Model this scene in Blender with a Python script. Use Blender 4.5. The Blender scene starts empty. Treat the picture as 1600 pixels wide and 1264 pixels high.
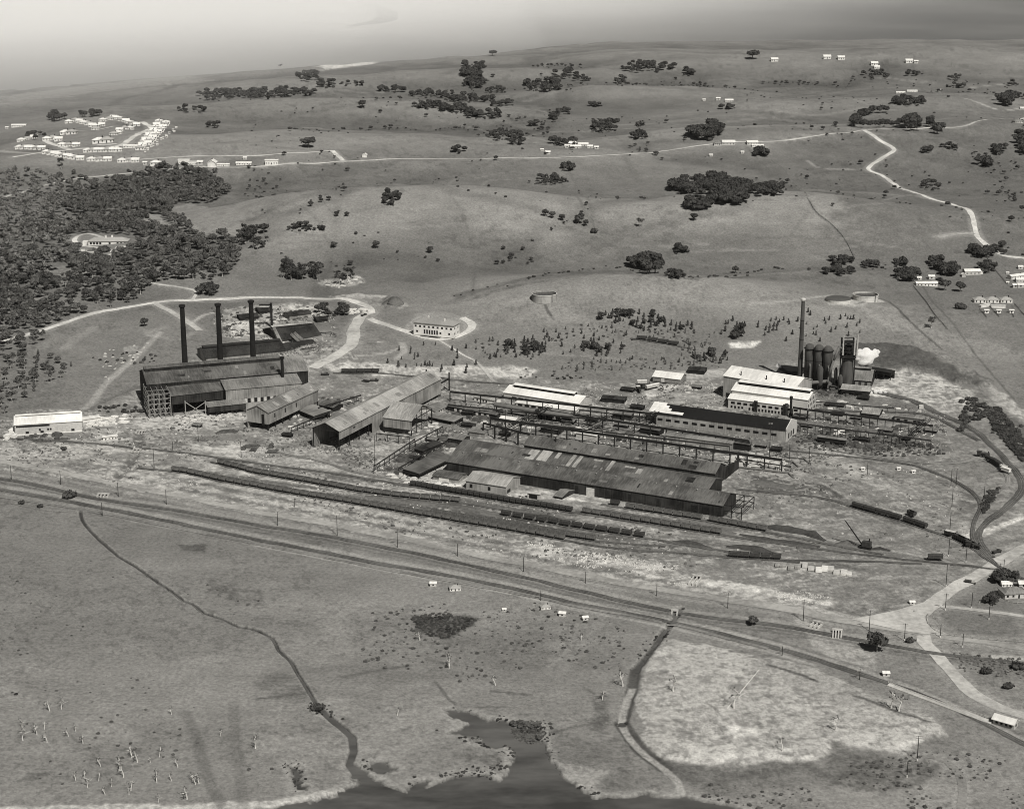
import bpy, math, random
import numpy as np
from mathutils import Vector, Matrix
random.seed(7); rng = np.random.RandomState(7)
R = math.radians
sc = bpy.context.scene
C = sc.collection
# ---------------- camera, sky, sun, exposure ----------------
CAMH, FPX, PITCH = 395.0, 2740.0, R(16.1)
cam = bpy.data.cameras.new('camera'); camo = bpy.data.objects.new('camera', cam); C.objects.link(camo)
cam.sensor_width = 36; cam.lens = FPX/1600*36; cam.clip_start = 1; cam.clip_end = 90000
camo.location = (0, 0, CAMH); camo.rotation_euler = (R(90)-PITCH, 0, 0)
sc.camera = camo
sc.cycles.filter_width = 1.0
sc.view_settings.view_transform = 'Standard'; sc.view_settings.look = 'None'
sc.view_settings.exposure = 0.0; sc.view_settings.gamma = 1
SUN_EL, SUN_AZ = 50.0, 24.0        # the light comes from behind the camera, a little from the right
world = bpy.data.worlds.new('World'); sc.world = world; world.use_nodes = True
wn = world.node_tree; wn.nodes.clear()
sky = wn.nodes.new('ShaderNodeTexSky'); sky.sky_type = 'NISHITA'; sky.sun_disc = False
sky.sun_elevation = R(SUN_EL); sky.sun_rotation = R(180-SUN_AZ); sky.altitude = 200
# black-and-white film behind an orange filter: it sees the sky by its red light only
sp = wn.nodes.new('ShaderNodeSeparateColor'); hs = wn.nodes.new('ShaderNodeCombineColor')
bg = wn.nodes.new('ShaderNodeBackground'); bg.inputs['Strength'].default_value = 0.05
wo = wn.nodes.new('ShaderNodeOutputWorld')
wn.links.new(sky.outputs[0], sp.inputs[0]); [wn.links.new(sp.outputs[0], hs.inputs[k]) for k in range(3)]; wn.links.new(hs.outputs[0], bg.inputs[0]); wn.links.new(bg.outputs[0], wo.inputs[0])
sl = bpy.data.lights.new('sun', 'SUN'); sl.energy = 5.0; sl.angle = R(0.5); sl.color = (1, .975, .93)
so = bpy.data.objects.new('sun', sl); C.objects.link(so)
_d = Vector((-math.sin(R(SUN_AZ))*math.cos(R(SUN_EL)), math.cos(R(SUN_AZ))*math.cos(R(SUN_EL)), -math.sin(R(SUN_EL))))
so.rotation_euler = _d.to_track_quat('-Z', 'Y').to_euler(); so.location = (300, -500, 900)

# ---------------- photograph pixel -> world ----------------
def rays(px, py):
    px = np.asarray(px, float); py = np.asarray(py, float)
    dx = (px-800)/FPX; dy = (632-py)/FPX
    c, s = math.cos(PITCH), math.sin(PITCH)
    return dx, c+dy*s, -s+dy*c
def P(px, py, z=0.0):
    a, b, c = rays(px, py); t = (z-CAMH)/c
    return Vector((float(a*t), float(b*t), z))
# ---------------- noise ----------------
def _h(ix, iy, seed):
    v = np.sin(ix*127.1+iy*311.7+seed*74.7)*43758.5453
    return v-np.floor(v)
def vnoise(x, y, seed=0):
    ix = np.floor(x); iy = np.floor(y); fx = x-ix; fy = y-iy
    fx = fx*fx*(3-2*fx); fy = fy*fy*(3-2*fy)
    a = _h(ix, iy, seed); b = _h(ix+1, iy, seed); c = _h(ix, iy+1, seed); d = _h(ix+1, iy+1, seed)
    return (a*(1-fx)+b*fx)*(1-fy)+(c*(1-fx)+d*fx)*fy
def fbm(x, y, scale, octv=4, seed=0, gain=.5):
    s = 0; a = 1; t = 0; f = 1.0/scale
    for k in range(octv):
        s = s+a*vnoise(x*f+k*17.3, y*f-k*9.1, seed+k); t += a; a *= gain; f *= 2.03
    return s/t
def sstep(a, b, x):
    t = np.clip((x-a)/(b-a), 0, 1); return t*t*(3-2*t)
# ---------------- land form ----------------
HILLS = []   # world x, y, height, sigma x, sigma y, rotation
for px, py, h, sx, sy, rot in [
    (930,430,20,130,60,4), (1060,445,10,120,60,0), (1345,474,12,120,60,0), (850,472,7,60,50,0), (690,500,7,90,60,0), (480,520,4,110,60,0),
    (640,318,25,160,120,-6), (480,345,14,120,90,10), (800,345,15,120,90,-12), (1240,325,30,150,90,6), (1110,345,18,110,80,16), (1490,352,14,170,100,0),
    (160,225,18,160,170,0), (420,235,14,200,110,0), (640,225,12,160,90,0), (1380,222,26,190,120,0), (1560,210,24,160,120,0), (1120,222,16,130,90,0), (900,250,10,120,90,0),
    (430,135,20,200,120,-10), (560,170,16,170,90,-6), (700,180,14,150,90,-10), (960,146,26,190,90,-3), (1230,180,14,220,90,3),
    (820,128,16,160,80,8), (1010,98,24,260,150,4), (1350,112,22,330,170,0), (1560,108,24,260,160,0), (700,130,10,170,110,0), (1480,165,14,200,120,0),
    (100,190,8,200,150,0), (270,180,12,200,130,0), (30,395,6,200,120,0), (210,420,8,160,110,0)]:
    h *= 1.3 if py < 340 and not (px > 1200 and py > 200) else 1.0; q = P(px, py, h*.8+20); HILLS.append((q.x, q.y, h, sx, sy, R(rot)))
def land(x, y):
    x = np.asarray(x, float); y = np.asarray(y, float)
    u = x/np.maximum(y, 50)*FPX+800
    wx = x+60*(fbm(x, y, 260, 3, 5)-.5); wy = y+60*(fbm(x, y, 260, 3, 9)-.5)
    end = np.interp(u, [-600, 0, 400, 560, 760, 950, 2200], [3500, 3760, 4230, 4420, 4650, 5000, 5100])+90*(fbm(x, y, 300, 3, 3)-.5)
    hb = np.interp(u, [-600, 0, 400, 800, 2200], [.45, .5, .8, 1, 1.05])
    z = (16*sstep(1480, 2050, wy)+10*sstep(2150, 3000, wy)+10*sstep(3000, 4000, wy))*hb
    m = sstep(1500, 1900, wy)
    z = z+m*(20*(fbm(x, y, 330, 3, 21)-.5)+9*(fbm(x, y, 120, 3, 31)-.5))
    for hx, hy, h, sx, sy, rot in HILLS:
        dx = wx-hx; dy = wy-hy; c, s = math.cos(rot), math.sin(rot)
        a = (dx*c+dy*s)/sx; b = (-dx*s+dy*c)/sy
        z = z+h*np.exp(-.5*np.minimum(a*a+b*b, 60))
    z = z*(1-sstep(end-420, end, y))-7*sstep(end-60, end+160, y)
    # far shore with its flats, beyond the lake
    z = z+10*sstep(12500, 14500, y)
    return z
_LX = np.arange(-3700, 3701, 10.); _LY = np.arange(1250, 5421, 10.); _lx, _ly = np.meshgrid(_LX, _LY); _LZ = land(_lx.ravel(), _ly.ravel()).reshape(_lx.shape)
def landg(x, y):
    """the same land form read from a 10 m table"""
    fx = np.clip((x+3700)/10, 0, len(_LX)-1.001); fy = np.clip((y-1250)/10, 0, len(_LY)-1.001); i = fx.astype(int); j = fy.astype(int); fx = fx-i; fy = fy-j
    z = (_LZ[j, i]*(1-fx)+_LZ[j, i+1]*fx)*(1-fy)+(_LZ[j+1, i]*(1-fx)+_LZ[j+1, i+1]*fx)*fy
    return np.where(y < 1260, 0, np.where(y > 5400, -7+10*sstep(12500, 14500, y), z))
def gully(x, y):
    """1 along the branching lines of the drainage of the hills, lower away from them"""
    return 1-np.abs(2*fbm(x+40*(vnoise(x/90, y/90, 8)-.5), y*.8, 420, 4, 72, .55)-1)
def Gv(px, py):
    """batch: photograph pixels -> points on the land"""
    a, b, c = rays(px, py); n = len(a)
    t0 = (110-CAMH)/c; t1 = (-12-CAMH)/c
    lo = t0.copy(); hi = t1.copy(); found = np.zeros(n, bool)
    prev = t0.copy(); K = 44
    for k in range(1, K+1):
        t = t0+(t1-t0)*k/K
        below = (CAMH+c*t) < landg(a*t, b*t)
        new = below & ~found
        lo[new] = prev[new]; hi[new] = t[new]; found |= below; prev = t
    for _ in range(14):
        m = (lo+hi)/2; below = (CAMH+c*m) < landg(a*m, b*m)
        hi = np.where(below, m, hi); lo = np.where(below, lo, m)
    t = hi
    return a*t, b*t, CAMH+c*t
def G(px, py):
    if py > 590: return P(px, py, 0.0)
    x, y, z = Gv(np.array([float(px)]), np.array([float(py)])); return Vector((x[0], y[0], z[0]))
def poly_w(pts):
    p = np.array(pts, float); x, y, z = Gv(p[:, 0], p[:, 1]); return np.stack([x, y], 1)
def inpoly(x, y, poly):
    ins = np.zeros(x.shape, bool); n = len(poly)
    for i in range(n):
        x0, y0 = poly[i]; x1, y1 = poly[(i+1) % n]
        if y0 == y1: continue
        cnd = ((y0 > y) != (y1 > y)) & (x < (x1-x0)*(y-y0)/(y1-y0)+x0)
        ins ^= cnd
    return ins
def dist_line(x, y, pl, closed=False):
    d = np.full(x.shape, 1e9); n = len(pl)
    for i in range(n if closed else n-1):
        x0, y0 = pl[i]; x1, y1 = pl[(i+1) % n]
        vx, vy = x1-x0, y1-y0; L = vx*vx+vy*vy+1e-9
        t = np.clip(((x-x0)*vx+(y-y0)*vy)/L, 0, 1)
        d = np.minimum(d, np.hypot(x-x0-t*vx, y-y0-t*vy))
    return d
def smooth_pl(pl, step=4.0):
    """Catmull-Rom through the points, resampled"""
    pl = np.array(pl, float); p = np.vstack([2*pl[0]-pl[1], pl, 2*pl[-1]-pl[-2]]); out = []
    for i in range(1, len(p)-2):
        L = np.linalg.norm(p[i+1]-p[i]); n = max(1, int(L/step))
        for k in range(n):
            t = k/n
            out.append(.5*((2*p[i])+(-p[i-1]+p[i+1])*t+(2*p[i-1]-5*p[i]+4*p[i+1]-p[i+2])*t*t+(-p[i-1]+3*p[i]-3*p[i+1]+p[i+2])*t**3))
    out.append(p[-2]); return np.array(out)
# ---------------- materials ----------------
def grey(v, w=.85): return (v, v*(1-.022*w), v*(1-.085*w), 1)
MATS = {}
def mat(name, v, var=.25, scale=.3, rough=.9, stretch=(1, 1, 1), spec=.06, bump=0, v2=None, scale2=.03, metal=0):
    """grey procedural surface: base value times two octaves of noise in object space"""
    if name in MATS: return MATS[name]
    m = bpy.data.materials.new(name); m.use_nodes = True; nt = m.node_tree; b = nt.nodes['Principled BSDF']
    b.inputs['Roughness'].default_value = rough; b.inputs['Specular IOR Level'].default_value = spec; b.inputs['Metallic'].default_value = metal
    tc = nt.nodes.new('ShaderNodeTexCoord'); mp = nt.nodes.new('ShaderNodeMapping'); mp.inputs['Scale'].default_value = stretch
    n1 = nt.nodes.new('ShaderNodeTexNoise'); n1.inputs['Scale'].default_value = scale; n1.inputs['Detail'].default_value = 6; n1.inputs['Roughness'].default_value = .65
    n2 = nt.nodes.new('ShaderNodeTexNoise'); n2.inputs['Scale'].default_value = scale2; n2.inputs['Detail'].default_value = 3
    ad = nt.nodes.new('ShaderNodeMath'); ad.operation = 'ADD'
    mr = nt.nodes.new('ShaderNodeMapRange'); mr.inputs['From Min'].default_value = .82; mr.inputs['From Max'].default_value = 1.18
    mr.inputs['To Min'].default_value = 0; mr.inputs['To Max'].default_value = 1
    mx = nt.nodes.new('ShaderNodeMix'); mx.data_type = 'RGBA'
    mx.inputs[6].default_value = grey(v*(1-var)); mx.inputs[7].default_value = grey(v2 if v2 else v*(1+var))
    L = nt.links.new
    L(tc.outputs['Object'], mp.inputs[0]); L(mp.outputs[0], n1.inputs['Vector']); L(tc.outputs['Object'], n2.inputs['Vector'])
    L(n1.outputs[0], ad.inputs[0]); L(n2.outputs[0], ad.inputs[1]); L(ad.outputs[0], mr.inputs[0]); L(mr.outputs[0], mx.inputs[0]); L(mx.outputs[2], b.inputs['Base Color'])
    if bump:
        bp = nt.nodes.new('ShaderNodeBump'); bp.inputs['Distance'].default_value = bump; L(n1.outputs[0], bp.inputs['Height']); L(bp.outputs[0], b.inputs['Normal'])
    MATS[name] = m; return m
# ---------------- mesh helpers ----------------
def mesh_np(name, V, Fc, m, smooth=False, attr=None):
    """numpy verts and equal-size faces -> mesh"""
    me = bpy.data.meshes.new(name); V = np.asarray(V, np.float32); Fc = np.asarray(Fc, np.int32); k = Fc.shape[1]
    me.vertices.add(len(V)); me.vertices.foreach_set('co', V.ravel())
    me.loops.add(Fc.size); me.loops.foreach_set('vertex_index', Fc.ravel())
    me.polygons.add(len(Fc)); me.polygons.foreach_set('loop_start', np.arange(0, Fc.size, k, dtype=np.int32))
    me.polygons.foreach_set('loop_total', np.full(len(Fc), k, np.int32))
    if smooth: me.polygons.foreach_set('use_smooth', np.ones(len(Fc), bool))
    me.update(calc_edges=True)
    for an, arr in (attr or {}).items():
        at = me.attributes.new(an, 'FLOAT', 'POINT'); at.data.foreach_set('value', np.asarray(arr, np.float32))
    if m: me.materials.append(m)
    return me
def tag(o, label=None, cat=None, group=None, kind=None):
    if label: o['label'] = label
    if cat: o['category'] = cat
    if group: o['group'] = group
    if kind: o['kind'] = kind
    return o
def link(name, me, parent=None, loc=(0, 0, 0), rz=0):
    o = bpy.data.objects.new(name, me); C.objects.link(o); o.location = loc; o.rotation_euler = (0, 0, rz)
    if parent: o.parent = parent
    return o
class MB:
    def __init__(s): s.v = []; s.f = []
    def add(s, vs, fs):
        b = len(s.v); s.v += [tuple(v) for v in vs]; s.f += [tuple(b+i for i in f) for f in fs]; return s
    def box(s, x0, x1, y0, y1, z0, z1):
        return s.add([(x0,y0,z0),(x1,y0,z0),(x1,y1,z0),(x0,y1,z0),(x0,y0,z1),(x1,y0,z1),(x1,y1,z1),(x0,y1,z1)],
            [(0,3,2,1),(4,5,6,7),(0,1,5,4),(1,2,6,5),(2,3,7,6),(3,0,4,7)])
    def hexa(s, p):   # 8 corners, bottom ring then top ring
        return s.add(p, [(0,3,2,1),(4,5,6,7),(0,1,5,4),(1,2,6,5),(2,3,7,6),(3,0,4,7)])
    def prism(s, poly, d):   # planar polygon (3d points) extruded by vector d
        n = len(poly); d = Vector(d); a = [Vector(p) for p in poly]; b = [p+d for p in a]
        return s.add(a+b, [tuple(range(n))[::-1], tuple(range(n, 2*n))]+[(i, (i+1) % n, n+(i+1) % n, n+i) for i in range(n)])
    def beam(s, a, b, w, h=None):
        a = Vector(a); b = Vector(b); h = h or w; d = (b-a).normalized()
        up = Vector((0, 0, 1)) if abs(d.z) < .95 else Vector((0, 1, 0))
        x = d.cross(up).normalized()*w/2; y = x.cross(d).normalized()*h/2
        return s.hexa([a-x-y, a+x-y, b+x-y, b-x-y, a-x+y, a+x+y, b+x+y, b-x+y])
    def tube(s, a, b, r0, r1=None, n=10, cap=True):
        a = Vector(a); b = Vector(b); r1 = r0 if r1 is None else r1; d = (b-a).normalized()
        up = Vector((0, 0, 1)) if abs(d.z) < .95 else Vector((0, 1, 0))
        x = d.cross(up).normalized(); y = x.cross(d).normalized(); vs = []
        for p, r in ((a, r0), (b, r1)):
            for k in range(n):
                t = 2*math.pi*k/n; vs.append(p+x*(r*math.cos(t))+y*(r*math.sin(t)))
        fs = [(k, (k+1) % n, n+(k+1) % n, n+k) for k in range(n)]
        if cap: fs += [tuple(range(n))[::-1], tuple(range(n, 2*n))]
        return s.add(vs, fs)
    def lathe(s, prof, n=20, cx=0, cy=0, cap=True):   # prof (r,z) bottom to top
        vs = []; m = len(prof)
        for r, z in prof:
            for k in range(n):
                t = 2*math.pi*k/n; vs.append((cx+r*math.cos(t), cy+r*math.sin(t), z))
        fs = [(i*n+k, i*n+(k+1) % n, (i+1)*n+(k+1) % n, (i+1)*n+k) for i in range(m-1) for k in range(n)]
        if cap: fs += [tuple(range(n))[::-1], tuple(range((m-1)*n, m*n))]
        return s.add(vs, fs)
    def mesh(s, name, m, smooth=False):
        me = bpy.data.meshes.new(name); me.from_pydata(s.v, [], s.f); me.materials.append(m)
        if smooth: me.polygons.foreach_set('use_smooth', [True]*len(me.polygons))
        me.update(); return me
    def build(s, name, m, parent=None, loc=(0, 0, 0), rz=0, smooth=False):
        return link(name, s.mesh(name, m, smooth), parent, loc, rz)
def thing(name, label, cat, loc=(0, 0, 0), rz=0, group=None):
    return tag(link(name, None, None, loc, rz), label, cat, group)
def copy_tree(o, loc, rz=0, label=None, group=None, scale=None, parent=None):
    c = o.copy(); C.objects.link(c)
    if parent: c.parent = parent
    else:
        c.location = loc; c.rotation_euler = (0, 0, rz)
        if label: c['label'] = label
        if group: c['group'] = group
        if scale: c.scale = scale
    for ch in o.children: copy_tree(ch, None, parent=c)
    return c

# ================= GROUND =================
# patches of soil, sand, wet marsh and so on: photograph outline, surface value, ragged edge (m), feather (m), strength, mottling, raise (m)
PATCH = [
 # whole works yard, bare earth and cinders
 ([(-300,690),(0,655),(60,640),(150,640),(225,600),(300,560),(420,520),(470,500),(560,560),(640,590),(760,585),(860,590),(1000,600),(1120,590),(1240,560),(1390,570),(1500,590),(1640,690),(1640,860),(1560,885),(1460,925),(1430,975),(1200,950),(1000,915),(800,880),(600,840),(400,805),(150,755),(-300,690)], .212, 10, 8, .85, .3, .4),
 ([(0,690),(100,690),(200,700),(330,715),(400,735),(300,760),(180,752),(60,728),(0,718)], .33, 10, 6, .8, .8, .5),
 ([(130,660),(200,650),(260,650),(380,640),(400,655),(300,672),(215,690),(150,690)], .40, 9, 5, .8, .8, 0),
 ([(285,690),(345,688),(400,700),(405,718),(330,712)], .46, 8, 5, .8, .6, 0),
 ([(400,690),(440,680),(500,705),(560,745),(480,735),(400,722)], .30, 10, 6, .7, .6, 0),
 ([(500,565),(560,568),(640,572),(760,572),(790,585),(700,592),(600,590),(520,585)], .45, 6, 5, .85, .7, .5),
 ([(500,592),(680,590),(820,590),(1000,612),(1000,626),(700,604),(560,620),(490,610)], .22, 6, 8, .7, .35, 0),
 ([(730,700),(640,745),(560,760),(640,768),(730,760)], .42, 8, 5, .7, .8, 0),
 ([(560,690),(640,680),(700,670),(720,690),(640,730),(580,740)], .33, 8, 5, .8, .6, 0),
 ([(690,640),(760,640),(760,668),(700,676)], .36, 5, 4, .8, .4, 0),
 ([(1030,600),(1120,602),(1140,640),(1050,630),(1000,615)], .27, 6, 5, .8, .5, 0),
 ([(790,768),(850,765),(1000,790),(1090,806),(1085,812),(960,790),(800,776)], .62, 2, 3, .9, .3, 0),
 ([(1000,612),(1040,600),(1060,604),(1020,622)], .6, 4, 3, .8, .5, 0),
 ([(1040,582),(1130,575),(1130,590),(1060,592)], .38, 4, 3, .8, .5, .5),
 ([(700,640),(860,642),(1000,650),(1240,690),(1245,712),(1130,712),(820,684),(700,678)], .10, 5, 4, .75, .6, 0),
 ([(440,640),(500,622),(560,622),(560,640),(500,668),(440,672)], .11, 5, 4, .7, .6, 0), ([(590,738),(640,700),(700,682),(725,690),(690,720),(650,750)], .10, 5, 4, .75, .6, 0), ([(1240,655),(1460,680),(1480,705),(1330,700),(1240,690)], .10, 5, 4, .75, .5, 0), ([(1260,600),(1380,612),(1460,645),(1380,640),(1260,622)], .12, 6, 5, .7, .5, 0),
 # quarry side right of the furnaces
 ([(1375,580),(1420,578),(1500,600),(1530,620),(1500,650),(1440,640),(1375,615)], .44, 9, 6, .85, .9, 1.0),
 ([(1350,600),(1390,608),(1385,622),(1350,620)], .62, 4, 3, .9, .5, 0),
 ([(1360,580),(1290,556),(1325,538),(1420,543),(1500,568),(1560,600),(1525,606),(1450,586)], .072, 6, 6, .95, .25, 3.5),
 ([(1540,600),(1580,620),(1640,670),(1640,690),(1570,640)], .5, 8, 5, .7, .8, 0),
 # hillside scars
 ([(1350,470),(1375,468),(1420,500),(1470,545),(1520,580),(1600,640),(1580,640),(1500,585),(1440,545),(1390,505)], .24, 9, 9, .6, .9, 0),
 ([(1400,495),(1480,520),(1560,530),(1640,530),(1640,560),(1560,565),(1500,550),(1440,530)], .235, 10, 10, .55, .9, 0),
 ([(1290,475),(1340,480),(1380,472),(1370,466),(1300,470)], .42, 5, 5, .7, .8, 0),
 ([(830,472),(880,470),(915,495),(930,505),(860,510),(840,490)], .29, 6, 6, .7, .9, 0),
 ([(520,462),(560,460),(610,462),(640,480),(620,486),(575,478),(540,474)], .42, 6, 4, .75, .8, 1.0),
 ([(595,470),(612,462),(630,475),(622,484),(600,484)], .11, 3, 3, .8, .4, 2.0),
 ([(500,438),(560,430),(570,442),(540,450),(500,445)], .40, 4, 5, .5, 1.0, 0),
 ([(650,490),(700,488),(735,500),(740,515),(690,532),(640,524),(630,515)], .36, 4, 4, .6, .6, 0),
 ([(720,575),(800,570),(840,575),(830,590),(770,592)], .48, 5, 5, .85, .9, 0),
 ([(1140,535),(1190,532),(1180,542),(1145,545)], .62, 3, 3, .8, .6, 0),
 # old works: slag, tracks, timber
 ([(350,480),(430,475),(500,474),(520,490),(480,505),(440,520),(400,545),(350,520),(330,500)], .33, 8, 5, .75, .9, 0),
 ([(355,505),(395,500),(405,520),(370,528)], .6, 4, 3, .7, .8, 0),
 ([(445,475),(500,470),(505,480),(455,486)], .55, 4, 4, .6, 1, 0),
 ([(410,530),(445,525),(450,545),(410,548)], .6, 4, 3, .8, .6, 0),
 ([(155,560),(200,530),(240,520),(250,535),(215,565),(165,590)], .10, 7, 5, .6, .9, 0),
 ([(190,542),(215,540),(220,550),(195,552)], .62, 3, 2, .8, .8, 0),
 # quarry strip along the road
 ([(820,850),(930,866),(1030,885),(1090,900),(1200,920),(1300,940),(1300,950),(1170,932),(1060,915),(940,885),(830,870)], .45, 7, 4, .9, .8, .6),
 ([(1110,908),(1200,922),(1310,942),(1290,950),(1180,935),(1100,920)], .50, 4, 3, .9, .5, 0),
 ([(200,765),(330,782),(480,800),(470,808),(320,790),(200,774)], .34, 5, 4, .7, .8, 0),
 ([(380,770),(500,795),(680,820),(800,840),(760,845),(600,820),(400,790)], .34, 6, 4, .6, .9, 0),
 ([(1190,885),(1350,895),(1420,898),(1400,905),(1200,900)], .36, 5, 4, .5, .9, 0),
 ([(1500,838),(1560,820),(1600,800),(1600,812),(1545,838),(1520,845)], .58, 5, 3, .9, .5, 0),
 ([(1470,760),(1510,790),(1520,830),(1500,840),(1490,800)], .34, 6, 5, .6, .8, 0),
 ([(1270,690),(1320,705),(1400,760),(1470,815),(1440,805),(1360,760),(1280,715)], .34, 6, 8, .7, .6, 0),
 ([(1170,745),(1230,750),(1300,760),(1310,778),(1240,778),(1180,765)], .075, 4, 3, .95, .2, 0),
 ([(1170,750),(1260,757),(1340,785),(1470,840),(1400,820),(1300,785),(1170,765)], .11, 5, 4, .85, .3, 0),
 ([(640,765),(720,770),(800,790),(900,812),(1000,835),(1000,850),(860,830),(720,800),(640,780)], .09, 5, 5, .8, .4, 0),
 ([(280,742),(420,757),(560,780),(700,803),(880,836),(1000,853),(1000,846),(880,828),(700,795),(560,770),(420,748),(280,735)], .10, 3, 3, .75, .5, 0),
 ([(330,720),(420,732),(520,748),(620,762),(720,778),(720,772),(600,752),(500,738),(400,722),(330,716)], .11, 3, 3, .7, .5, 0),
 ([(1130,815),(1300,845),(1420,865),(1500,875),(1500,882),(1400,876),(1250,862),(1130,838)], .12, 5, 5, .65, .5, 0),
 ([(560,768),(640,775),(700,785),(850,815),(800,822),(660,800),(560,785)], .085, 5, 4, .85, .3, 0),
 ([(900,830),(1100,855),(1200,870),(1190,880),(1060,872),(900,845)], .14, 5, 5, .8, .3, 0),
 ([(920,802),(1150,822),(1300,850),(1400,866),(1180,845),(1000,822)], .15, 5, 5, .7, .4, 0),
 # foreground: lighter dry marsh
 ([(-300,1010),(200,1000),(480,1080),(700,1040),(960,1090),(970,1150),(1000,1200),(900,1235),(700,1240),(-300,1264)], .21, 30, 40, .5, .5, 0),
 ([(30,800),(420,850),(600,900),(450,940),(330,930),(120,830)], .15, 30, 30, .4, .5, 0),
 ([(0,840),(330,930),(400,990),(0,1000)], .155, 20, 40, .6, .4, 0),
 ([(960,1140),(1000,1190),(980,1230),(860,1235),(845,1180),(900,1150)], .12, 10, 8, .6, .7, 0),
 # dredged sand fill
 ([(1030,1003),(1100,1008),(1250,1040),(1310,1062),(1420,1100),(1470,1150),(1420,1182),(1320,1165),(1293,1165),(1290,1188),(1200,1192),(1050,1188),(1008,1160),(995,1110),(1000,1060),(1010,1030)], .36, 6, 2.0, .97, .85, 1.3),
 ([(1040,1165),(1120,1170),(1240,1165),(1285,1172),(1280,1188),(1200,1191),(1060,1186)], .46, 5, 4, .7, .6, .2),
 ([(1140,1140),(1185,1140),(1190,1158),(1145,1160)], .55, 4, 3, .8, .3, 0),
 ([(1320,1150),(1400,1140),(1465,1140),(1430,1178),(1340,1172)], .44, 5, 5, .5, .6, 0),
 ([(1180,1035),(1280,1050),(1380,1080),(1460,1100),(1440,1125),(1330,1100),(1200,1070)], .27, 9, 6, .6, .7, 0),
 ([(1285,985),(1330,1000),(1380,1050),(1360,1050),(1300,1020),(1270,1010)], .33, 7, 5, .7, .7, 0),
 ([(1060,1190),(1290,1195),(1300,1170),(1390,1188),(1480,1195),(1440,1240),(1100,1236),(1060,1215)], .10, 9, 6, .8, .5, 0),
 ([(1140,1215),(1250,1210),(1300,1235),(1250,1264),(1150,1250)], .2, 12, 9, .6, .8, 0),
 # pale shore grass tufts beside the pools
 ([(850,1200),(920,1205),(940,1235),(870,1240)], .27, 8, 4, .7, .7, 0),
 ([(755,1165),(790,1160),(800,1180),(770,1212),(745,1205)], .26, 6, 3, .8, .8, 0),
 ([(640,965),(700,958),(745,968),(720,985),(690,998),(650,990)], .06, 6, 3, .9, .4, -.2),
 ([(270,850),(320,850),(330,860),(280,858)], .075, 5, 3, .8, .5, 0),
 ([(330,900),(400,925),(415,945),(380,945),(335,920)], .08, 9, 4, .5, 1, 0),
 ([(20,1215),(60,1200),(100,1195),(70,1212)], .08, 6, 3, .7, .5, 0),
 ([(200,1140),(300,1135),(310,1160),(210,1165)], .11, 12, 9, .5, .8, 0),
 ([(500,1050),(620,1045),(700,1060),(560,1070)], .13, 12, 9, .5, .8, 0),
 ([(480,1095),(560,1095),(560,1115),(500,1120)], .28, 8, 6, .6, .7, 0),
 ([(0,1255),(300,1258),(450,1246),(540,1234),(560,1240),(440,1258),(300,1275),(0,1280)], .44, 5, 3, .85, .5, .1),
 ([(930,1000),(980,1010),(980,1040),(930,1050),(880,1020)], .12, 12, 9, .5, .8, 0),
 ([(420,1080),(480,1075),(490,1085),(420,1090)], .1, 6, 4, .5, .8, 0),
 ([(395,1170),(520,1150),(540,1185),(430,1190)], .25, 14, 10, .6, .8, 0), ([(560,1110),(690,1090),(720,1140),(640,1180),(570,1160)], .235, 14, 12, .6, .8, 0), ([(720,1180),(780,1140),(795,1160),(770,1205)], .10, 6, 4, .7, 1, 0), ([(930,1080),(965,1085),(960,1130),(930,1140)], .09, 8, 5, .7, .9, 0), ([(380,1055),(440,1045),(490,1090),(440,1100)], .11, 9, 6, .6, .9, 0), ([(540,970),(640,950),(650,1000),(560,1010)], .13, 14, 12, .5, .8, 0), ([(330,1140),(395,1120),(400,1180),(345,1190)], .12, 14, 9, .5, .8, 0), ([(100,1120),(230,1100),(260,1150),(120,1160)], .225, 16, 12, .5, .8, 0), ([(0,1040),(60,1030),(80,1100),(0,1110)], .235, 16, 12, .5, .6, 0), ([(850,1010),(930,990),(960,1030),(880,1060)], .23, 14, 9, .5, .8, 0),
 # hills
 ([(1240,215),(1350,205),(1640,190),(1640,420),(1540,418),(1400,412),(1300,405),(1320,330),(1270,260)], .108, 40, 60, .75, .3, 0),
 ([(1380,400),(1640,400),(1640,560),(1500,520),(1440,500),(1400,470)], .13, 20, 30, .6, .4, 0),
 ([(780,245),(860,258),(880,280),(820,290),(780,270)], .12, 15, 10, .5, .9, 0),
 ([(840,163),(940,160),(930,170),(850,172)], .105, 8, 6, .7, .3, 0),
 ([(860,300),(930,420),(760,450),(680,470),(730,460),(900,425)], .13, 10, 12, .3, .4, 0),
 ([(700,462),(800,440),(880,424),(980,422),(1080,432),(1180,424),(1400,418),(1400,426),(1180,430),(1080,438),(980,430),(890,434),(800,450),(710,474)], .095, 7, 5, .7, .5, 0),
 ([(930,360),(950,370),(935,395),(900,402),(920,385)], .11, 6, 6, .6, .5, 0),
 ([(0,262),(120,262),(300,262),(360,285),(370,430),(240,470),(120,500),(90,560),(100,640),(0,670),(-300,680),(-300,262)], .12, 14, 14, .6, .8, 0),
 ([(265,325),(300,318),(360,322),(385,340),(380,365),(320,365),(275,345)], .21, 6, 5, .9, .3, 0),
 ([(218,332),(250,335),(275,358),(262,364),(232,350)], .25, 4, 4, .9, .3, 0),
 ([(100,365),(140,365),(225,388),(200,398),(130,400),(112,382)], .17, 4, 4, .9, .5, 0),
 ([(0,455),(60,465),(100,480),(50,500),(0,485)], .24, 10, 8, .6, .9, 0),
 ([(60,420),(100,410),(130,430),(90,440)], .2, 8, 6, .6, .9, 0),
 ([(280,445),(640,465),(660,560),(760,575),(960,560),(1120,570),(1120,480),(960,470),(760,485),(660,488)], .155, 12, 14, .5, .6, 0),
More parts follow.
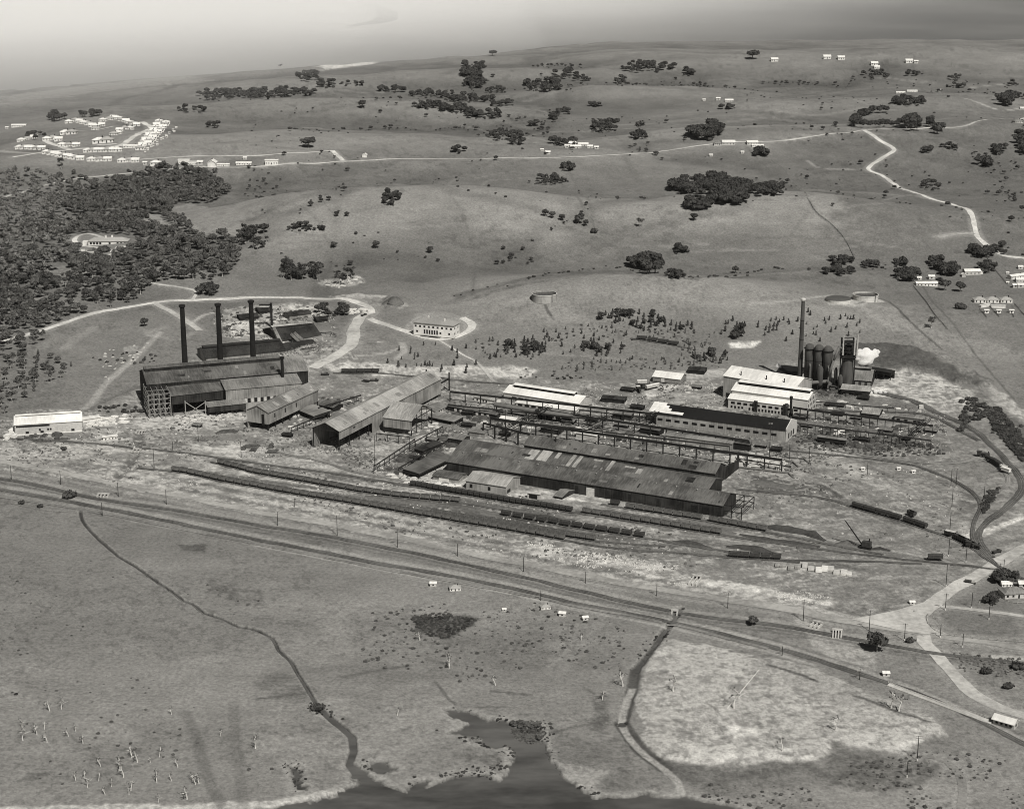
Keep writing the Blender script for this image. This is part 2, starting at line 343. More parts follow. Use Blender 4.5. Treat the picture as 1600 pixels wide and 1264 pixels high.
 ([(80,520),(250,490),(300,520),(220,560),(130,600),(90,560)], .165, 10, 10, .7, .3, 0),
 ([(1530,630),(1600,690),(1640,730),(1640,700),(1560,640),(1540,625)], .08, 8, 5, .8, .6, 0),
 ([(1500,770),(1520,780),(1525,800),(1500,808),(1495,790)], .10, 5, 4, .8, .4, 0),
 ([(1460,925),(1480,905),(1600,905),(1600,1000),(1500,990),(1462,968)], .135, 8, 5, .8, .3, 0),
 ([(1460,1000),(1600,1015),(1600,1110),(1540,1080),(1490,1050)], .16, 12, 9, .6, .7, 0),
 ([(1540,1020),(1600,1025),(1600,1035),(1545,1032)], .42, 4, 3, .7, .7, 0),
 ([(495,104),(545,101),(575,96),(592,94),(590,98),(560,103),(500,109)], .5, 12, 12, .9, .3, .5),
 # flats beyond the hills and the spit on the lake
 ([(0,150),(140,133),(300,118),(330,128),(150,145),(0,165)], .24, 30, 30, .6, .3, 0),
]
# worn tracks, drains and dark lines in the grass: line, width m, value, feather, strength, depth
LINES = [
 ([(125,798),(128,812),(150,838),(185,868),(220,890),(262,920),(286,938),(300,943),(318,957),(345,965),(372,978),(400,983),(425,995),(436,1015),(452,1030),(470,1058),(482,1080),(495,1100)], 1.3, .045, .9, 1, 1.2),
 ([(495,1100),(520,1125),(550,1150),(553,1170),(545,1192),(556,1206)], 2.6, .05, 1.3, .95, 1.9),
 ([(1062,950),(1052,968),(1030,1000),(1012,1025),(993,1045)], 2.8, .055, 1.5, .95, 1.2),
 ([(993,1045),(985,1085),(972,1130)], 4.2, .06, 1.8, .95, .9),
 ([(972,1130),(1000,1170),(1040,1200)], 6.4, .06, 1.8, .95, .3), ([(988,1075),(976,1105),(972,1130),(985,1155),(1010,1180),(1040,1202),(1058,1220),(1065,1240),(1062,1252)], 2.6, .30, 1.2, .95, 0),
 ([(400,1092),(480,1082)], 1.2, .08, 1, .8, 0), ([(290,1113),(310,1165),(325,1215),(345,1258)], 3.2, .115, 2.5, .7, 0), ([(365,1100),(370,1170),(380,1260)], 3.2, .13, 2.5, .6, 0),
 ([(535,1058),(600,1046),(640,1040)], 1.6, .09, 1.4, .8, 0), ([(680,1065),(715,1102),(790,1105)], 1.0, .09, 1, .8, 0), ([(850,1148),(900,1135),(940,1127)], 1.0, .09, 1, .8, 0),
 ([(770,1080),(830,1086)], 1.4, .08, 1, .8, 0),
 ([(1200,1042),(1250,1058),(1275,1068)], 1.4, .07, 1.2, .9, 0), ([(1340,1090),(1400,1115),(1450,1130)], 1.4, .08, 1.2, .9, 0),
 ([(218,672),(213,700),(205,722),(182,748)], 6.5, .12, 2, .95, 1.0),
 ([(1075,430),(1080,405),(1100,390)], 1.5, .13, 2, .4, 0),
 ([(975,243),(990,270),(1000,288)], 3, .125, 6, .6, 0), ([(850,255),(880,290),(910,320),(940,350)], 1.8, .12, 2, .7, 0),
 ([(1262,310),(1275,332),(1300,352),(1320,375),(1335,400)], 1.6, .10, 2, .8, 0), ([(1200,400),(1240,362),(1265,330)], 2, .12, 3, .4, 0),
 ([(1165,228),(1180,245),(1190,270)], 2.5, .10, 3, .7, 0), ([(1340,475),(1380,468),(1420,500),(1470,545)], 1.4, .06, 1.5, .8, 0),
 ([(525,300),(527,380),(528,460)], 3, .145, 8, .5, 0), ([(1440,445),(1470,485),(1500,520),(1555,590),(1590,630)], 1.2, .09, 1.2, .7, 0),
 ([(160,800),(210,815),(300,830)], 1.5, .24, 2, .5, 0), ([(1040,1052),(985,1060)], 2, .08, 2, .5, 0),
 ([(585,765),(640,775)], 2, .1, 2, .6, 0), ([(0,148),(60,143),(130,134),(250,120),(340,110)], 9, .10, 10, .35, 0), ([(100,236),(60,240),(0,236)], 5, .33, 5, .7, 0),
 ([(900,210),(980,240),(975,243)], 3, .22, 5, .3, 0), ([(1200,172),(1280,180),(1350,170)], 4, .25, 8, .5, 0), ([(1300,152),(1370,170),(1400,172)], 3, .25, 4, .4, 0), ([(1370,170),(1500,180)],2,.2,4,.3,0),
 ([(1510,155),(1560,172),(1600,170)], 4, .34, 4, .8, 0), ([(1515,138),(1580,130)], 3, .3, 4, .6, 0),
 ([(1262,250),(1285,262),(1355,263)], 2, .27, 3, .7, 0), ([(1262,312),(1400,308),(1460,312)], 2, .24, 3, .6, 0), ([(640,178),(760,205),(860,222)], 2, .22, 5, .4, 0),
 ([(250,520),(210,560),(165,600),(130,640),(60,660)], 3.5, .33, 3, .7, 0), ([(230,600),(180,620),(120,650)], 3, .1, 2, .7, 0),
 ([(255,512),(230,522),(280,530),(300,520)], 4, .3, 4, .5, 0), ([(300,504),(320,492),(335,488)], 2, .4, 2, .8, 0),
 ([(100,545),(130,520),(145,512)], 5, .26, 6, .5, 0), ([(60,545),(90,525)], 4, .24, 6, .4, 0),
 ([(850,470),(855,485),(862,495)], 1.5, .06, 1.5, .8, 0), ([(800,470),(830,466)], 3, .33, 3, .6, 0), ([(905,450),(960,450),(1050,450)], 3, .22, 6, .5, 0),
 ([(1170,475),(1240,470),(1300,462)], 2.5, .33, 3, .7, 0), ([(1335,474),(1375,500),(1400,515)], 4, .3, 6, .5, 0),
 ([(800,548),(900,556),(1000,565)], 2, .25, 3, .5, 0), ([(640,590),(760,600),(800,610)], 3, .14, 3, .6, 0), ([(480,575),(560,600),(700,602)], 2.5, .14, 3, .6, 0),
 ([(620,560),(632,548),(628,536)], 3, .38, 3, .6, 0), ([(560,556),(600,552),(630,542)], 2, .36, 2, .8, 0), ([(590,535),(620,535)], 1.5, .5, 1, .9, 0), ([(545,540),(590,536)], 1, .1, 1, .7, 0),
 ([(1250,970),(1270,985),(1275,1000),(1300,1020)], 4.5, .33, 3, .9, 0), ([(1600,1040),(1500,1030),(1440,1018)],3,.14,3,.6,0),
]
M_ROAD = mat('gravel_road', .38, .25, .25, .95, bump=.1)
M_ROADW = mat('white_gravel_road', .48, .25, .3, .95, bump=.1)
M_TRACK = mat('dirt_track', .27, .25, .25, .95)
M_BALLAST = mat('dark_ballast', .085, .35, .5, .95)
M_BALL2 = mat('grey_ballast', .18, .3, .5, .95)
M_RAIL = mat('steel_rail', .3, .2, .5, .5, metal=.4)
ROADS = [
 ('road', [(-60,555),(0,535),(65,517),(130,495),(180,483),(240,472),(300,468),(400,465.5),(500,466),(545,470),(575,481),(582,490)], 7, M_ROADW),
 ('road', [(582,489),(565,496),(554,512),(549,538),(530,554),(505,567),(488,576)], 11, M_ROAD),
 ('driveway', [(578,498),(600,507),(640,520),(672,530),(700,529),(728,520),(738,508),(722,497)], 7, M_ROADW),
 ('footpath', [(683,530),(720,553),(745,567),(772,597)], 2.6, M_ROAD),
 ('road', [(242,472),(275,492),(300,508),(312,517)], 6, M_ROAD),
 ('driveway', [(300,468),(306,456),(285,450),(258,446),(240,442),(236,434),(256,420),(262,412)], 3.6, M_ROAD),
 ('driveway', [(160,372),(135,366),(117,374),(125,384),(150,387),(172,392),(176,397),(150,402),(132,399),(130,390)], 5, M_ROADW),
 ('road', [(-60,345),(0,312),(37,301),(75,289),(125,279),(225,269),(282,264),(400,260),(470,256),(537,253),(612,249.5),(700,249),(800,248),(900,246),(975,242),(1075,231),(1125,224),(1200,221.5),(1300,209),(1350,204),(1450,200),(1520,193),(1600,186),(1660,182)], 5, M_ROAD),
 ('road', [(217,250),(275,246),(330,244.5),(400,243.5),(460,240),(520,236)], 4.5, M_ROAD),
 ('road', [(520,236),(527,243),(536,252)], 7, M_ROADW),
 ('road', [(20,246),(60,240),(105,235.5),(150,233),(185,229),(200,221),(215,211),(235,200),(228,194),(220,191)], 10, M_ROADW),
 ('road', [(108,235),(90,228),(76,224),(70,221)], 7, M_ROADW), ('road', [(152,227),(172,226.5),(182,225)], 7, M_ROADW), ('road', [(120,206),(150,204),(165,201),(178,198)], 6, M_ROAD),
 ('road', [(1350,204),(1372,217),(1397,234),(1375,250),(1357,264),(1380,276),(1412,295),(1457,312),(1490,321),(1515,331),(1522,350),(1528,370),(1545,386),(1568,400),(1600,404),(1660,412)], 6.5, M_ROADW),
 ('dirt_track', [(1465,371),(1495,366),(1522,365)], 6, M_TRACK),
 ('road', [(-80,712),(0,722),(90,738),(187,757),(290,778),(400,800),(500,817),(600,836),(700,857),(800,878),(924,902),(1000,916),(1100,932),(1200,947),(1300,966),(1402,984),(1470,994),(1540,1003),(1600,1012),(1680,1022)], 7.5, M_TRACK),
 ('road', [(1660,830),(1600,858),(1560,880),(1505,912),(1478,928),(1455,945),(1438,962),(1425,980)], 9, M_ROAD),
 ('road', [(1425,976),(1444,990),(1447,1004),(1462,1022),(1490,1052),(1520,1083),(1560,1105),(1600,1118),(1660,1136)], 7.5, M_ROAD),
 ('road', [(1455,948),(1480,948),(1520,952),(1560,957),(1600,963),(1660,970)], 4, M_ROAD),
 ('dirt_track', [(1450,1180),(1480,1190),(1500,1210),(1504,1240),(1498,1290)], 4, M_BALL2),
]
LINES += [(p_, w_*1.3, .29, w_*.6+1, .45, 0) for _, p_, w_, _m in ROADS]
_r = np.random.RandomState(3)
# cuttings, verges and worn strips that run with the railways between the works and the marsh
_n = [(-80,740),(25,752),(150,779),(270,797),(400,820),(500,836),(600,855),(700,876),(800,898),(900,922),(1000,945),(1100,964),(1200,975),(1332,998),(1442,1018),(1600,1036)]
_s = [(-80,750),(0,765),(130,788),(250,812),(400,843),(500,862),(600,882),(700,899),(800,919),(900,943),(1000,962),(1100,984),(1200,1009),(1272,1030),(1384,1066),(1459,1094),(1600,1162)]
_w = [(0,722),(187,757),(290,778),(400,800),(500,817),(600,836),(700,857),(800,878),(924,902),(1000,916),(1200,947),(1402,984)]
def _off(pl, dy, a=0, b=99): return [(x, y+dy) for x, y in pl[a:b]]
LINES += [(_off(_n, -6), 2.5, .30, 2.5, .55, 0), (_off(_n, 6), 1.5, .085, 1.5, .6, 0), (_off(_s, -6), 3, .31, 2.5, .6, 0), (_off(_s, 6.5, 0, 9), 2, .27, 2, .5, 0), (_off(_s, 9, 4, 14), 1.6, .33, 1.6, .6, 0), (_off(_w, 6), 2.2, .13, 2, .6, 0), (_off(_w, 10), 2.5, .26, 2, .5, 0),
 (_off(_w, -7), 2.4, .4, 2, .5, 0), (_off(_w, -13, 1), 2, .13, 2, .6, 0), (_off(_w, -19, 1, 9), 2.6, .38, 2.5, .55, 0), (_off(_w, -26, 1, 8), 2.2, .12, 2, .5, 0), (_off(_w, -32, 2, 8), 3, .40, 3, .6, 0), (_off(_n, 11, 4), 1.4, .10, 1.2, .5, 0), (_off(_s, -11, 8), 1.2, .1, 1.2, .5, 0)]
for _k in range(70):   # wheel ruts and spilt streaks across the yard
    _x = _r.uniform(0, 1250); _y0 = 690+.135*_x-_r.uniform(0, 60)+ (18 if _x > 300 else 0); _L = _r.uniform(60, 260); _sl = _r.uniform(.09, .2); _pp = [(_x+_L*t, _y0+_sl*_L*t+_r.uniform(-3, 3)) for t in (0, .3, .6, 1)]
    LINES.append((_pp, _r.uniform(.7, 2.2), [.1, .13, .38, .45][_r.randint(4)], 1.2, .55, 0))
for _k in range(40):
    _x = _r.uniform(1180, 1480); _y0 = _r.uniform(705, 850); _L = _r.uniform(40, 140); _sl = _r.uniform(.15, .5); LINES.append(([(_x, _y0), (_x+_L*.5, _y0+_sl*_L*.42), (_x+_L, _y0+_sl*_L)], _r.uniform(.8, 2), [.12, .14, .34, .38][_r.randint(4)], 1.2, .5, 0))
for _k in range(26):   # sheep and cattle pads, gullies and old fence lines over the paddocks
    _x = _r.uniform(380, 1350); _y0 = _r.uniform(265, 440); _a = _r.uniform(-.35, .35); _L = _r.uniform(50, 170); LINES.append(([(_x+_L*t, _y0+_a*_L*t*.5+_r.uniform(-2.5, 2.5)) for t in (0, .25, .5, .75, 1)], _r.uniform(1, 2.5), [.11, .12, .215, .225][_r.randint(4)], 2.5, .55, 0))
for _k in range(22):
    _x = _r.uniform(300, 1450); _y0 = _r.uniform(120, 235); _a = _r.uniform(-.18, .22); _L = _r.uniform(70, 220); LINES.append(([(_x+_L*t, _y0+_a*_L*t*.5+_r.uniform(-2, 2)) for t in (0, .25, .5, .75, 1)], _r.uniform(2, 5), [.10, .12, .225, .24][_r.randint(4)], 5, .55, 0))
for _pp in ([(700,300),(720,330),(735,380),(740,430),(735,465)],[(880,255),(905,300),(925,345),(940,370)],[(560,330),(600,320),(640,330),(690,325)],[(470,320),(500,350),(520,390),(560,420)],[(1040,355),(1010,370),(970,380),(940,385)],[(640,345),(700,365),(780,360),(850,375)],[(1180,240),(1200,275),(1195,300)],[(620,165),(560,160),(530,155),(515,135)],[(850,170),(820,180),(800,200)],[(890,190),(930,212),(975,222)]):
    LINES.append((_pp, 1.6, .11, 2.5, .4, .5))
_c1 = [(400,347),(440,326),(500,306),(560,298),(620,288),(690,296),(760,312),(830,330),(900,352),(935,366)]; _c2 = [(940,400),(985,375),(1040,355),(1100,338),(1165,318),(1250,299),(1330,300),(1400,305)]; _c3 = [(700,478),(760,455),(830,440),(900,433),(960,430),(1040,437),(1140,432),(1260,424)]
for _c, _w in ((_c1, 5), (_c2, 5), (_c3, 3)): LINES += [(_c, _w, .215, _w*1.6, .5, 0), (_off(_c, -4.5), _w*1.5, .115, _w*2.5, .5, 0)]  # ridge relief put into the colour: pale crest edge, dark strip behind it
for _c in ([(300,150),(380,128),(450,120),(520,140),(600,158)],[(560,165),(650,160),(740,172),(830,200)],[(820,158),(880,140),(960,134),(1050,140),(1120,148)],[(700,118),(800,108),(880,92),(1000,82),(1180,88)],[(1200,160),(1330,142),(1440,140),(1560,152)],[(1050,190),(1150,178),(1250,190)],[(480,180),(560,172),(640,185)]): LINES += [(_c, 7, .20, 12, .45, 0), (_off(_c, -3), 9, .105, 16, .5, 0)]  # far ridges: the same light and dark edges painted on the ground
POOLS = [
 ([(700,1113),(745,1114),(762,1122),(790,1122),(800,1128),(845,1135),(858,1170),(852,1190),(872,1212),(925,1240),(1000,1243),(1090,1248),(1200,1270),(1400,1300),(1640,1330),(1640,1700),(-300,1700),(-300,1330),(100,1290),(300,1276),(440,1260),(530,1240),(560,1222),(545,1196),(552,1190),(575,1205),(598,1225),(640,1230),(645,1215),(665,1212),(672,1224),(700,1212),(745,1206),(770,1212),(785,1195),(800,1175),(790,1160),(760,1162),(740,1150),(702,1146),(722,1138),(735,1130),(712,1125)], 5),
 ([(448,1194),(465,1196),(475,1215),(483,1235),(468,1234),(462,1212),(450,1200)], 3),
 ([(585,1190),(605,1186),(612,1193),(622,1197),(595,1206),(580,1200)], 3),
]
def roadmask(): pass
def build_ground():
    rows = np.concatenate([np.array([-153, -150, -146, -140, -132, -122, -110, -97, -83, -68, -52, -36, -20, -8]), np.arange(0, 150, 1.25), np.arange(150, 470, 1.45), np.arange(470, 1010, 1.9), np.arange(1010, 1300, 2.3),
        np.array([1306, 1320, 1345, 1380, 1430, 1500, 1600, 1750, 2000, 2400, 3200, 4600])])
    cols = np.concatenate([np.array([-3600, -2600, -1900, -1400, -1050, -800, -620, -480, -370, -290, -220, -160, -110, -70, -35]), np.arange(-10, 1611, 2.1), np.array([1635, 1670, 1710, 1760, 1820, 1890, 1970, 2080, 2220, 2400, 2650, 3000, 3500, 4200, 5200])])
    # a fan of cells whose spacing grows with distance, so near ground is fine and far ground coarse
    ang = PITCH-np.arctan((632-rows)/FPX)
    dist = CAMH/np.tan(ang); dist[0] = 60000
    depth = dist*math.cos(PITCH)+CAMH*math.sin(PITCH)
    X = (cols[None, :]-800)/FPX*depth[:, None]; Y = np.repeat(dist[:, None], len(cols), 1)
    x = X.ravel(); y = Y.ravel(); nr, nc = X.shape
    z = land(x, y)
    alb = .168+.03*(fbm(x, y, 420, 3, 41)-.5)+.045*(fbm(x, y, 60, 4, 42)-.5)+.02*(fbm(x, y, 9, 3, 43)-.5)
    alb = alb+(1-sstep(950, 1120, y))*(.10*(fbm(x*.3, y*1.1, 26, 5, 44, .62)-.5)+.05*(fbm(x, y, 120, 3, 45)-.5)+.012)
    alb = alb*(1-.13*sstep(2450, 3000, y))
    # stock tracks and dry streaks that run along the slopes
    alb = alb+.02*(fbm(x*.35, y*1.6, 40, 3, 47)-.5)
    fine = fbm(x, y, 2.2, 3, 50); mid = fbm(x, y, 9, 5, 51, .6); big = fbm(x, y, 45, 3, 52); streak = fbm(x+.35*y, (y-.35*x)*3.0, 9, 5, 53, .62)
    near = 1-sstep(1500, 1700, y)
    z = z+near*(.5*(mid-.5)+.2*(fine-.5))
    # relief shading painted into the grass tone by curvature: dry crests lighter, moist hollows darker
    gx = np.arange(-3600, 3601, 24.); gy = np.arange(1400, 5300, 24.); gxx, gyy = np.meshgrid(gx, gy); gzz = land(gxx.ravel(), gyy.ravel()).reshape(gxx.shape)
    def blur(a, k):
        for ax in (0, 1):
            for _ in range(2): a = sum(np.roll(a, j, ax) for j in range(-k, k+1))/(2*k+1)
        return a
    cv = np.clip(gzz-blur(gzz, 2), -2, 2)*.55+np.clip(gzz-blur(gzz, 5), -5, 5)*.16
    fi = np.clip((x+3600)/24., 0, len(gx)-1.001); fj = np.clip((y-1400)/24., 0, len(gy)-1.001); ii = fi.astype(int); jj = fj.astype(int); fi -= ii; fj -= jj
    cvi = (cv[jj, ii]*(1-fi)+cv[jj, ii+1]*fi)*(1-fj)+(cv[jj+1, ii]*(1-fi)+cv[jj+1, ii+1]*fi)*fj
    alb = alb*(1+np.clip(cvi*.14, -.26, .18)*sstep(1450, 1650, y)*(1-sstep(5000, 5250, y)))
    gu = gully(x, y); gk = sstep(.90, .975, gu)*sstep(1560, 1750, y)*(1-sstep(4300, 4700, y)); z = z-1.3*gk; alb = alb*(1-.24*gk*(.5+fbm(x, y, 30, 3, 71)))
    w1 = fbm(x, y, 22, 4, 61)-.5; w2 = fbm(x, y, 22, 4, 67)-.5
    def sel(pl, pad):
        return np.nonzero((x > pl[:, 0].min()-pad) & (x < pl[:, 0].max()+pad) & (y > pl[:, 1].min()-pad) & (y < pl[:, 1].max()+pad))[0]
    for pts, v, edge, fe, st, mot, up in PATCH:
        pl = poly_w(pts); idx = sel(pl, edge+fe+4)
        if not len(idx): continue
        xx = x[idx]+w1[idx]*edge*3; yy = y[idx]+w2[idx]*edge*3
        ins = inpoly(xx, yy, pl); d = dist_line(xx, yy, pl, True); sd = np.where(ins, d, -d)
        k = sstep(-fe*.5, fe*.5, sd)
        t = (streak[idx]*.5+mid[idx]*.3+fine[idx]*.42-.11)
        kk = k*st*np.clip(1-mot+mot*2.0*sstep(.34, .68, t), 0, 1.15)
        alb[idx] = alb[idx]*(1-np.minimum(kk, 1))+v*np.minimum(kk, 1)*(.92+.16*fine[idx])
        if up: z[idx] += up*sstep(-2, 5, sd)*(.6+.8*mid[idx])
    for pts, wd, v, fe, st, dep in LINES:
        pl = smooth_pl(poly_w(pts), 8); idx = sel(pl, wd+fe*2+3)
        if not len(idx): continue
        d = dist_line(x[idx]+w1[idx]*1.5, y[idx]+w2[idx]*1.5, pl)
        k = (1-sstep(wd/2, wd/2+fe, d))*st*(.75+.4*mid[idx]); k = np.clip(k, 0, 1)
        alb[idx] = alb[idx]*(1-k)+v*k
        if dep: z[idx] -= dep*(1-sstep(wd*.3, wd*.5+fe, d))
        if dep > 1: # pale spoil thrown up beside the drain
            k2 = sstep(wd/2+fe*.4, wd/2+fe, d)*(1-sstep(wd/2+fe, wd/2+fe*2.2, d))*.4; alb[idx] = alb[idx]*(1-k2)+.26*k2
    for pts, edge in POOLS:
        pl = poly_w(pts); idx = sel(pl, 30)
        xx = x[idx]+w1[idx]*edge*2.4+(fine[idx]-.5)*5; yy = y[idx]+w2[idx]*edge*2.4+(mid[idx]-.5)*9
        ins = inpoly(xx, yy, pl); d = dist_line(xx, yy, pl, True); sd = np.where(ins, d, -d)
        z[idx] -= 2.0*sstep(-1.5, 2.5, sd)
        k = sstep(-1.2, 1.2, sd); alb[idx] = alb[idx]*(1-k)+.07*k
        k = sstep(-7, -2, sd)*(1-sstep(-2, 0, sd))*.5; alb[idx] = alb[idx]*(1-k)+.29*k
    # yard clutter: cinders, lime, scrap on the working ground
    yp = poly_w(PATCH[0][0]); idx = sel(yp, 5); ins = inpoly(x[idx], y[idx], yp)
    g = fine[idx]; s2 = streak[idx]
    a = alb[idx]; a = a*np.where(ins, .74+.42*sstep(.3, .7, s2*.6+mid[idx]*.4), 1)
    wh = sstep(.56, .64, s2*.42+big[idx]*.22+g*.40)*.6*(1-.8*sstep(150, 260, x[idx])); a = np.where(ins, a*(1-wh)+.44*wh, a); bk = sstep(.56, .66, fbm(x[idx]+.3*y[idx], y[idx]*2.2, 30, 5, 91, .6))*.5; a = np.where(ins, a*(1-bk)+.12*bk, a)
    alb[idx] = a
    # tussock and scrub speckle on the marsh and the planted slope
    tus = (fbm(x, y, 3.4, 3, 77) > .64) & (fbm(x, y, 70, 2, 78) > .48) & (y < 1700) & (y > 600)
    alb = np.where(tus, alb*.78, alb)
    spk = (fbm(x, y, 9, 3, 87) > .66) & (fbm(x, y, 160, 2, 88) > .5) & (y > 1750) & (y < 4300)
    alb = np.where(spk, alb*.8, alb)
    alb = np.clip(alb, .03, .8)
    i = np.arange((nr-1)*(nc-1)); r = i//(nc-1); c = i % (nc-1); a0 = r*nc+c
    # rows run far -> near: wind so that normals point up
    Fc = np.stack([a0, a0+nc, a0+nc+1, a0+1], 1)
    m = bpy.data.materials.new('soil_and_grass'); m.use_nodes = True; nt = m.node_tree; b = nt.nodes['Principled BSDF']
    b.inputs['Roughness'].default_value = .95; b.inputs['Specular IOR Level'].default_value = .08
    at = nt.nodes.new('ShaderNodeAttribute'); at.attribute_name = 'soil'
    geo = nt.nodes.new('ShaderNodeNewGeometry')
    n1 = nt.nodes.new('ShaderNodeTexNoise'); n1.inputs['Scale'].default_value = .42; n1.inputs['Detail'].default_value = 7; n1.inputs['Roughness'].default_value = .85
    n2 = nt.nodes.new('ShaderNodeTexNoise'); n2.inputs['Scale'].default_value = .045; n2.inputs['Detail'].default_value = 8; n2.inputs['Roughness'].default_value = .72
    ml = nt.nodes.new('ShaderNodeMapRange'); ml.inputs['From Min'].default_value = .3; ml.inputs['From Max'].default_value = .7; ml.inputs['To Min'].default_value = .45; ml.inputs['To Max'].default_value = 1.55
    m2 = nt.nodes.new('ShaderNodeMapRange'); m2.inputs['From Min'].default_value = .3; m2.inputs['From Max'].default_value = .7; m2.inputs['To Min'].default_value = .84; m2.inputs['To Max'].default_value = 1.16
    mm = nt.nodes.new('ShaderNodeMath'); mm.operation = 'MULTIPLY'; mm2 = nt.nodes.new('ShaderNodeMath'); mm2.operation = 'MULTIPLY'
    cmb = nt.nodes.new('ShaderNodeVectorMath'); cmb.operation = 'SCALE'; cmb.inputs[0].default_value = grey(1)[:3]
    L = nt.links.new
    L(geo.outputs['Position'], n1.inputs['Vector']); L(geo.outputs['Position'], n2.inputs['Vector'])
    L(n1.outputs[0], ml.inputs[0]); L(n2.outputs[0], m2.inputs[0]); L(ml.outputs[0], mm.inputs[0]); L(m2.outputs[0], mm.inputs[1])
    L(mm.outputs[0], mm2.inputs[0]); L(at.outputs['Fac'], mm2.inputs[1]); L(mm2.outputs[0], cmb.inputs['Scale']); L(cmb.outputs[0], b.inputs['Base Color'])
    bp = nt.nodes.new('ShaderNodeBump'); bp.inputs['Distance'].default_value = .5; bp.inputs['Strength'].default_value = .6
    L(n1.outputs[0], bp.inputs['Height']); L(bp.outputs[0], b.inputs['Normal'])
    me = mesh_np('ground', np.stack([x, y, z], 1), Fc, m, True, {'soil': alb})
    tag(link('ground', me), kind='structure')
    return dist, cols, Z_(z, nr, nc, dist, depth)
class Z_:
    """height of the finished ground sheet at any place, by looking up its own cells"""
    def __init__(s, z, nr, nc, dist, depth):
        s.z = z.reshape(nr, nc); s.y = dist; s.nr = nr; s.nc = nc
    def set(s, cols): s.cols = cols; return s
    def __call__(s, x, y):
        x = np.atleast_1d(np.asarray(x, float)); y = np.atleast_1d(np.asarray(y, float))
        fr = np.interp(-y, -s.y, np.arange(s.nr))
        depth = y*math.cos(PITCH)+CAMH*math.sin(PITCH)
        fc = np.interp(x/depth*FPX+800, s.cols, np.arange(s.nc))
        r = np.clip(fr.astype(int), 0, s.nr-2); c = np.clip(fc.astype(int), 0, s.nc-2); a = fr-r; b = fc-c; z = s.z
        return (z[r, c]*(1-b)+z[r, c+1]*b)*(1-a)+(z[r+1, c]*(1-b)+z[r+1, c+1]*b)*a
_d0, _c0, GZ = build_ground(); GZ.set(_c0)
def gz(x, y): return float(GZ(x, y)[0])
def GP(px, py):
    """point on the finished ground seen at a photograph pixel"""
    p = G(px, py); return Vector((p.x, p.y, gz(p.x, p.y)))

# ---------------- water ----------------
def water_mat(name, v, rough, bump, scale):
    m = mat(name, v, .3, scale, rough, (.0012, .0035, 1), .5, bump, None, .0012); return m
def sheet(name, pts, z, m, kind='structure', n=1):
    mb = MB(); mb.add([(x, y, z) for x, y in pts], [tuple(range(len(pts)))]); return tag(mb.build(name, m), kind=kind)
sheet('lake', [(-26000, 2900), (26000, 2900), (26000, 45000), (-26000, 45000)], -3.0, water_mat('lake_water', .135, .35, .6, .02))
sheet('creek_water', [(-900, 300), (900, 300), (600, 1000), (-600, 1000)], -1.05, mat('creek_water', .075, .5, .022, .35, (1, 2.6, 1), .4, .05, None, .006))

def far_strip(name, pts, w, m, z=-2.2):
    pl = smooth_pl(np.array([P(px, py, -3.0).xy for px, py in pts]), 60); t = np.gradient(pl, axis=0); t /= np.linalg.norm(t, axis=1)[:, None]; n_ = np.stack([t[:, 1], -t[:, 0]], 1); V = []; s = np.arange(len(pl))
    ww = w*(.5+vnoise(s*.35, s*0, 5))
    for f, zz in ((-1, -3.4), (-.8, z), (.8, z), (1, -3.4)): q = pl+n_*(ww*f/2)[:, None]; V.append(np.stack([q[:, 0], q[:, 1], np.full(len(q), zz)], 1))
    V = np.stack(V, 1).reshape(-1, 3); F_ = [(i*4+k, (i+1)*4+k, (i+1)*4+k+1, i*4+k+1) for i in range(len(pl)-1) for k in range(3)]
    tag(link(name, mesh_np(name, V, F_, m, True)), kind='structure')
M_SPIT = mat('spit_scrub', .06, .4, .01, .95); M_FLAT = mat('tidal_flat', .3, .3, .004, .95)
far_strip('spit', [(520,-6),(545,3),(575,8),(598,15),(605,23),(600,32),(570,38),(545,42)], 70, M_SPIT)
far_strip('tidal_flat', [(440,34),(480,36),(520,38),(560,44)], 150, M_FLAT, -2.7); far_strip('tidal_flat', [(480,20),(505,22),(530,21)], 120, M_SPIT, -2.5)
# ---------------- roads and railways, draped on the ground ----------------
def ribbon(name, pts, w, m, lift=.1, rag=.24, cross=4, crown=0, wpts=None):
    pl = smooth_pl(poly_w(pts), 5.0); n = len(pl)
    t = np.gradient(pl, axis=0); t /= np.linalg.norm(t, axis=1)[:, None]+1e-9; nrm = np.stack([t[:, 1], -t[:, 0]], 1)
    s = np.arange(n); ww = w*np.ones(n) if wpts is None else np.interp(np.linspace(0, 1, n), np.linspace(0, 1, len(wpts)), wpts)
    le = ww/2*(1+rag*(vnoise(s*.31, s*0, 3)-.5)*2+rag*(vnoise(s*.9, s*0, 4)-.5)); ri = ww/2*(1+rag*(vnoise(s*.29, s*0+5, 7)-.5)*2+rag*(vnoise(s*.8, s*0, 9)-.5))
    V = []
    for k in range(cross+1):
        f = k/cross; off = -le*(1-f)+ri*f
        q = pl+nrm*off[:, None]; zz = GZ(q[:, 0], q[:, 1]); dd = q[:, 1]
        V.append(np.stack([q[:, 0], q[:, 1], zz+lift+np.maximum(dd-900, 0)*2.2e-4+crown*(1-(2*f-1)**2)], 1))
    V = np.stack(V, 1).reshape(-1, 3); c1 = cross+1
    # never let the verge dive under a ground bump
    F_ = [(i*c1+k, i*c1+k+1, (i+1)*c1+k+1, (i+1)*c1+k) for i in range(n-1) for k in range(cross)]
    return tag(link(name, mesh_np(name, V, np.array(F_)[:, ::-1], m, True)), kind='structure'), pl
for nm, pts, w, m in ROADS:
    o_, pl_ = ribbon(nm, pts, w, m, lift=.16)
jn = MB()   # the worn triangle where the white road meets the highway
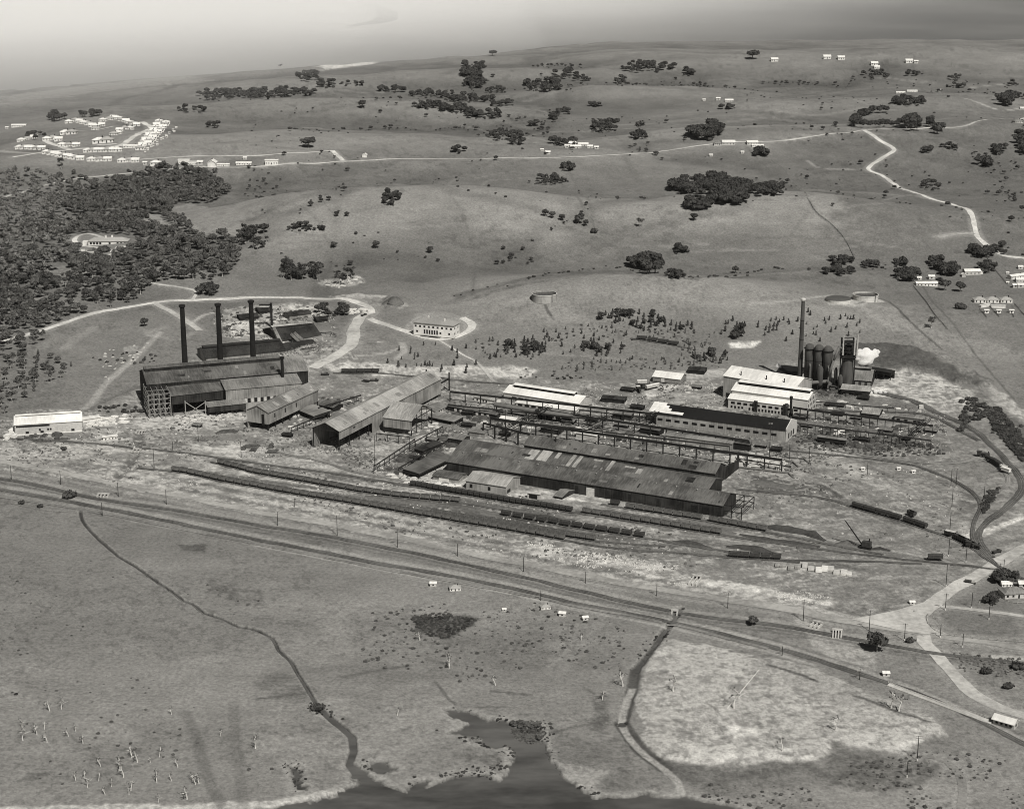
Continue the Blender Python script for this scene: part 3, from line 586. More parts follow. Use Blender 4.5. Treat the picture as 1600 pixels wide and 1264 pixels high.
jp = poly_w([(1330,968),(1400,955),(1440,942),(1462,946),(1448,962),(1452,978),(1485,993),(1440,991),(1400,984)])
cx_, cy_ = jp.mean(0); ring = [(q[0], q[1], gz(q[0], q[1])+.3) for q in jp]; cz_ = gz(cx_, cy_)+.34
jn.add([(cx_, cy_, cz_)]+ring, [(0, i+1, (i+1) % len(ring)+1) for i in range(len(ring))]); tag(jn.build('road', M_ROAD), kind='structure')
TRACKS = {}
def track(key, pts, m=None, w=3.6, rails=True):
    o, pl = ribbon('railway_track', pts, w, m or M_BALLAST, lift=.28, rag=.25, crown=.25)
    TRACKS[key] = pl
    if rails:
        t = np.gradient(pl, axis=0); t /= np.linalg.norm(t, axis=1)[:, None]+1e-9; nrm = np.stack([t[:, 1], -t[:, 0]], 1)
        V = []; F_ = []
        for sgn in (-.72, .72):
            b = len(V)
            for i, q in enumerate(pl):
                for e in (-.07, .07):
                    p = q+nrm[i]*(sgn+e); V.append((p[0], p[1], gz(p[0], p[1])+.86+max(p[1]-900, 0)*2.2e-4))
            F_ += [(b+2*i, b+2*i+1, b+2*i+3, b+2*i+2) for i in range(len(pl)-1)]
        tag(link('rails', mesh_np('rails', V, F_, M_RAIL)), kind='structure')
track('south', [(-80,750),(0,765),(130,788),(250,812),(400,843),(500,862),(600,882),(700,899),(800,919),(900,943),(1000,962),(1100,984),(1200,1009),(1272,1030),(1384,1066),(1459,1094),(1530,1126),(1600,1162),(1680,1205)], w=4.4)
track('south_b', [(0,776),(130,797),(250,820),(400,850),(600,889),(800,926),(900,947),(1045,974),(1200,1014)], M_BALL2, 3)
track('north', [(-80,740),(25,752),(150,779),(270,797),(400,820),(500,836),(600,855),(700,876),(800,898),(900,922),(1000,945),(1100,964),(1200,975),(1332,998),(1442,1018),(1520,1028),(1600,1036),(1680,1045)], w=4.2)
track('upper', [(-60,683),(0,685),(100,691),(200,700),(287,709),(400,725),(500,738),(592,752),(680,768)], w=3.4)
track('t1', [(215,733),(275,739.5),(400,763),(530,785),(670,809),(800,831),(888,846.5),(960,858),(1100,868),(1250,880)], w=3.2)
track('t1b', [(680,806),(800,825),(925,845.5),(1040,855)], w=3)
track('t2', [(330,724),(346,728),(400,741),(492,757),(575,772),(650,781),(717,786.5),(800,800),(900,815)], w=3.2)
track('t3', [(630,757),(646,761),(800,787),(896,802),(1000,818)], w=3.2)
track('t4', [(900,800),(917,804),(1020,820),(1120,836),(1300,862),(1460,880),(1560,890)], w=3.2)
track('t5', [(940,789),(985,796.5),(1102,815),(1200,833),(1290,850),(1380,868)], w=3.2)
track('t6', [(780,806),(900,826),(1015,843),(1150,865),(1220,869)], w=3.2)
track('t7', [(1150,765),(1250,775),(1300,782),(1341,796),(1408,815),(1450,829),(1485,841),(1520,858),(1557,884),(1600,905)], w=3.6)
track('loop', [(1250,595),(1300,605),(1360,612),(1422,628),(1462,645),(1520,672),(1562,710),(1590,742),(1598,760),(1590,778),(1568,797),(1545,815),(1530,832),(1532,850),(1548,872)], w=5.5)
track('loop_b', [(1530,626),(1560,655),(1600,700),(1640,740)], M_BALL2, 4)
track('inner', [(1200,700),(1260,708),(1350,717),(1425,728),(1477,746),(1510,764),(1528,780),(1531,797),(1523,815),(1519,840),(1530,858),(1556,882)], w=3.4)
track('inner_b', [(1300,705),(1375,716),(1450,725),(1500,724),(1525,718),(1545,722),(1562,732),(1574,746),(1572,760),(1555,772)], M_BALL2, 3)
track('yard_a', [(1270,640),(1340,644),(1420,646),(1462,654),(1530,690)], w=4)
track('yard_b', [(560,700),(620,690),(700,668)], M_BALL2, 3)
track('yard_c', [(420,705),(500,722),(560,740),(640,755)], M_BALL2, 3)
track('quarry', [(520,584),(600,586),(700,594),(800,602)], w=3, rails=False)
track('hill', [(985,529),(1030,536),(1080,545)], w=3, rails=False)
track('spur', [(1090,868),(1215,876),(1330,878),(1440,882)], w=3)
# ================= BUILDINGS OF THE WORKS =================
def hgt(bx, by, ty, z0=0.0):
    """height of something standing at base pixel (bx,by) whose top shows at row ty"""
    B = P(bx, by, z0); a, b, c = rays(bx, ty); return CAMH+float(B.y*c/b)-z0
M_STEEL = mat('dark_steel', .02, .3, .4, .7)
M_RUST = mat('rusty_sheet_roof', .088, .42, .5, .85, (1.6, .12, 1), .05, 0, None, .06)
M_RUSTD = mat('dark_rusty_sheet', .028, .55, .5, .85, (1.6, 1, .12), .05, 0, None, .08)
M_IRONR = mat('grey_iron_roof', .165, .35, .5, .8, (1.6, .12, 1), .06, 0, None, .05)
M_IRONL = mat('pale_iron_roof', .26, .35, .5, .75, (1.8, .12, 1), .06, 0, None, .05)
M_IRONW = mat('grey_iron_wall', .21, .4, .6, .85, (1.6, 1, .1), .05, 0, None, .08)
M_PALEW = mat('pale_iron_wall', .26, .3, .6, .85, (1.6, 1, .1), .05, 0, None, .08)
M_WHITER = mat('white_sheet_roof', .60, .16, .4, .7, (1.2, .15, 1), .08, 0, None, .05)
M_WHITEW = mat('white_wall', .62, .14, .5, .85)
M_CREAM = mat('cream_wall', .40, .2, .5, .85)
M_TILE = mat('tiled_roof', .24, .2, 1.2, .9)
M_TILEL = mat('pale_tiled_roof', .30, .15, 1.0, .9)
M_DARKW = mat('window_dark', .012, .3, 1, .4, spec=.2)
M_BRICK = mat('dark_brick', .016, .25, .6, .9)
M_CONC = mat('concrete', .42, .2, .4, .9)
M_CONCD = mat('weathered_concrete', .26, .3, .5, .9, (1, 1, .3))
M_WOOD = mat('grey_timber', .2, .3, .8, .9)
M_COAL = mat('coal', .045, .35, .5, .9, bump=.3)
M_ORE = mat('ore_fines', .10, .3, .4, .95, bump=.3)
M_STEELM = mat('grey_painted_steel', .07, .3, .3, .7, (1, 1, .2))
M_GASP = mat('gas_main_steel', .12, .2, .3, .6)
M_BLACKR = mat('tarred_roof', .007, .3, .4, .6, (1, .2, 1), .3)
M_SCRAP = mat('pale_stock', .5, .25, .6, .9)
M_SCRAPD = mat('dark_scrap', .08, .4, .6, .9)
def frame(eL, eR, base, z0=0.0, he=None):
    if he is None:
        t = (base[0]-eL[0])/(eR[0]-eL[0]); he = hgt(base[0], base[1], eL[1]+t*(eR[1]-eL[1]), z0)
    A = P(eL[0], eL[1], z0+he); B = P(eR[0], eR[1], z0+he)
    d = Vector((B.x-A.x, B.y-A.y)); return A, B, he, d.length, math.atan2(d.y, d.x)
def depth_to(A, yaw, px, z0, he, slope):
    """how far behind the front line the point seen at px stands if the roof climbs with this slope"""
    lo, hi = 0., 120.
    for _ in range(40):
        m = (lo+hi)/2; q = P(px[0], px[1], z0+he+slope*m)
        dd = -(q.x-A.x)*math.sin(yaw)+(q.y-A.y)*math.cos(yaw)
        if dd > m: lo = m
        else: hi = m
    return m
def part(root, S, name, mb, m, label=None, smooth=False):
    o = mb.build(name, m, root, (S['A'][0]-root.location.x, S['A'][1]-root.location.y, S['z']-root.location.z), S['yaw'], smooth)
    if label: o['label'] = label
    return o
def shed(name, label, cat, eL, eR, base, rpx, roofm, wallm, slope=.32, mono=False, z0=0.0, opn=0.0, root=None, group=None, he=None,
         front=True, left=True, right=True, back=True, post=10.0, over=.6, w=None, wallname='wall', roofname='roof', rightopen=False, th=.3, leftopn=None, partial=None):
    A, B, he, L, yaw = frame(eL, eR, base, z0, he)
    if w is None:
        dd = depth_to(A, yaw, rpx, z0, he, slope); w = dd if mono else 2*dd
    hr = he+slope*(w if mono else w/2); yr = w if mono else w/2
    if root is None: root = thing(name, label, cat, (A.x, A.y, z0), 0, group)
    S = dict(A=(A.x, A.y), yaw=yaw, z=z0, L=L, w=w, he=he, hr=hr, root=root)
    zb = -.6 if not opn else opn
    f = MB()
    if front: f.box(0, L, 0, th, zb, he-.05)
    if back: f.box(0, L, w-th, w, -.6, (hr if mono else he)-.05)
    lz = zb if leftopn is None else leftopn
    for x0, on, zz in ((0, left, lz), (L-th, right, zb)):
        if on:
            poly = [(x0, th, zz), (x0, w-th, zz if opn else -.6), (x0, w-th, (hr if mono else he)-.1)]+([] if mono else [(x0, yr, hr-.1)])+[(x0, th, he-.1)]
            f.prism(poly, (th, 0, 0))
    if f.v: part(root, S, wallname, f, wallm)
    r = MB(); o = over
    def slab(y0, z0_, y1, z1): r.hexa([(-o, y0, z0_), (L+o, y0, z0_), (L+o, y1, z1), (-o, y1, z1), (-o, y0, z0_+.3), (L+o, y0, z0_+.3), (L+o, y1, z1+.3), (-o, y1, z1+.3)])
    slab(-o, he-o*slope, yr, hr)
    if not mono: slab(yr+.002, hr, w+o, he-o*slope)
    part(root, S, roofname, r, roofm)
    if opn:
        n = max(1, int(L/post)); base_mb = MB().box(-.3, .3, -.3, .3, -.6, he-.3); me = base_mb.mesh('post', M_STEEL)
        ca, sa = math.cos(yaw), math.sin(yaw)
        for k in range(n+1):
            x = .5+(L-1)*k/n; y = .7
            link('post', me, root, (A.x-root.location.x+x*ca-y*sa, A.y-root.location.y+x*sa+y*ca, 0), yaw)
        if not left or not right:
            for x in ([.5] if not left else [])+([L-.5] if not right else []):
                y = w-.7; link('post', me, root, (A.x-root.location.x+x*ca-y*sa, A.y-root.location.y+x*sa+y*ca, 0), yaw)
    return S
def at(S, x, y, z=0):
    ca, sa = math.cos(S['yaw']), math.sin(S['yaw']); r = S['root'].location
    return (S['A'][0]-r.x+x*ca-y*sa, S['A'][1]-r.y+x*sa+y*ca, S['z']-r.z+z)
def windows(S, xs, z, wd, ht, face='front', m=None, name='window', proud=.12):
    m = m or M_DARKW
    me = MB().box(-wd/2, wd/2, -proud, .1, 0, ht).mesh(name, m)
    for x in xs:
        if face == 'front': link(name, me, S['root'], at(S, x, 0, z), S['yaw'])
        elif face == 'right': link(name, me, S['root'], at(S, S['L'], x, z), S['yaw']+math.pi/2)
        elif face == 'left': link(name, me, S['root'], at(S, 0, x, z), S['yaw']-math.pi/2)
def monitor(S, x0, x1, wd, up, roofm, wallm, side=.0):
    """raised ventilator along the ridge"""
    yc = S['w']/2; hr = S['hr']; b = MB().box(x0, x1, yc-wd/2, yc+wd/2, hr-wd*.3, hr+up)
    part(S['root'], S, 'monitor_wall', b, wallm)
    r = MB(); e = .5; s = .28
    for sg in (-1, 1):
        ye = yc+sg*(wd/2+e); zz = hr+up-.1
        r.hexa([(x0-e, ye, zz), (x1+e, ye, zz), (x1+e, yc, zz+s*wd/2), (x0-e, yc, zz+s*wd/2), (x0-e, ye, zz+.25), (x1+e, ye, zz+.25), (x1+e, yc, zz+s*wd/2+.25), (x0-e, yc, zz+s*wd/2+.25)][::1])
    part(S['root'], S, 'monitor_roof', r, roofm)
def chimney(label, bx, by, ty, r0, r1, m, z0=0.0, group=None, cap=True, capm=None):
    B = P(bx, by, z0); h = hgt(bx, by, ty, z0)
    t = thing('chimney', label, 'chimney', (B.x, B.y, z0), 0, group)
    MB().lathe([(r0*1.25, -.5), (r0*1.25, 3), (r0, 3.2), (r1, h-2.5)], 20).build('shaft', m, t, smooth=False)
    MB().lathe([(r1*1.05, h-2.5), (r1*1.45, h-1.8), (r1*1.45, h-.4), (r1*.9, h)], 20).build('cap', capm or m, t)
    for k in range(3):
        zz = h*(.3+.22*k); rr = r0+(r1-r0)*(.3+.22*k); MB().lathe([(rr+.14, zz), (rr+.14, zz+.5)], 20).build('band', M_STEEL, t)
    return t

def roof_patches(S, n, mats, slope, seed, y1=None):
    """replaced and rusted sheets lying on the front slope, each a patch proud of the roof"""
    r = np.random.RandomState(seed); W = (y1 or S['w']/2)-1.2
    for k in range(n):
        wd = r.choice([1.2, 2.4, 3.6, 6]); x = r.uniform(1, S['L']-wd-1); d = r.uniform(1.5, min(6, W)); y = r.uniform(.3, max(.4, W-d)); za = S['he']+slope*y+.32; zb = S['he']+slope*(y+d)+.32; t = .04+.012*(k % 3)
        q = MB().hexa([(x,y,za-.05),(x+wd,y,za-.05),(x+wd,y+d,zb-.05),(x,y+d,zb-.05),(x,y,za+t),(x+wd,y,za+t),(x+wd,y+d,zb+t),(x,y+d,zb+t)]); part(S['root'], S, 'patch_sheet', q, mats[r.randint(len(mats))])
def roof_vents(S, n, slope, up=1.2):
    me = MB().lathe([(.35, -.6), (.35, up*.6), (.7, up*.6), (.15, up)], 8).mesh('roof_vent', M_IRONW)
    for k in range(n): x = S['L']*(k+.5)/n; link('roof_vent', me, S['root'], at(S, x, S['w']*.42, S['he']+slope*S['w']*.42+.3), 0)
# --- open-hearth shed with its chimneys, far left ---
S = shed('steel_furnace_shed', 'huge dark rusty steelmaking shed with stepped roofs below the three tall black chimneys', 'factory shed',
    (230,601), (447,582), (232,643), (226,577.5), M_RUST, M_RUSTD, .3, left=True, opn=0)
R1 = S['root']; S1 = S
monitor(S, 1, S['L']-1, 9, 1.6, M_RUST, M_RUSTD); roof_patches(S, 12, [M_RUSTD, M_IRONR, M_RUST], .3, 1)
shed('', '', '', (447.5,582), (481,579), (450,624), (444,558), M_IRONR, M_RUSTD, .3, root=R1, left=False, he=S['he']-.6)
S = shed('', '', '', (268,619), (352,609.5), (290,648), (263,604.5), M_RUST, M_RUSTD, .16, mono=True, root=R1, opn=9.5, left=False, back=False, post=24)
S = shed('', '', '', (352.5,609.5), (471,599), (400,640), (350,593.5), M_IRONR, M_IRONW, .16, mono=True, root=R1, left=False, back=False)
windows(S, [3+5.2*k for k in range(11)], 6.5, 2.2, 3.6, m=M_DARKW)
windows(S, [5.6+5.2*k for k in range(11)], 6.7, 1.8, 3.2, m=M_SCRAP, name='whitewashed_pane')
S = shed('', '', '', (325,636), (384,630), (330,651), (325,628), M_IRONR, M_RUSTD, .22, mono=True, root=R1, opn=3.5, back=False, post=7)
S = shed('', '', '', (352,603), (446,594), (400,640), (350,600), M_IRONL, M_CONC, .1, mono=True, root=R1, he=17.5, w=2, back=False)
# steel skeleton of the unfinished end bay
f = MB(); A0 = P(234, 655); A1 = P(268, 652); dv = (A1-A0); nv = Vector((-dv.y, dv.x, 0)).normalized()*34
for i in range(5):
    for j in range(4):
        b = A0+dv*(i/4)+nv*(j/3); f.beam(b, b+Vector((0, 0, 20-j*.3)), .55)
for z in (4, 8, 12, 16, 20):
    for j in range(4): f.beam(A0+nv*(j/3)+Vector((0, 0, z)), A1+nv*(j/3)+Vector((0, 0, z)), .45)
    for i in range(5): f.beam(A0+dv*(i/4)+Vector((0, 0, z)), A0+dv*(i/4)+nv+Vector((0, 0, z)), .4)
for i in range(4): f.beam(A0+dv*(i/4)+Vector((0, 0, 4)), A0+dv*((i+1)/4)+Vector((0, 0, 12)), .3)
f.v = [(x-R1.location.x, y-R1.location.y, z) for x, y, z in f.v]; f.build('steel_frame', mat('weathered_girder', .17, .3, .5, .8), R1)
bx = MB(); c = P(306, 649)-R1.location
for s in (-1, 1): bx.beam((c.x-8*s, c.y, 0), (c.x+8*s, c.y, 11), .5)
for s in (-1, 1): bx.beam((c.x-8*s, c.y, -.5), (c.x-8*s, c.y, 12), .6)
bx.build('cross_brace', mat('pale_girder', .25, .2, .5, .8), R1)
for x, yb, yt, lab in ((291.5,612,476,'leftmost of the three tall black brick chimneys behind the steelmaking shed'), (346.5,607,474,'middle one of the three tall black brick chimneys behind the steelmaking shed'), (397.5,603,469,'rightmost of the three tall black brick chimneys behind the steelmaking shed')):
    chimney(lab, x, yb, yt, 2.6, 1.9, M_BRICK, group='tall black chimneys behind the steelmaking shed')
chimney('slim dark iron chimney rising through the lower front roof of the steelmaking shed', 443, 628, 557, 1.5, 1.25, M_BRICK)
# long dark building behind it
S = shed('boiler_shed', 'long low dark shed with striped roof behind the three black chimneys', 'factory shed', (322,560), (446,548), (322,575), (322,543), M_RUSTD, M_IRONW, .3, z0=.5)
monitor(S, 1, S['L']-1, 6, 1.2, M_RUSTD, M_STEEL); windows(S, [4+4.4*k for k in range(int(S['L']/4.4)-1)], 2.2, 1.6, 2.6)
# --- gabled crane shed ---
S = shed('gabled_shed', 'mid-sized grey gabled shed with half-open wall between the steelmaking shed and the long pale-roofed shed', 'factory shed', (419,645), (497,609), (419,674), (399,635.5), M_IRONR, M_IRONW, .45, opn=5.5, back=True)
roof_patches(S, 8, [M_IRONL, M_RUST], .45, 6); windows(S, [9, 24, 40], 9, 1.4, 3.4); windows(S, [5], 4, 2.4, 9, 'left', name='door')
# --- long shed with pale roof ---
S = shed('long_crane_shed', 'very long grey iron shed with pale roof, open at its near end', 'factory shed', (530,674), (689,592), (529,706), (513,658), M_IRONL, M_IRONW, .45, opn=9.0, left=False, back=True, post=14)
SL = S; roof_patches(S, 12, [M_IRONR, M_IRONL, M_IRONR], .45, 5)
w_ = MB().box(S['L']*.30, S['L']*.42, -.02, .28, -.5, 9.0).box(S['L']*.44, S['L']*.54, -.02, .28, .5, 9.0).box(S['L']*.62, S['L'], -.02, .28, 3.2, 9); part(S['root'], S, 'side_cladding', w_, M_IRONW)
windows(S, [22], 12.3, 2.6, 1.2, name='vent')
tr = MB()
for x in (0.4,):
    n = 8; yy = [S['w']*k/n for k in range(n+1)]
    zt = lambda y: S['he']+.45*min(y, S['w']-y)-.4
    tr.beam((x, 0, S['he']-.6), (x, S['w'], S['he']-.6), .35)
    for k in range(1, n): tr.beam((x, yy[k], S['he']-.6), (x, yy[k], zt(yy[k])), .25)
part(S['root'], S, 'end_truss', tr, M_STEEL)
g = MB().beam((S['L'], 1, 11.5), (S['L']+17, 1, 11.5), .5, 1.3).beam((S['L'], S['w']-1, 11.5), (S['L']+17, S['w']-1, 11.5), .5, 1.3)
for x in (S['L']+16.5,):
    for y in (1, S['w']-1): g.beam((x, y, -.5), (x, y, 17), .9)
g.beam((S['L']+16.5, 1, 11.5), (S['L']+16.5, S['w']-1, 11.5), .5)
part(S['root'], S, 'crane_gantry', g, M_STEEL)
# cross shed
S = shed('cross_shed', 'short grey gabled shed open at right, set against the long pale-roofed shed', 'factory shed', (599,652), (643,657.5), (642,682), (617,627.5), M_IRONL, M_IRONW, .42, opn=5.0, right=False, back=False, left=False, post=11)
w_ = MB(); 
for k in range(5):
    y = S['w']*k/4; w_.beam((S['L']-.4, y, -.5), (S['L']-.4, y, S['he']+.42*min(y, S['w']-y)-.3), .4)
w_.beam((S['L']-.4, 0, S['he']-.5), (S['L']-.4, S['w'], S['he']-.5), .5); part(S['root'], S, 'end_truss', w_, M_STEEL)
S = shed('office_hut', 'small white-walled office with grey roof just right of the short cross shed', 'building', (681,643.5), (699,635), (681,648), (676,634), M_IRONR, M_WHITEW, .3)
windows(S, [2.5+3.2*k for k in range(5)], .9, 1.3, 1.6)
S = shed('store_shed', 'flat dark store shed with black open front below the small white office', 'building', (669,651), (709,659), (700,664), (672,641), M_IRONR, M_RUSTD, .08, mono=True, opn=2.2)
S = shed('low_annex', 'low grey lean-to beside the gabled shed at the edge of the scrap yard', 'building', (465,640), (490,650), (488,658), (478,627), M_IRONR, M_RUSTD, .1, mono=True, opn=2.5)
S = shed('workshop', 'long low dark workshop with pale window bays beyond the small white office', 'building', (699,634), (776,648.5), (740,650), (700,631), M_RUST, M_RUSTD, .3)
windows(S, [8+5.2*k for k in range(int(S['L']/5.2)-2)], 1.2, 2.4, 2.2, m=M_SCRAP)
S = shed('white_hut', 'small white hut with dark doorways left of the white monitor-roofed shed', 'building', (741,620), (773,626), (757,630), (745,616), M_IRONL, M_WHITEW, .25)
windows(S, [3, 6.4, 9, 12], .6, 1.3, 2); 
S = shed('stock_shed', 'low ribbed iron store behind the left end of the big rolling mill', 'building', (733,674), (757,677.5), (745,683), (735,666), M_IRONR, M_IRONW, .25)
S = shed('white_gabled_house', 'cream pump house with pale hipped roof among the crane runways', 'building', (779,656.5), (803,659.5), (790,667), (785,650), M_WHITER, M_CREAM, .3)
windows(S, [3, 5.5, 9], 2, 1.2, 1.3)
# --- rolling mill ---
S = shed('rolling_mill_shed', 'biggest dark rusty shed, nearest of the long rolling mill roofs beside the sidings', 'factory shed', (698,721), (1129,790), (1127,809), (710,703.5), M_RUST, M_RUSTD, .34, opn=0)
SM = S; roof_patches(S, 16, [M_RUSTD, M_IRONR, M_RUST, M_RUST], .34, 2); roof_vents(S, 14, .34, .9)
windows(S, [S['L']*.12+k*4.4 for k in range(9)], 1.0, 1.3, 4.5); 
windows(S, [S['L']*.905, S['L']*.945], .1, 5, 5.5, name='doorway'); windows(S, [S['L']*.54], .2, 6, 6, m=M_SCRAP, name='door'); windows(S, [S['L']*f_ for f_ in (.49,.42,.3,.6,.68,.78,.85)], .2, 2.2, 6, m=M_STEEL, name='door')
fr = MB(); L = S['L']
for x in (L+6, L+13):
    for y in (1, S['w']-1): fr.beam((x, y, -.5), (x, y, 9), .5)
    fr.beam((x, 1, 9), (x, S['w']-1, 9), .4); fr.beam((x, 1, 5), (x, S['w']-1, 5), .4)
for y in (1, S['w']-1):
    for z in (5, 9): fr.beam((L, y, z), (L+13, y, z), .45)
part(S['root'], S, 'open_end_frame', fr, M_STEEL)
yaw = S['yaw']
S = shed('mill_middle_bay', 'middle roof of the rolling mill with paler patched sheets', 'factory shed', (712,702.5), (1106,765.5), (1100,786), (734,688), M_RUST, M_RUSTD, .30, he=SM['he']+.3, left=True)
roof_patches(S, 12, [M_RUSTD, M_IRONR, M_IRONR], .30, 3, 14); pm = MB(); sl = .30
for x0, x1, y0, y1 in ((55,62,2,14),(64,72,2.5,15),(88,91,1,15),(93,96,1,15),(118,121,3,15),(76,79,8,15),(130,138,10,12),(140,144,5,11),(105,112,12,14)):
    z0_, z1_ = S['he']+sl*y0+.34, S['he']+sl*y1+.34
    pm.hexa([(x0,y0,z0_-.05),(x1,y0,z0_-.05),(x1,y1,z1_-.05),(x0,y1,z1_-.05),(x0,y0,z0_),(x1,y0,z0_),(x1,y1,z1_),(x0,y1,z1_)])
part(S['root'], S, 'patch_sheet', pm, M_IRONL)
S = shed('mill_back_shed', 'tall rearmost shed of the rolling mill with smooth dark roof and ribbed gable', 'factory shed', (819,695), (1117,740), (1117,763), (831,680), M_RUST, M_RUSTD, .42)
roof_patches(S, 10, [M_RUSTD, M_IRONR], .42, 4); vt = MB().tube((22, S['w']*.35, S['hr']-3), (22, S['w']*.35, S['hr']+2.5), .5); part(S['root'], S, 'roof_vent', vt, M_STEEL)
vt = MB().tube((34, S['w']*.3, S['hr']-4), (34, S['w']*.3, S['hr']-.5), .4); part(S['root'], S, 'roof_vent', vt, M_STEEL)
ex = MB().prism([(S['L']+.02, S['w'], -.5), (S['L']+.02, S['w']+26, -.5), (S['L']+.02, S['w']+26, 7), (S['L']+.02, S['w'], 10)], (.4, 0, 0)); ex.beam((S['L'], S['w']+26, -.5), (S['L'], S['w']+26, 13), 1.2)
part(S['root'], S, 'side_screen', ex, M_RUSTD)
# lean-to passage between crane line and mill, left
S = shed('loading_shed', 'narrow dark-roofed loading shed pointing at the viewer left of the rolling mill', 'building', (655,740), (708,714), (657,748), (636,729), M_RUST, M_STEEL, .1, mono=True, opn=2.5)
S = shed('beige_store', 'pale hip-roofed store with three dark openings in front of the rolling mill', 'building', (728,751), (790,760.5), (728,764), (737,736), M_IRONL, M_PALEW, .28)
windows(S, [4, 18], 1.6, 2, 2.6, name='opening'); windows(S, [5], .3, 5, 2.5, 'right', name='opening')
S = shed('small_office', 'small dark-roofed office with one white wall panel left of the pale hip-roofed store', 'building', (676,743), (716,749), (676,749.5), (680,735), M_RUST, M_IRONW, .22)
pn = MB().box(5, 13, -.2, 0, -.3, 2.6); part(S['root'], S, 'white_panel', pn, M_WHITEW)
S = shed('small_hut', 'small square iron hut standing beside the front wall of the rolling mill', 'hut', (866,774.5), (878,777), (866,779), (869,763), M_IRONR, M_RUSTD, .25)
S = shed('open_hut', 'tiny pale hut with black opening beside the siding in front of the rolling mill', 'hut', (824,770), (843,772.5), (824,779), (825,768), M_CREAM, M_CREAM, .08, mono=True)
windows(S, [4.3], .2, 6, 3.2, name='opening')
# --- white shed with monitor ---
S = shed('white_monitor_shed', 'long white-roofed shed with raised ridge ventilator in the middle of the works', 'factory shed', (787,613), (905,631), (895,640), (795,601), M_WHITER, M_CREAM, .33)
monitor(S, 5, S['L']-9, 5.5, 1.5, M_WHITER, M_STEEL); windows(S, [10+6*k for k in range(8)], .6, 4.2, 2.6)
S = shed('white_lean_to', 'low white lean-to in front of the white monitor-roofed shed', 'building', (806,629), (899,642), (806,634), (806,623), M_WHITER, M_CREAM, .12, mono=True)
windows(S, [4+6*k for k in range(8)], .4, 4, 1.6)
S = shed('iron_store', 'small cream store with dark window strip beneath the crane runways', 'building', (853,643), (888,648), (870,656), (856,639), M_IRONR, M_PALEW, .2)
windows(S, [5, 10.5, 16], 1.2, 4, 1.5)
# --- pale-walled building with black roof ---
S = shed('black_roofed_mill', 'long building with black tarred roof and pale wall pierced by many small windows', 'factory shed', (1024,645.5), (1228,672.5), (1126,677), (1018,628.5), M_BLACKR, M_PALEW, .36)
windows(S, [4+7.1*k for k in range(int(S['L']/7.1))], 3.8, 4.2, 1.9)
slb = MB(); 
for k in range(4):
    y0 = 1.2+k*3.1; z = S['he']+.36*y0+.4; x1 = 5+(3-k)*3 if k else 22
    slb.hexa([(-6, y0, z-.1), (x1, y0, z-.1), (x1, y0+3, z+1.0), (-6, y0+3, z+1.0), (-6, y0, z), (x1, y0, z), (x1, y0+3, z+1.1), (-6, y0+3, z+1.1)])
part(S['root'], S, 'new_roof_sheet', slb, M_WHITER)
gb = MB(); w, he, hr = S['w'], S['he'], S['hr']; L = S['L']
gb.prism([(L+.02, -.5, -.5), (L+.02, w+.5, -.5), (L+.02, w+.5, he+1.5), (L+.02, w/2, hr+1.6), (L+.02, -.5, he+1.5)], (.8, 0, 0)); part(S['root'], S, 'end_gable', gb, M_CREAM)
windows(S, [5, 11, 17], 2, 2.4, 4, 'right', proud=1.0)
S = shed('iron_fenced_shed', 'low corrugated shed hidden behind the pipe line, left of the little dark cubicle', 'building', (1040,680), (1144,693.5), (1100,698), (1040,675), M_IRONR, M_IRONW, .2)
S = shed('dark_cubicle', 'dark box-shaped shed at the end of the low corrugated shed', 'building', (1145,691), (1171,695), (1158,704), (1145,687), M_RUST, M_STEEL, .15, mono=True)
S = shed('open_bay', 'small flat-roofed open store on the waste ground right of the black-roofed mill', 'building', (1277,682), (1320,688), (1298,695), (1283,680), M_IRONR, M_STEEL, .12, mono=True, opn=2)
# --- blast furnace power house group ---
S = shed('power_house', 'large pale power house with white roof, farthest of the three stepped white roofs', 'factory shed', (1130.5,587), (1243,606), (1131,621), (1138,570.5), M_WHITER, M_PALEW, .34)
windows(S, [6], 1.0, 6, 3.5); windows(S, [7, 14, 20], 4, 2.2, 4, 'right')
vt = MB()
for x in (14, 37, 53): vt.tube((x, 4, S['he']+.5), (x, 4, S['he']+5), .45)
part(S['root'], S, 'roof_vent', vt, M_STEEL)
S = shed('engine_house', 'middle white-roofed engine house with dark strip windows and pale gable', 'factory shed', (1143.6,609.5), (1262,625), (1262,650), (1149,597), M_WHITER, M_CREAM, .34)
monitor(S, 3, S['L']-1, 6, 1.6, M_WHITER, M_STEEL)
for z in (2, 6.5, 10.5): windows(S, [3, 7, 11, 15, 19], z, 1.4, 2.4, 'right')
S = shed('front_office_range', 'low white-roofed brick range with arched windows in front of the engine house', 'building', (1138,622.5), (1232,634), (1200,646), (1143,615), M_WHITER, M_CREAM, .3)
windows(S, [4+5.2*k for k in range(11)], 4.4, 3.2, 1.9); windows(S, [18+2.7*k for k in range(12)], .8, 1.5, 2.2); windows(S, [3, 6, 9, 12], 1, 1.6, 2)
pr = MB()
for x in (22, 23.6, 46, 47.4): pr.box(x, x+1.1, -1.6, -.3, -.5, 9.5)
part(S['root'], S, 'buttress_stack', pr, M_STEEL)
chimney('short dark chimney between the low brick range and the engine house', 1235, 652, 619, 1.1, .9, M_BRICK)
chimney('very tall slender dark chimney beside the three hot-blast stoves', 1249, 600, 466, 2.2, 1.5, M_STEELM, capm=M_CONC)
stove0 = None
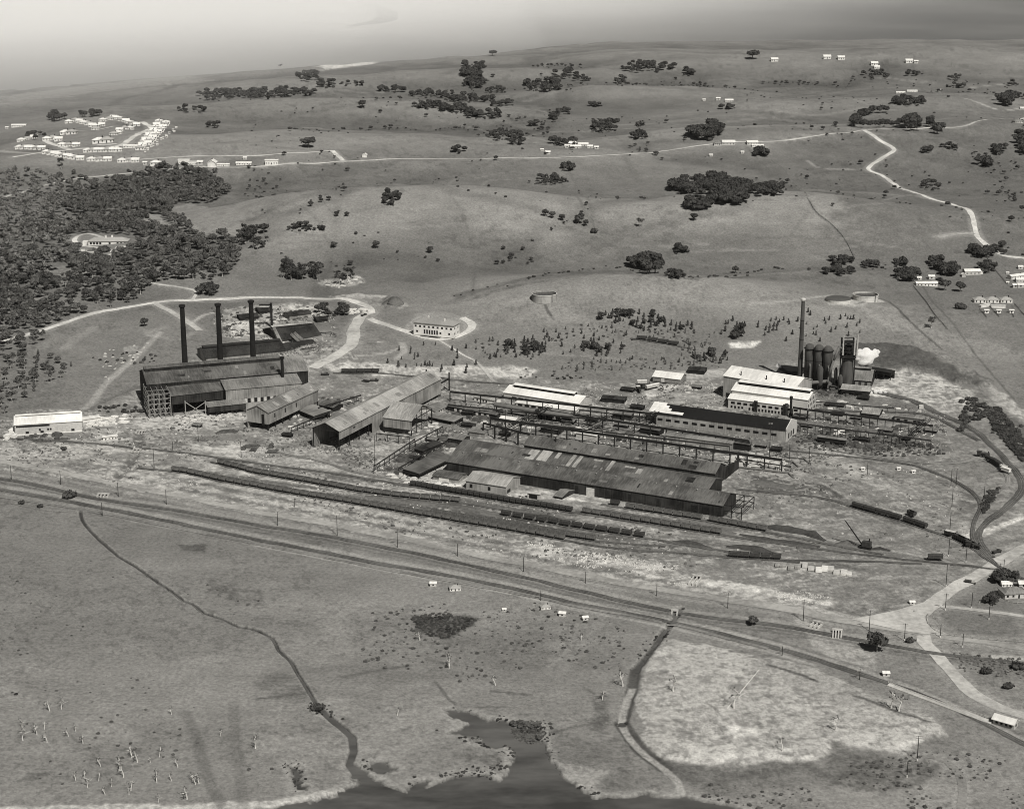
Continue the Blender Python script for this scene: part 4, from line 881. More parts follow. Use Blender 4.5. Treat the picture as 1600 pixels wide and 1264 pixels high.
for i, (x, yb, yt) in enumerate(((1262.5,603,537), (1277,605,538.5), (1291,607,540.5))):
    B = P(x, yb); h = hgt(x, yb, yt); t = thing('hot_blast_stove', ['left','middle','right'][i]+' one of the three tall grey domed stoves beside the slender chimney', 'stove tower', (B.x, B.y, 0), 0, 'hot-blast stoves of the furnace plant')
    r = 3.9; MB().lathe([(r, -.5), (r, h-4), (r*.96, h-2.6), (r*.8, h-1.2), (r*.5, h-.3), (r*.12, h)], 24).build('shell', M_STEELM, t, smooth=True)
    for k in range(4): MB().lathe([(r+.12, 4+k*(h-9)/3.), (r+.12, 4.4+k*(h-9)/3.)], 24).build('seam_band', M_STEEL, t)
    MB().tube((0, -r+.3, h*.55), (0, -r-2.5, h*.5), .7).tube((0, -r-2.4, h*.52), (0, -r-2.4, 2), .7).build('blast_pipe', M_GASP, t)
    w_ = MB(); 
    for k in range(12):
        a = k*math.pi/6; w_.beam(((r+.9)*math.cos(a), (r+.9)*math.sin(a), h-4), ((r+.9)*math.cos(a), (r+.9)*math.sin(a), h-2.9), .12)
    w_.lathe([(r+1, h-4.1), (r+1, h-3.9)], 24); w_.build('railing', M_STEEL, t)
# furnace
B = P(1322, 606); t = thing('blast_furnace', 'blast furnace tower with dark headframe and slanting skip bridge right of the stoves', 'furnace', (B.x, B.y, 0)); RF = t
hf = hgt(1322, 606, 556)
MB().lathe([(5.5, -.5), (5.5, 5), (6.4, 9), (6.0, 12), (4.4, hf-3), (3.4, hf)], 24).build('stack', M_STEELM, t, smooth=True)
hh = hgt(1322, 606, 522); cg = MB()
for x in (-5, 5):
    for y in (-5, 5): cg.beam((x, y, -.5), (x, y, hh-4), .8)
for z in np.arange(hf-2, hh-3, 3.2):
    for s in (-5, 5): cg.beam((-5, s, z), (5, s, z), .5); cg.beam((s, -5, z), (s, 5, z), .5)
for s in (-5, 5): cg.beam((-5, s, hf-2), (5, s, hh-6), .4); cg.beam((5, s, hf-2), (-5, s, hh-6), .4)
cg.box(-6, 6, -6, 6, hf-.6, hf+.2); cg.box(-5.5, 5.5, -5.5, 5.5, hh-7, hh-6.6); cg.lathe([(2.2, hf), (3.4, hf+3), (3.4, hf+8), (1.5, hf+10)], 12)
cg.build('headframe', M_STEEL, t)
for x, tp in ((-5.4, hh), (4.2, hh-2), (6.4, hh+.5)): MB().tube((x, -5.6, hf+2), (x, -5.6, tp), .7, .6, 10).build('bleeder_pipe', M_CREAM, t)
q0 = P(1335, 555, 0); a_ = P(1334, 553, 30)-t.location; b_ = P(1314, 598, 2.5)-t.location
sk = MB(); d = b_-a_
for off in (-1.4, 1.4):
    o_ = Vector((off, 0, 0)); sk.beam(a_+o_, b_+o_, .5, 1.4); sk.beam(a_+o_+Vector((0, 0, 2.4)), b_+o_+Vector((0, 0, 2.4)), .4)
for k in range(13):
    p = a_+d*(k/12); sk.beam(p+Vector((-1.4, 0, 0)), p+Vector((-1.4, 0, 2.4)), .3); sk.beam(p+Vector((1.4, 0, 0)), p+Vector((1.4, 0, 2.4)), .3)
sk.build('skip_bridge', M_STEELM, t)
lg = MB()
for x in (-3, 3): lg.beam((b_.x+x, b_.y, -.5), (b_.x+x*.3, b_.y, 15), .7)
lg.build('bridge_leg', M_STEEL, t)
dc = MB(); p = [Vector((-4, -2, hf+6)), Vector((-9, -6, hf+9)), Vector((-13, -8, hf-2)), Vector((-17, -10, 14))]
for u, v in zip(p[:-1], p[1:]): dc.tube(u, v, 1.0)
dc.build('downcomer', M_GASP, t, smooth=True)
for (bx_, by_, ty_, r_) in ((1280,611,571,2.6),(1312,611,585,2.2),(1305,604,574,1.6)):
    c = P(bx_, by_); h = hgt(bx_, by_, ty_); q = thing('dust_catcher', {2.6:'fat pale-topped dust catcher vessel in front of the middle stove',2.2:'squat grey gas vessel at the foot of the skip bridge',1.6:'slim grey gas vessel between right stove and furnace'}[r_], 'gas vessel', (c.x, c.y, 0))
    MB().lathe([(.6, 3), (r_, 6), (r_, h-3), (r_*.6, h-1), (.4, h)], 16).build('vessel', M_STEELM, q, smooth=True)
    l_ = MB()
    for k in range(4):
        a = math.pi/4+k*math.pi/2; l_.beam((r_*math.cos(a), r_*math.sin(a), -.5), (r_*math.cos(a), r_*math.sin(a), 6.5), .4)
    l_.build('support_frame', M_STEEL, q)
def pipeline(label, pts, r, z=6, group=None, m=None, name='gas_main'):
    w = [P(px, py, zz) for px, py, zz in pts]; o = w[0].copy(); t = thing(name, label, 'pipe', (o.x, o.y, 0), 0, group); mb = MB(); tr_ = MB()
    for u, v in zip(w[:-1], w[1:]):
        mb.tube(u-Vector((o.x, o.y, 0)), v-Vector((o.x, o.y, 0)), r, n=12)
        n = max(1, int((v-u).length/14))
        for k in range(n+1):
            p_ = u+(v-u)*(k/n)-Vector((o.x, o.y, 0))
            if p_.z > r+.5: tr_.beam((p_.x, p_.y, -.5), (p_.x, p_.y, p_.z-r), .5)
    mb.build('pipe', m or M_GASP, t, smooth=False); 
    if tr_.v: tr_.build('trestle', M_STEEL, t)
pipeline('fat curved hot-blast pipe below the dust catcher vessel', [(1262,605,4),(1268,598,8),(1292,596,8),(1297,600,8)], 1.5)
pipeline('curved pipe standing beside the left stove', [(1265,603,1),(1265.5,573,15),(1277,563,20),(1281,569,18)], .8)
pipeline('thick grey gas main running between the white lean-to and the crane runway', [(773,632,7),(846,644,7),(894,651,7)], 1.9)
pipeline('long dark pipe line along the near crane runway', [(1140,706,1.5),(1239,721,1.5),(1248,730,.6)], .55)
pipeline('dark pipe line bounding the slab yard right of the rolling mill', [(1150,729,1.2),(1232,739,1.2),(1240,747,.5)], .6)
pipeline('short dark pipe bending over the slab yard corner', [(1230,714,1.4),(1256,716,1.4),(1263,723,.5)], .5)
S = shed('cast_house', 'dark brown cast house with white gutter edge right of the skip bridge', 'factory shed', (1322,592.5), (1361,595.5), (1330,607), (1328,575), M_IRONR, M_RUSTD, .34)
monitor(S, 2, S['L']-2, 5, 1.4, M_IRONR, M_STEEL); windows(S, [4, 9, 14, 19], 2.2, 2.6, 4, m=M_WOOD); windows(S, [5, 12], 1.5, 2.2, 4, 'right')
S = shed('casting_lean_to', 'low pale lean-to roof over a black open bay in front of the cast house', 'building', (1314,608), (1359,612), (1335,620), (1316,600), M_IRONL, M_STEEL, .16, mono=True, opn=3.4, back=False)
S = shed('ore_bin', 'dark flat-roofed ore bin trestle behind the cast house', 'building', (1338,574), (1392,583), (1388,597), (1340,569.5), M_STEEL, M_STEEL, .05, mono=True, opn=6, post=6)
S = shed('blower_house', 'low black sheds half hidden behind the power house roof', 'building', (1213,582), (1243,586), (1230,592), (1216,570), M_BLACKR, M_STEEL, .25)
S = shed('pyramid_hut', 'small square hut with pale pyramid roof beside the crane runway', 'hut', (1347,645), (1373,648), (1360,652), (1353,637), M_IRONL, M_RUSTD, .3)
S = shed('long_low_store', 'long low store with grey roof and open front right of the pyramid-roofed hut', 'building', (1398,650), (1445,655.5), (1420,660), (1400,646.5), M_IRONR, M_WOOD, .2)
windows(S, [3, 9, 16, 19], .3, 2.6, 1.9)
S = shed('locomotive_shed', 'white-roofed timber shed on posts beyond the yard, left of the power house', 'building', (1020,588), (1063,593), (1040,600), (1025,579), M_WHITER, M_WOOD, .4, opn=1.2, post=6)
windows(S, [9], 1.4, 3, 3, m=M_SCRAP)
# second works on the rise behind
z9 = .8
S = shed('old_battery_shed', 'stepped dark shed with pale ridge in the old works behind the steelmaking shed', 'factory shed', (436,533), (503,526), (450,543), (430,511.5), M_RUSTD, M_RUSTD, .26, z0=z9)
monitor(S, 1, S['L']-2, 5, 1.2, M_IRONL, M_STEEL)
S = shed('old_crusher_house', 'low dark house with patched roof in front of the stepped dark shed', 'building', (449,549), (500,541), (470,556), (452,537), M_RUSTD, M_STEEL, .2, z0=z9); windows(S, [20, 28], 1.5, 2.4, 1.6, m=M_SCRAP)
for a_, b_, lab in (((428,514),(440,538),'pale-edged conveyor gallery on the left slope of the old works'), ((455,522),(470,536),'left of two short conveyor galleries on the old works roofs'), ((460,520),(476,534),'right of two short conveyor galleries on the old works roofs')):
    u = P(a_[0], a_[1], 15); v = P(b_[0], b_[1], 6); t = thing('conveyor', lab, 'conveyor', (u.x, u.y, 0)); d_ = v-u
    MB().beam((0, 0, 15), (d_.x, d_.y, 6), 3, 2.4).build('gallery', M_IRONR, t)
    k_ = MB()
    for f_ in (.05, .5, .95): k_.beam((d_.x*f_, d_.y*f_, -.5), (d_.x*f_, d_.y*f_, 14-9*f_), .6)
    k_.build('trestle', M_STEEL, t)
u = P(425, 518, .8); h = hgt(425, 518, 473.5, .8); t = thing('mast_crane', 'dark derrick mast with a white-backed jib left of the old works', 'crane', (u.x, u.y, .8))
MB().beam((0, 0, -.5), (0, 0, h), 2.0).build('mast', M_STEEL, t); MB().box(-11, 0, -1, 1, h-2.6, h-1.2).build('jib', M_STEEL, t); MB().box(-10, -2, -1.4, -1.05, h-3.9, h-2.6).build('counter_panel', M_CREAM, t)
B = P(447, 553, z9); t = thing('hopper_tower', 'small white hopper tower right of the long low dark shed', 'hopper', (B.x, B.y, z9)); MB().box(-3, 3, -2, 2, 3, 7.5).build('bin', M_WHITEW, t)
o_ = MB(); [o_.box(x, x+1.4, -2.2, -1.9, 4.6, 6.2) for x in (-2.2, .8)]; o_.build('opening', M_DARKW, t); l_ = MB(); [l_.beam((x, y, -.5), (x, y, 3), .4) for x in (-2.7, 2.7) for y in (-1.7, 1.7)]; l_.build('leg', M_STEEL, t)
for eL, eR, base, rp_, rm, wm_, sl_, zz_, lab in (((375,497),(404,494.5),(380,501),(377,491),M_RUSTD,M_STEEL,.3,1,'dark shed among timber stacks right of the middle chimney'), ((405,487),(426,485),(410,491),(407,481),M_RUSTD,M_STEEL,.3,1,'dark shed right of the top of the rightmost black chimney'), ((452,494),(486,490),(460,499),(455,487),M_RUSTD,M_IRONW,.3,1,'long dark shed at the back of the old works'), ((495,500),(512,498.5),(500,504),(497,495),M_RUSTD,M_STEEL,.3,1,'little dark shed below the road at the old works'), ((500,551),(520,548),(505,558),(502,545),M_RUST,M_STEEL,.2,.8,'dark engine hut under the right trestle of the old works'),
    ((470,562),(492,570),(474,570),(480,556),M_RUST,M_STEEL,.25,.3,'dark shed behind the right end of the steelmaking shed'), ((385,545),(412,542),(390,551),(388,541),M_RUST,M_IRONW,.2,.8,'low hut between the two rightmost black chimneys'), ((498,632),(520,637),(500,640),(505,627),M_RUST,M_STEEL,.2,0,'dark hut in the scrap yard beyond the gabled shed'), ((660,705),(690,692),(662,711),(652,699),M_RUSTD,M_STEEL,.1,0,'dark flat store within the scrap yard trestles'), ((700,684),(722,687.5),(705,694),(704,678),M_IRONR,M_RUSTD,.2,0,'small grey store touching the back left of the rolling mill'),
    ((845,668),(872,672),(850,677),(848,663),M_IRONR,M_RUSTD,.2,0,'grey hut beneath the third crane bridge'), ((900,676),(932,681),(905,685),(903,671),M_WHITER,M_CREAM,.15,0,'low white-roofed hut beneath the bold crane runway'), ((1000,668),(1030,673),(1005,677),(1003,664),M_RUST,M_STEEL,.2,0,'dark hut left of the low corrugated shed'), ((1240,650),(1258,652),(1242,656),(1243,646),M_RUST,M_STEEL,.2,0,'dark hut beside the gable of the black-roofed mill'), ((1290,631),(1318,633.5),(1295,636),(1293,628),M_RUST,M_STEEL,.2,0,'low dark hut below the furnace on the siding'), ((940,622),(975,625),(945,629),(943,618),M_RUSTD,M_STEEL,.2,0,'long dark hut right of the white monitor-roofed shed'), ((958,647),(985,650),(962,655),(961,643),M_IRONR,M_RUSTD,.2,0,'grey hut between the middle crane runways'), ((1075,578),(1100,580),(1080,585),(1078,573),M_RUSTD,M_STEEL,.2,.3,'small dark hut right of the white-roofed timber shed')):
    if sl_ > .1 and base[1] < 515: zz_ = gz(*G(*base).xy)
    shed('small_shed', lab, 'hut', eL, eR, base, rp_, rm, wm_, sl_, z0=zz_, mono=sl_ <= .1)
for i_, (x_, y_, w_, h_, kk) in enumerate(((722,650,16,7,0),(752,648,14,6,1),(840,656,20,6,0),(878,662,18,6,1),(915,660,16,6,0),(960,668,20,6,1),(985,640,18,6,0),(1055,690,20,6,0),(1180,700,16,6,1),(1205,706,14,6,0),(1250,668,18,5,1),(1335,690,22,6,0),(1375,676,18,6,1),(1405,690,16,6,0),(1445,676,18,5,1),(1300,650,16,5,0),(1330,656,14,5,1),(545,655,14,6,0),(525,665,12,5,1),(440,683,14,5,0),(640,720,18,6,0),(665,690,16,5,1),(720,668,20,6,0),(780,682,14,6,0),(1275,604,12,5,0),(1340,625,16,5,0),(1080,608,14,5,1),(970,612,18,5,0),(300,668,12,5,1),(565,600,10,4,0))):
    wl = ['dark','grey'][kk]; near_ = min((((x_-p[0])**2+(3*(y_-p[1]))**2, p[2]) for p in ((760,640,'the crane runways'),(900,660,'the middle stock yard'),(1050,690,'the low corrugated shed'),(1190,700,'the slab yard'),(1260,660,'the black-roofed mill gable'),(1390,685,'the right waste ground'),(1310,650,'the white-footed runway'),(530,655,'the long pale-roofed shed'),(440,683,'the gabled shed'),(650,705,'the scrap yard trestles'),(1310,610,'the furnace foot'),(1080,608,'the power house'),(970,612,'the white monitor-roofed shed'),(300,668,'the steelmaking shed'),(565,600,'the open ground above the long pale-roofed shed'))))[1]
    shed('yard_hut', f'{wl} {"low lean-to" if i_ % 3 else "little gabled"} hut {["at the left end of","in front of","behind","at the right end of","left of","right of"][i_ % 6]} {near_}', 'hut', (x_,y_-h_*.9), (x_+w_, y_+w_*.13-h_*.9), (x_,y_), (x_+3,y_-h_*.9-3.2), [M_RUSTD, M_IRONR][kk], [M_STEEL, M_RUSTD][kk], .25 if i_ % 3 == 0 else .12, mono=i_ % 3 != 0)
# trestles of the old works
def runway(label, a, b, basea, n, z0=0.0, deep=1.4, colw=.7, group='crane runways over the stock yards', foot=None, name='crane_runway', m=None, rail=True):
    h = hgt(a[0], basea, a[1], z0); A = P(a[0], a[1], z0+h); B = P(b[0], b[1], z0+h); t = thing(name, label, 'crane runway', (A.x, A.y, z0), 0, group)
    d = Vector((B.x-A.x, B.y-A.y, 0)); g = MB().beam((0, 0, h-deep/2), (d.x, d.y, h-deep/2), .7, deep)
    if rail: g.beam((0, 0, h+.12), (d.x, d.y, h+.12), .22, .2)
    g.build('girder', m or M_STEEL, t)
    me = MB().box(-colw/2, colw/2, -colw/2, colw/2, -.8, h-deep).mesh('column', m or M_STEEL)
    mf = MB().box(-.9, .9, -1.9, 1.9, -.6, .5).mesh('footing', foot) if foot else None
    for k in range(n+1):
        p = d*(k/n); link('column', me, t, (p.x, p.y, 0), math.atan2(d.y, d.x))
        if mf: link('footing', mf, t, (p.x, p.y, 0), math.atan2(d.y, d.x)-.3)
    return t
runway('long crane runway farthest back, starting behind the workshop and passing the pale window wall', (703,611), (1025,646), 628, 13)
runway('crane runway continuing past the pale window wall', (1026,646.2), (1188,668.5), 662, 8)
runway('crane runway in front of the thick gas main', (776,629), (1171,688), 645, 16, deep=1.5)
runway('bold dark crane runway nearest the rolling mill roofs', (766,652), (1222,717), 672, 18, deep=1.8, colw=.8)
runway('thin crane runway left of the white-footed one by the engine house', (1239,635.5), (1262,639), 655, 2)
runway('crane runway with row of white footings in front of the pyramid-roofed hut', (1263,639.2), (1458,664), 656, 16, foot=M_WHITEW, colw=.45)
runway('lower crane runway across the scrap ground right of the black-roofed mill', (1239,660), (1455,688), 676, 18, colw=.4, deep=.7)
runway('short crane runway at the left end of the stock yards', (755,660), (828,678), 682, 4, deep=1.3, colw=.9)
runway('outer slanting trestle of the scrap yard left of the rolling mill', (584,728), (648,686), 741, 8, deep=.6, colw=.35)
runway('inner slanting trestle of the scrap yard left of the rolling mill', (623,731), (700,688), 741, 8, deep=.6, colw=.35)
runway('far short trestle by the gabled shed', (497,637), (564,617), 650, 6, deep=.8, colw=.4)
runway('near short trestle by the gabled shed', (455,668), (512,645), 678, 6, deep=.6, colw=.35)
runway('left trestle of the old works', (414,552), (520,545), 562, 9, z0=z9, deep=.6, colw=.4)
runway('right trestle of the old works', (470,545), (529,540), 558, 6, z0=z9, deep=.6, colw=.4)
runway('upper trestle of the old works', (500,520), (518,519), 535, 2, z0=z9, deep=.5, colw=.4)
runway('dark double girder across the far stock yard behind the white pump house', (700,632), (930,655), 647, 9, deep=.8, colw=.4)
runway('low girder between the gas main and the bold crane runway', (830,661), (1140,697), 676, 14, deep=.7, colw=.35)
runway('short girder line left of the black-roofed mill', (905,640), (1010,652), 654, 6, deep=.7, colw=.35)
runway('low girder through the slab yard', (1150,716), (1236,729), 724, 5, deep=.6, colw=.4)
runway('long thin trestle behind the furnace sidings', (1270,627), (1400,638), 634, 10, deep=.5, colw=.3)
runway('thin rail on posts behind the cross shed', (588,677), (640,683), 690, 3, deep=.4, colw=.3)
runway('slanting rail on posts beside the cross shed', (640,694), (692,666), 706, 6, deep=.5, colw=.4)
for a_, b_, lab in (((822,655,9),(860,636,9),'second crane bridge from the left, between the gas main and the bold runway'), ((788,674,9),(820,657,9),'leftmost crane bridge spanning the stock yard'), ((912,668,9),(952,649,9),'third crane bridge from the left spanning the stock yard'), ((998,657,9),(1028,645,9),'rightmost crane bridge at the left end of the black-roofed mill'), ((1422,680,8),(1450,658,8),'crane bridge at the right end of the white-footed runway')):
    u = P(*a_); v = P(*b_); t = thing('crane_bridge', lab, 'crane', (u.x, u.y, 0), 0, 'travelling cranes over the stock yards'); d_ = v-u; n_ = Vector((-d_.y, d_.x, 0)).normalized()*1.9
    g = MB()
    for s in (-1, 1):
        g.beam(n_*s+Vector((0, 0, 9)), n_*s+d_+Vector((0, 0, 9)), .4, .5); g.beam(n_*s+Vector((0, 0, 10.6)), n_*s+d_+Vector((0, 0, 10.6)), .3)
        for k in range(11): g.beam(n_*s+d_*(k/10)+Vector((0, 0, 9)), n_*s+d_*(k/10)+Vector((0, 0, 10.6)), .22)
    g.build('girder', M_STEEL, t); c_ = MB().box(-1.2, 1.2, -1.2, 1.2, 6.5, 8.7); c_.v = [(x+d_.x*.8, y+d_.y*.8, z) for x, y, z in c_.v]; c_.build('cab', M_STEEL, t); tt = MB().box(-1.6, 1.6, -1.6, 1.6, 10.7, 12); tt.v = [(x+d_.x*.45, y+d_.y*.45, z) for x, y, z in tt.v]; tt.build('trolley', M_STEEL, t)
# --- white shed far left ---
S = shed('white_shed', 'long white shed with dark strip of windows at the left edge of the works', 'factory shed', (22.5,664), (127.5,657.5), (25,681), (20,650.5), M_WHITER, M_CREAM, .4)
monitor(S, 1, S['L']-1, 3, .6, M_WHITER, M_IRONW)
st = MB().box(1, S['L']*.52, -.2, -.02, S['he']-2.3, S['he']-1.1); part(S['root'], S, 'window_strip', st, M_DARKW)
windows(S, [9, 20, 43], 1.2, 2.4, 1.7); windows(S, [18.5, 24.6, 26.5], 3.0, 1.3, 1.6); ap = MB().box(0, S['L'], -.9, -.3, -.5, 1.0); part(S['root'], S, 'plinth', ap, M_WHITEW)
S = shed('white_annex', 'low white bunker wall standing right of the long white shed', 'building', (129,656), (156,652), (140,660), (130,652), M_WHITER, M_WHITEW, .1, mono=True)
S = shed('small_white_stable', 'small white shed with four dark arches in front of the pale yard', 'hut', (161,683.5), (183,681), (165,688), (162,681), M_WHITER, M_WHITEW, .1, mono=True)
windows(S, [2, 4.6, 7.2, 9.6], .3, .9, 1.2)
# --- two-storey office ---
zo = gz(*P(680,525,3).xy)
S = shed('office_building', 'white two-storey works office with dark hipped roof ringed by a white drive', 'building', (646,503), (708,509), (650,521), (655,499), M_TILE, M_WHITEW, .3, z0=zo)
RO = S['root']
for ch in list(RO.children):
    if ch.name.startswith('roof'): bpy.data.objects.remove(ch)
L, w, he = S['L'], S['w'], S['he']
w = S['w'] = max(w, 14); 
for ch in list(RO.children):
    if ch.name.startswith('wall'): bpy.data.objects.remove(ch)
part(RO, S, 'wall', MB().box(0, L, 0, w, -1.2, he), M_WHITEW)
o = 1.0; hr = he+3.4; rr = MB(); rr.add([(-o,-o,he),(L+o,-o,he),(L+o,w+o,he),(-o,w+o,he),(w/2,w/2,hr),(L-w/2,w/2,hr),(-o,-o,he-.3),(L+o,-o,he-.3),(L+o,w+o,he-.3),(-o,w+o,he-.3)], [(0,1,5,4),(1,2,5),(2,3,4,5),(3,0,4),(6,9,8,7),(0,6,7,1),(1,7,8,2),(2,8,9,3),(3,9,6,0)])
rf = part(RO, S, 'roof', rr, M_TILE); ch_ = MB().box(w*.8, w*.8+1.2, w*.5, w*.5+1.2, hr-1, hr+1.6).box(L*.72, L*.72+1.2, w*.3, w*.3+1.2, hr-2, hr+1.2); ch_.build('chimney_stack', M_WHITEW, rf)
xs = [2.5, 7, 11]+[15+2.5*k for k in range(7)]+[34.5, 38]; xs = [x for x in xs if x < L-2]
windows(S, [L*(k+.5)/9 for k in range(9)], he*.60, 1.9, 1.7); windows(S, [L*.09, L*.68, L*.9], he*.14, 1.8, 1.7); windows(S, [L*.28+k*2.5 for k in range(6)], he*.06, 1.5, he*.36, name='porch_opening')
windows(S, [w*.25, w*.75], he*.6, 1.7, 1.7, 'right'); windows(S, [w*.25, w*.75], he*.14, 1.7, 1.7, 'right')
part(RO, S, 'porch_step', MB().box(L*.2, L*.7, -2.2, -.1, -.6, .25), M_CONC)
# --- villa in the wood ---
zo = gz(*P(160,380,6).xy)
S = dict(A=(lambda q: (q.x, q.y))(P(138,383,zo)), yaw=.02, z=zo, L=44, w=13, he=4.2); t = thing('villa', 'low white villa with long pale tiled roof in the clearing of the wood', 'house', (S['A'][0], S['A'][1], zo)); S['root'] = t
part(t, S, 'wall', MB().box(0, 44, 0, 13, -1.5, 4.2).box(-7, 0, 3, 10, -1.5, 3.6), M_WHITEW)
he, L, w, o, hr = 4.2, 44, 13, .9, 7.8
rr = MB().add([(-o,-o,he),(L+o,-o,he),(L+o,w+o,he),(-o,w+o,he),(w/2,w/2,hr),(L-w/2,w/2,hr),(-o,-o,he-.3),(L+o,-o,he-.3),(L+o,w+o,he-.3),(-o,w+o,he-.3)], [(0,1,5,4),(1,2,5),(2,3,4,5),(3,0,4),(6,9,8,7),(0,6,7,1),(1,7,8,2),(2,8,9,3),(3,9,6,0)])
rf = part(t, S, 'roof', rr, M_TILEL); MB().box(18, 20, 5, 6.5, 6.5, 9.8).box(25, 27, 6, 7.5, 6.5, 9.8).build('chimney_stack', M_WHITEW, rf)
windows(S, [3, 6.5, 10, 13.5, 24, 33, 37, 41], .6, 2.2, 2.4)
pg = MB(); bxx = P(180,391,zo)-t.location
for i in range(12):
    for j in (0, 4): pg.beam((bxx.x+i*2.4, bxx.y+j+i*1.2, -.5), (bxx.x+i*2.4, bxx.y+j+i*1.2, 2.8), .4)
for j in (0, 4): pg.beam((bxx.x, bxx.y+j, 2.9), (bxx.x+26.4, bxx.y+j+13.2, 2.9), .4)
pg.build('pergola', M_WHITEW, t)
t = thing('garden_bed', 'round dark lawn bed inside the drive of the villa', 'garden bed', tuple(P(147,392,zo))); MB().lathe([(9, -.6), (9, .35), (8.4, .5)], 24).build('kerb', M_CONC, t); MB().lathe([(8, .3), (8, .56)], 24).build('lawn', mat('lawn', .12, .2, .5), t)
# --- tanks ---
def tank(label, x, yt, wpx, hpx, m, cover=False):
    g = G(x, yt+hpx+3.2); z = gz(g.x, g.y); s = FPX/math.hypot(g.y, CAMH); r = wpx/2/s; h = hpx/s
    t = thing('water_tank', label, 'tank', (g.x, g.y, z), 0); n = 36
    if cover: MB().lathe([(r, -2), (r, h)], n).build('wall', m, t); MB().lathe([(r*1.01, h), (r*.98, h+.25), (.2, h+.5)], n).build('cover', mat('tank_cover', .08, .15, .3), t)
    else:
        mb = MB(); prof = [(r, -2), (r, h), (r-.45, h), (r-.45, h-1.6)]
        vs = []; 
        for rr_, zz in prof:
            for k in range(n): a = 2*math.pi*k/n; vs.append((rr_*math.cos(a), rr_*math.sin(a), zz))
        mb.add(vs, [(i*n+k, i*n+(k+1) % n, (i+1)*n+(k+1) % n, (i+1)*n+k) for i in range(3) for k in range(n)]); mb.build('wall', m, t)
        MB().lathe([(r-.5, h-2), (r-.5, h-1.5)], n).build('water_surface', mat('tank_water', .07, .15, .3, .2), t)
        MB().lathe([(r+.02, h-.5), (r+.3, h-.5), (r+.3, h+.12), (r-.5, h+.12), (r-.5, h)], n, cap=False).build('rim', M_CONC, t)
        MB().beam((r*.6, -r*.85, -1), (r*.6, -r*.85, h+.5), .5).build('ladder', M_STEEL, t)
tank('round concrete tank alone on the rise above the office', 850.5, 455, 39, 9.5, M_CONCD)
tank('round white-walled tank, the taller of the pair on the right rise', 1352, 456.5, 39.5, 9.5, M_CONC)
tank('flat round covered tank, the lower of the pair on the right rise', 1310, 463, 40, 5, M_CONC, True)
# ================= TREES =================
def leaf_mat(name, v):
    m = bpy.data.materials.new(name); m.use_nodes = True; nt = m.node_tree; b = nt.nodes['Principled BSDF']
    b.inputs['Roughness'].default_value = .9; b.inputs['Specular IOR Level'].default_value = .05
    geo = nt.nodes.new('ShaderNodeNewGeometry'); n = nt.nodes.new('ShaderNodeTexNoise'); n.inputs['Scale'].default_value = .13; n.inputs['Detail'].default_value = 5; n.inputs['Roughness'].default_value = .7
    mr = nt.nodes.new('ShaderNodeMapRange'); mr.inputs['From Min'].default_value = .32; mr.inputs['From Max'].default_value = .68; mr.inputs['To Min'].default_value = v*.4; mr.inputs['To Max'].default_value = v*2.1
    c = nt.nodes.new('ShaderNodeVectorMath'); c.operation = 'SCALE'; c.inputs[0].default_value = grey(1)[:3]
    L = nt.links.new; L(geo.outputs['Position'], n.inputs['Vector']); L(n.outputs[0], mr.inputs[0]); L(mr.outputs[0], c.inputs['Scale']); L(c.outputs[0], b.inputs['Base Color'])
    MATS[name] = m; return m
M_LEAF = leaf_mat('foliage', .068); M_LEAFD = leaf_mat('dark_foliage', .042); M_LEAFG = leaf_mat('grey_gum_foliage', .12)
M_BARK = mat('bark', .16, .3, 2, .9); M_DEAD = mat('bleached_wood', .52, .2, 2, .9)
def crown_np(seed, lobes, nq, size, core=.72):
    """quads scattered in the shells of several lobes round a rough core; unit = metres, crown spans about 10 m"""
    r = np.random.RandomState(seed); V = []; F_ = []
    for (cx, cy, cz, rx, rz, wgt) in lobes:
        # core: lumpy ellipsoid of quads
        a, b_ = 8, 5; base = len(V)
        for i in range(b_+1):
            th = math.pi*i/b_
            for k in range(a):
                ph = 2*math.pi*k/a; q = core*(.85+.3*r.rand())
                V.append((cx+rx*q*math.sin(th)*math.cos(ph), cy+rx*q*math.sin(th)*math.sin(ph), cz+rz*q*math.cos(th)))
        for i in range(b_):
            for k in range(a): F_.append((base+i*a+k, base+(i+1)*a+k, base+(i+1)*a+(k+1) % a, base+i*a+(k+1) % a))
        for _ in range(int(nq*wgt)):
            d = r.randn(3); d /= np.linalg.norm(d); 
            if d[2] < -.5: d[2] *= -1
            rad = .72+.34*r.rand(); p = np.array([cx+rx*rad*d[0], cy+rx*rad*d[1], cz+rz*rad*d[2]])
            n = d+.9*r.randn(3); n /= np.linalg.norm(n); t = np.cross(n, r.randn(3)); t /= np.linalg.norm(t); u = np.cross(n, t)
            s = size*(.6+.8*r.rand()); s2 = s*(.5+.4*r.rand()); b = len(V)
            V += [tuple(p-t*s-u*s2), tuple(p+t*s-u*s2*.6), tuple(p+t*s*.8+u*s2), tuple(p-t*s*.7+u*s2*.8)]; F_.append((b, b+1, b+2, b+3))
    return np.array(V), np.array(F_)
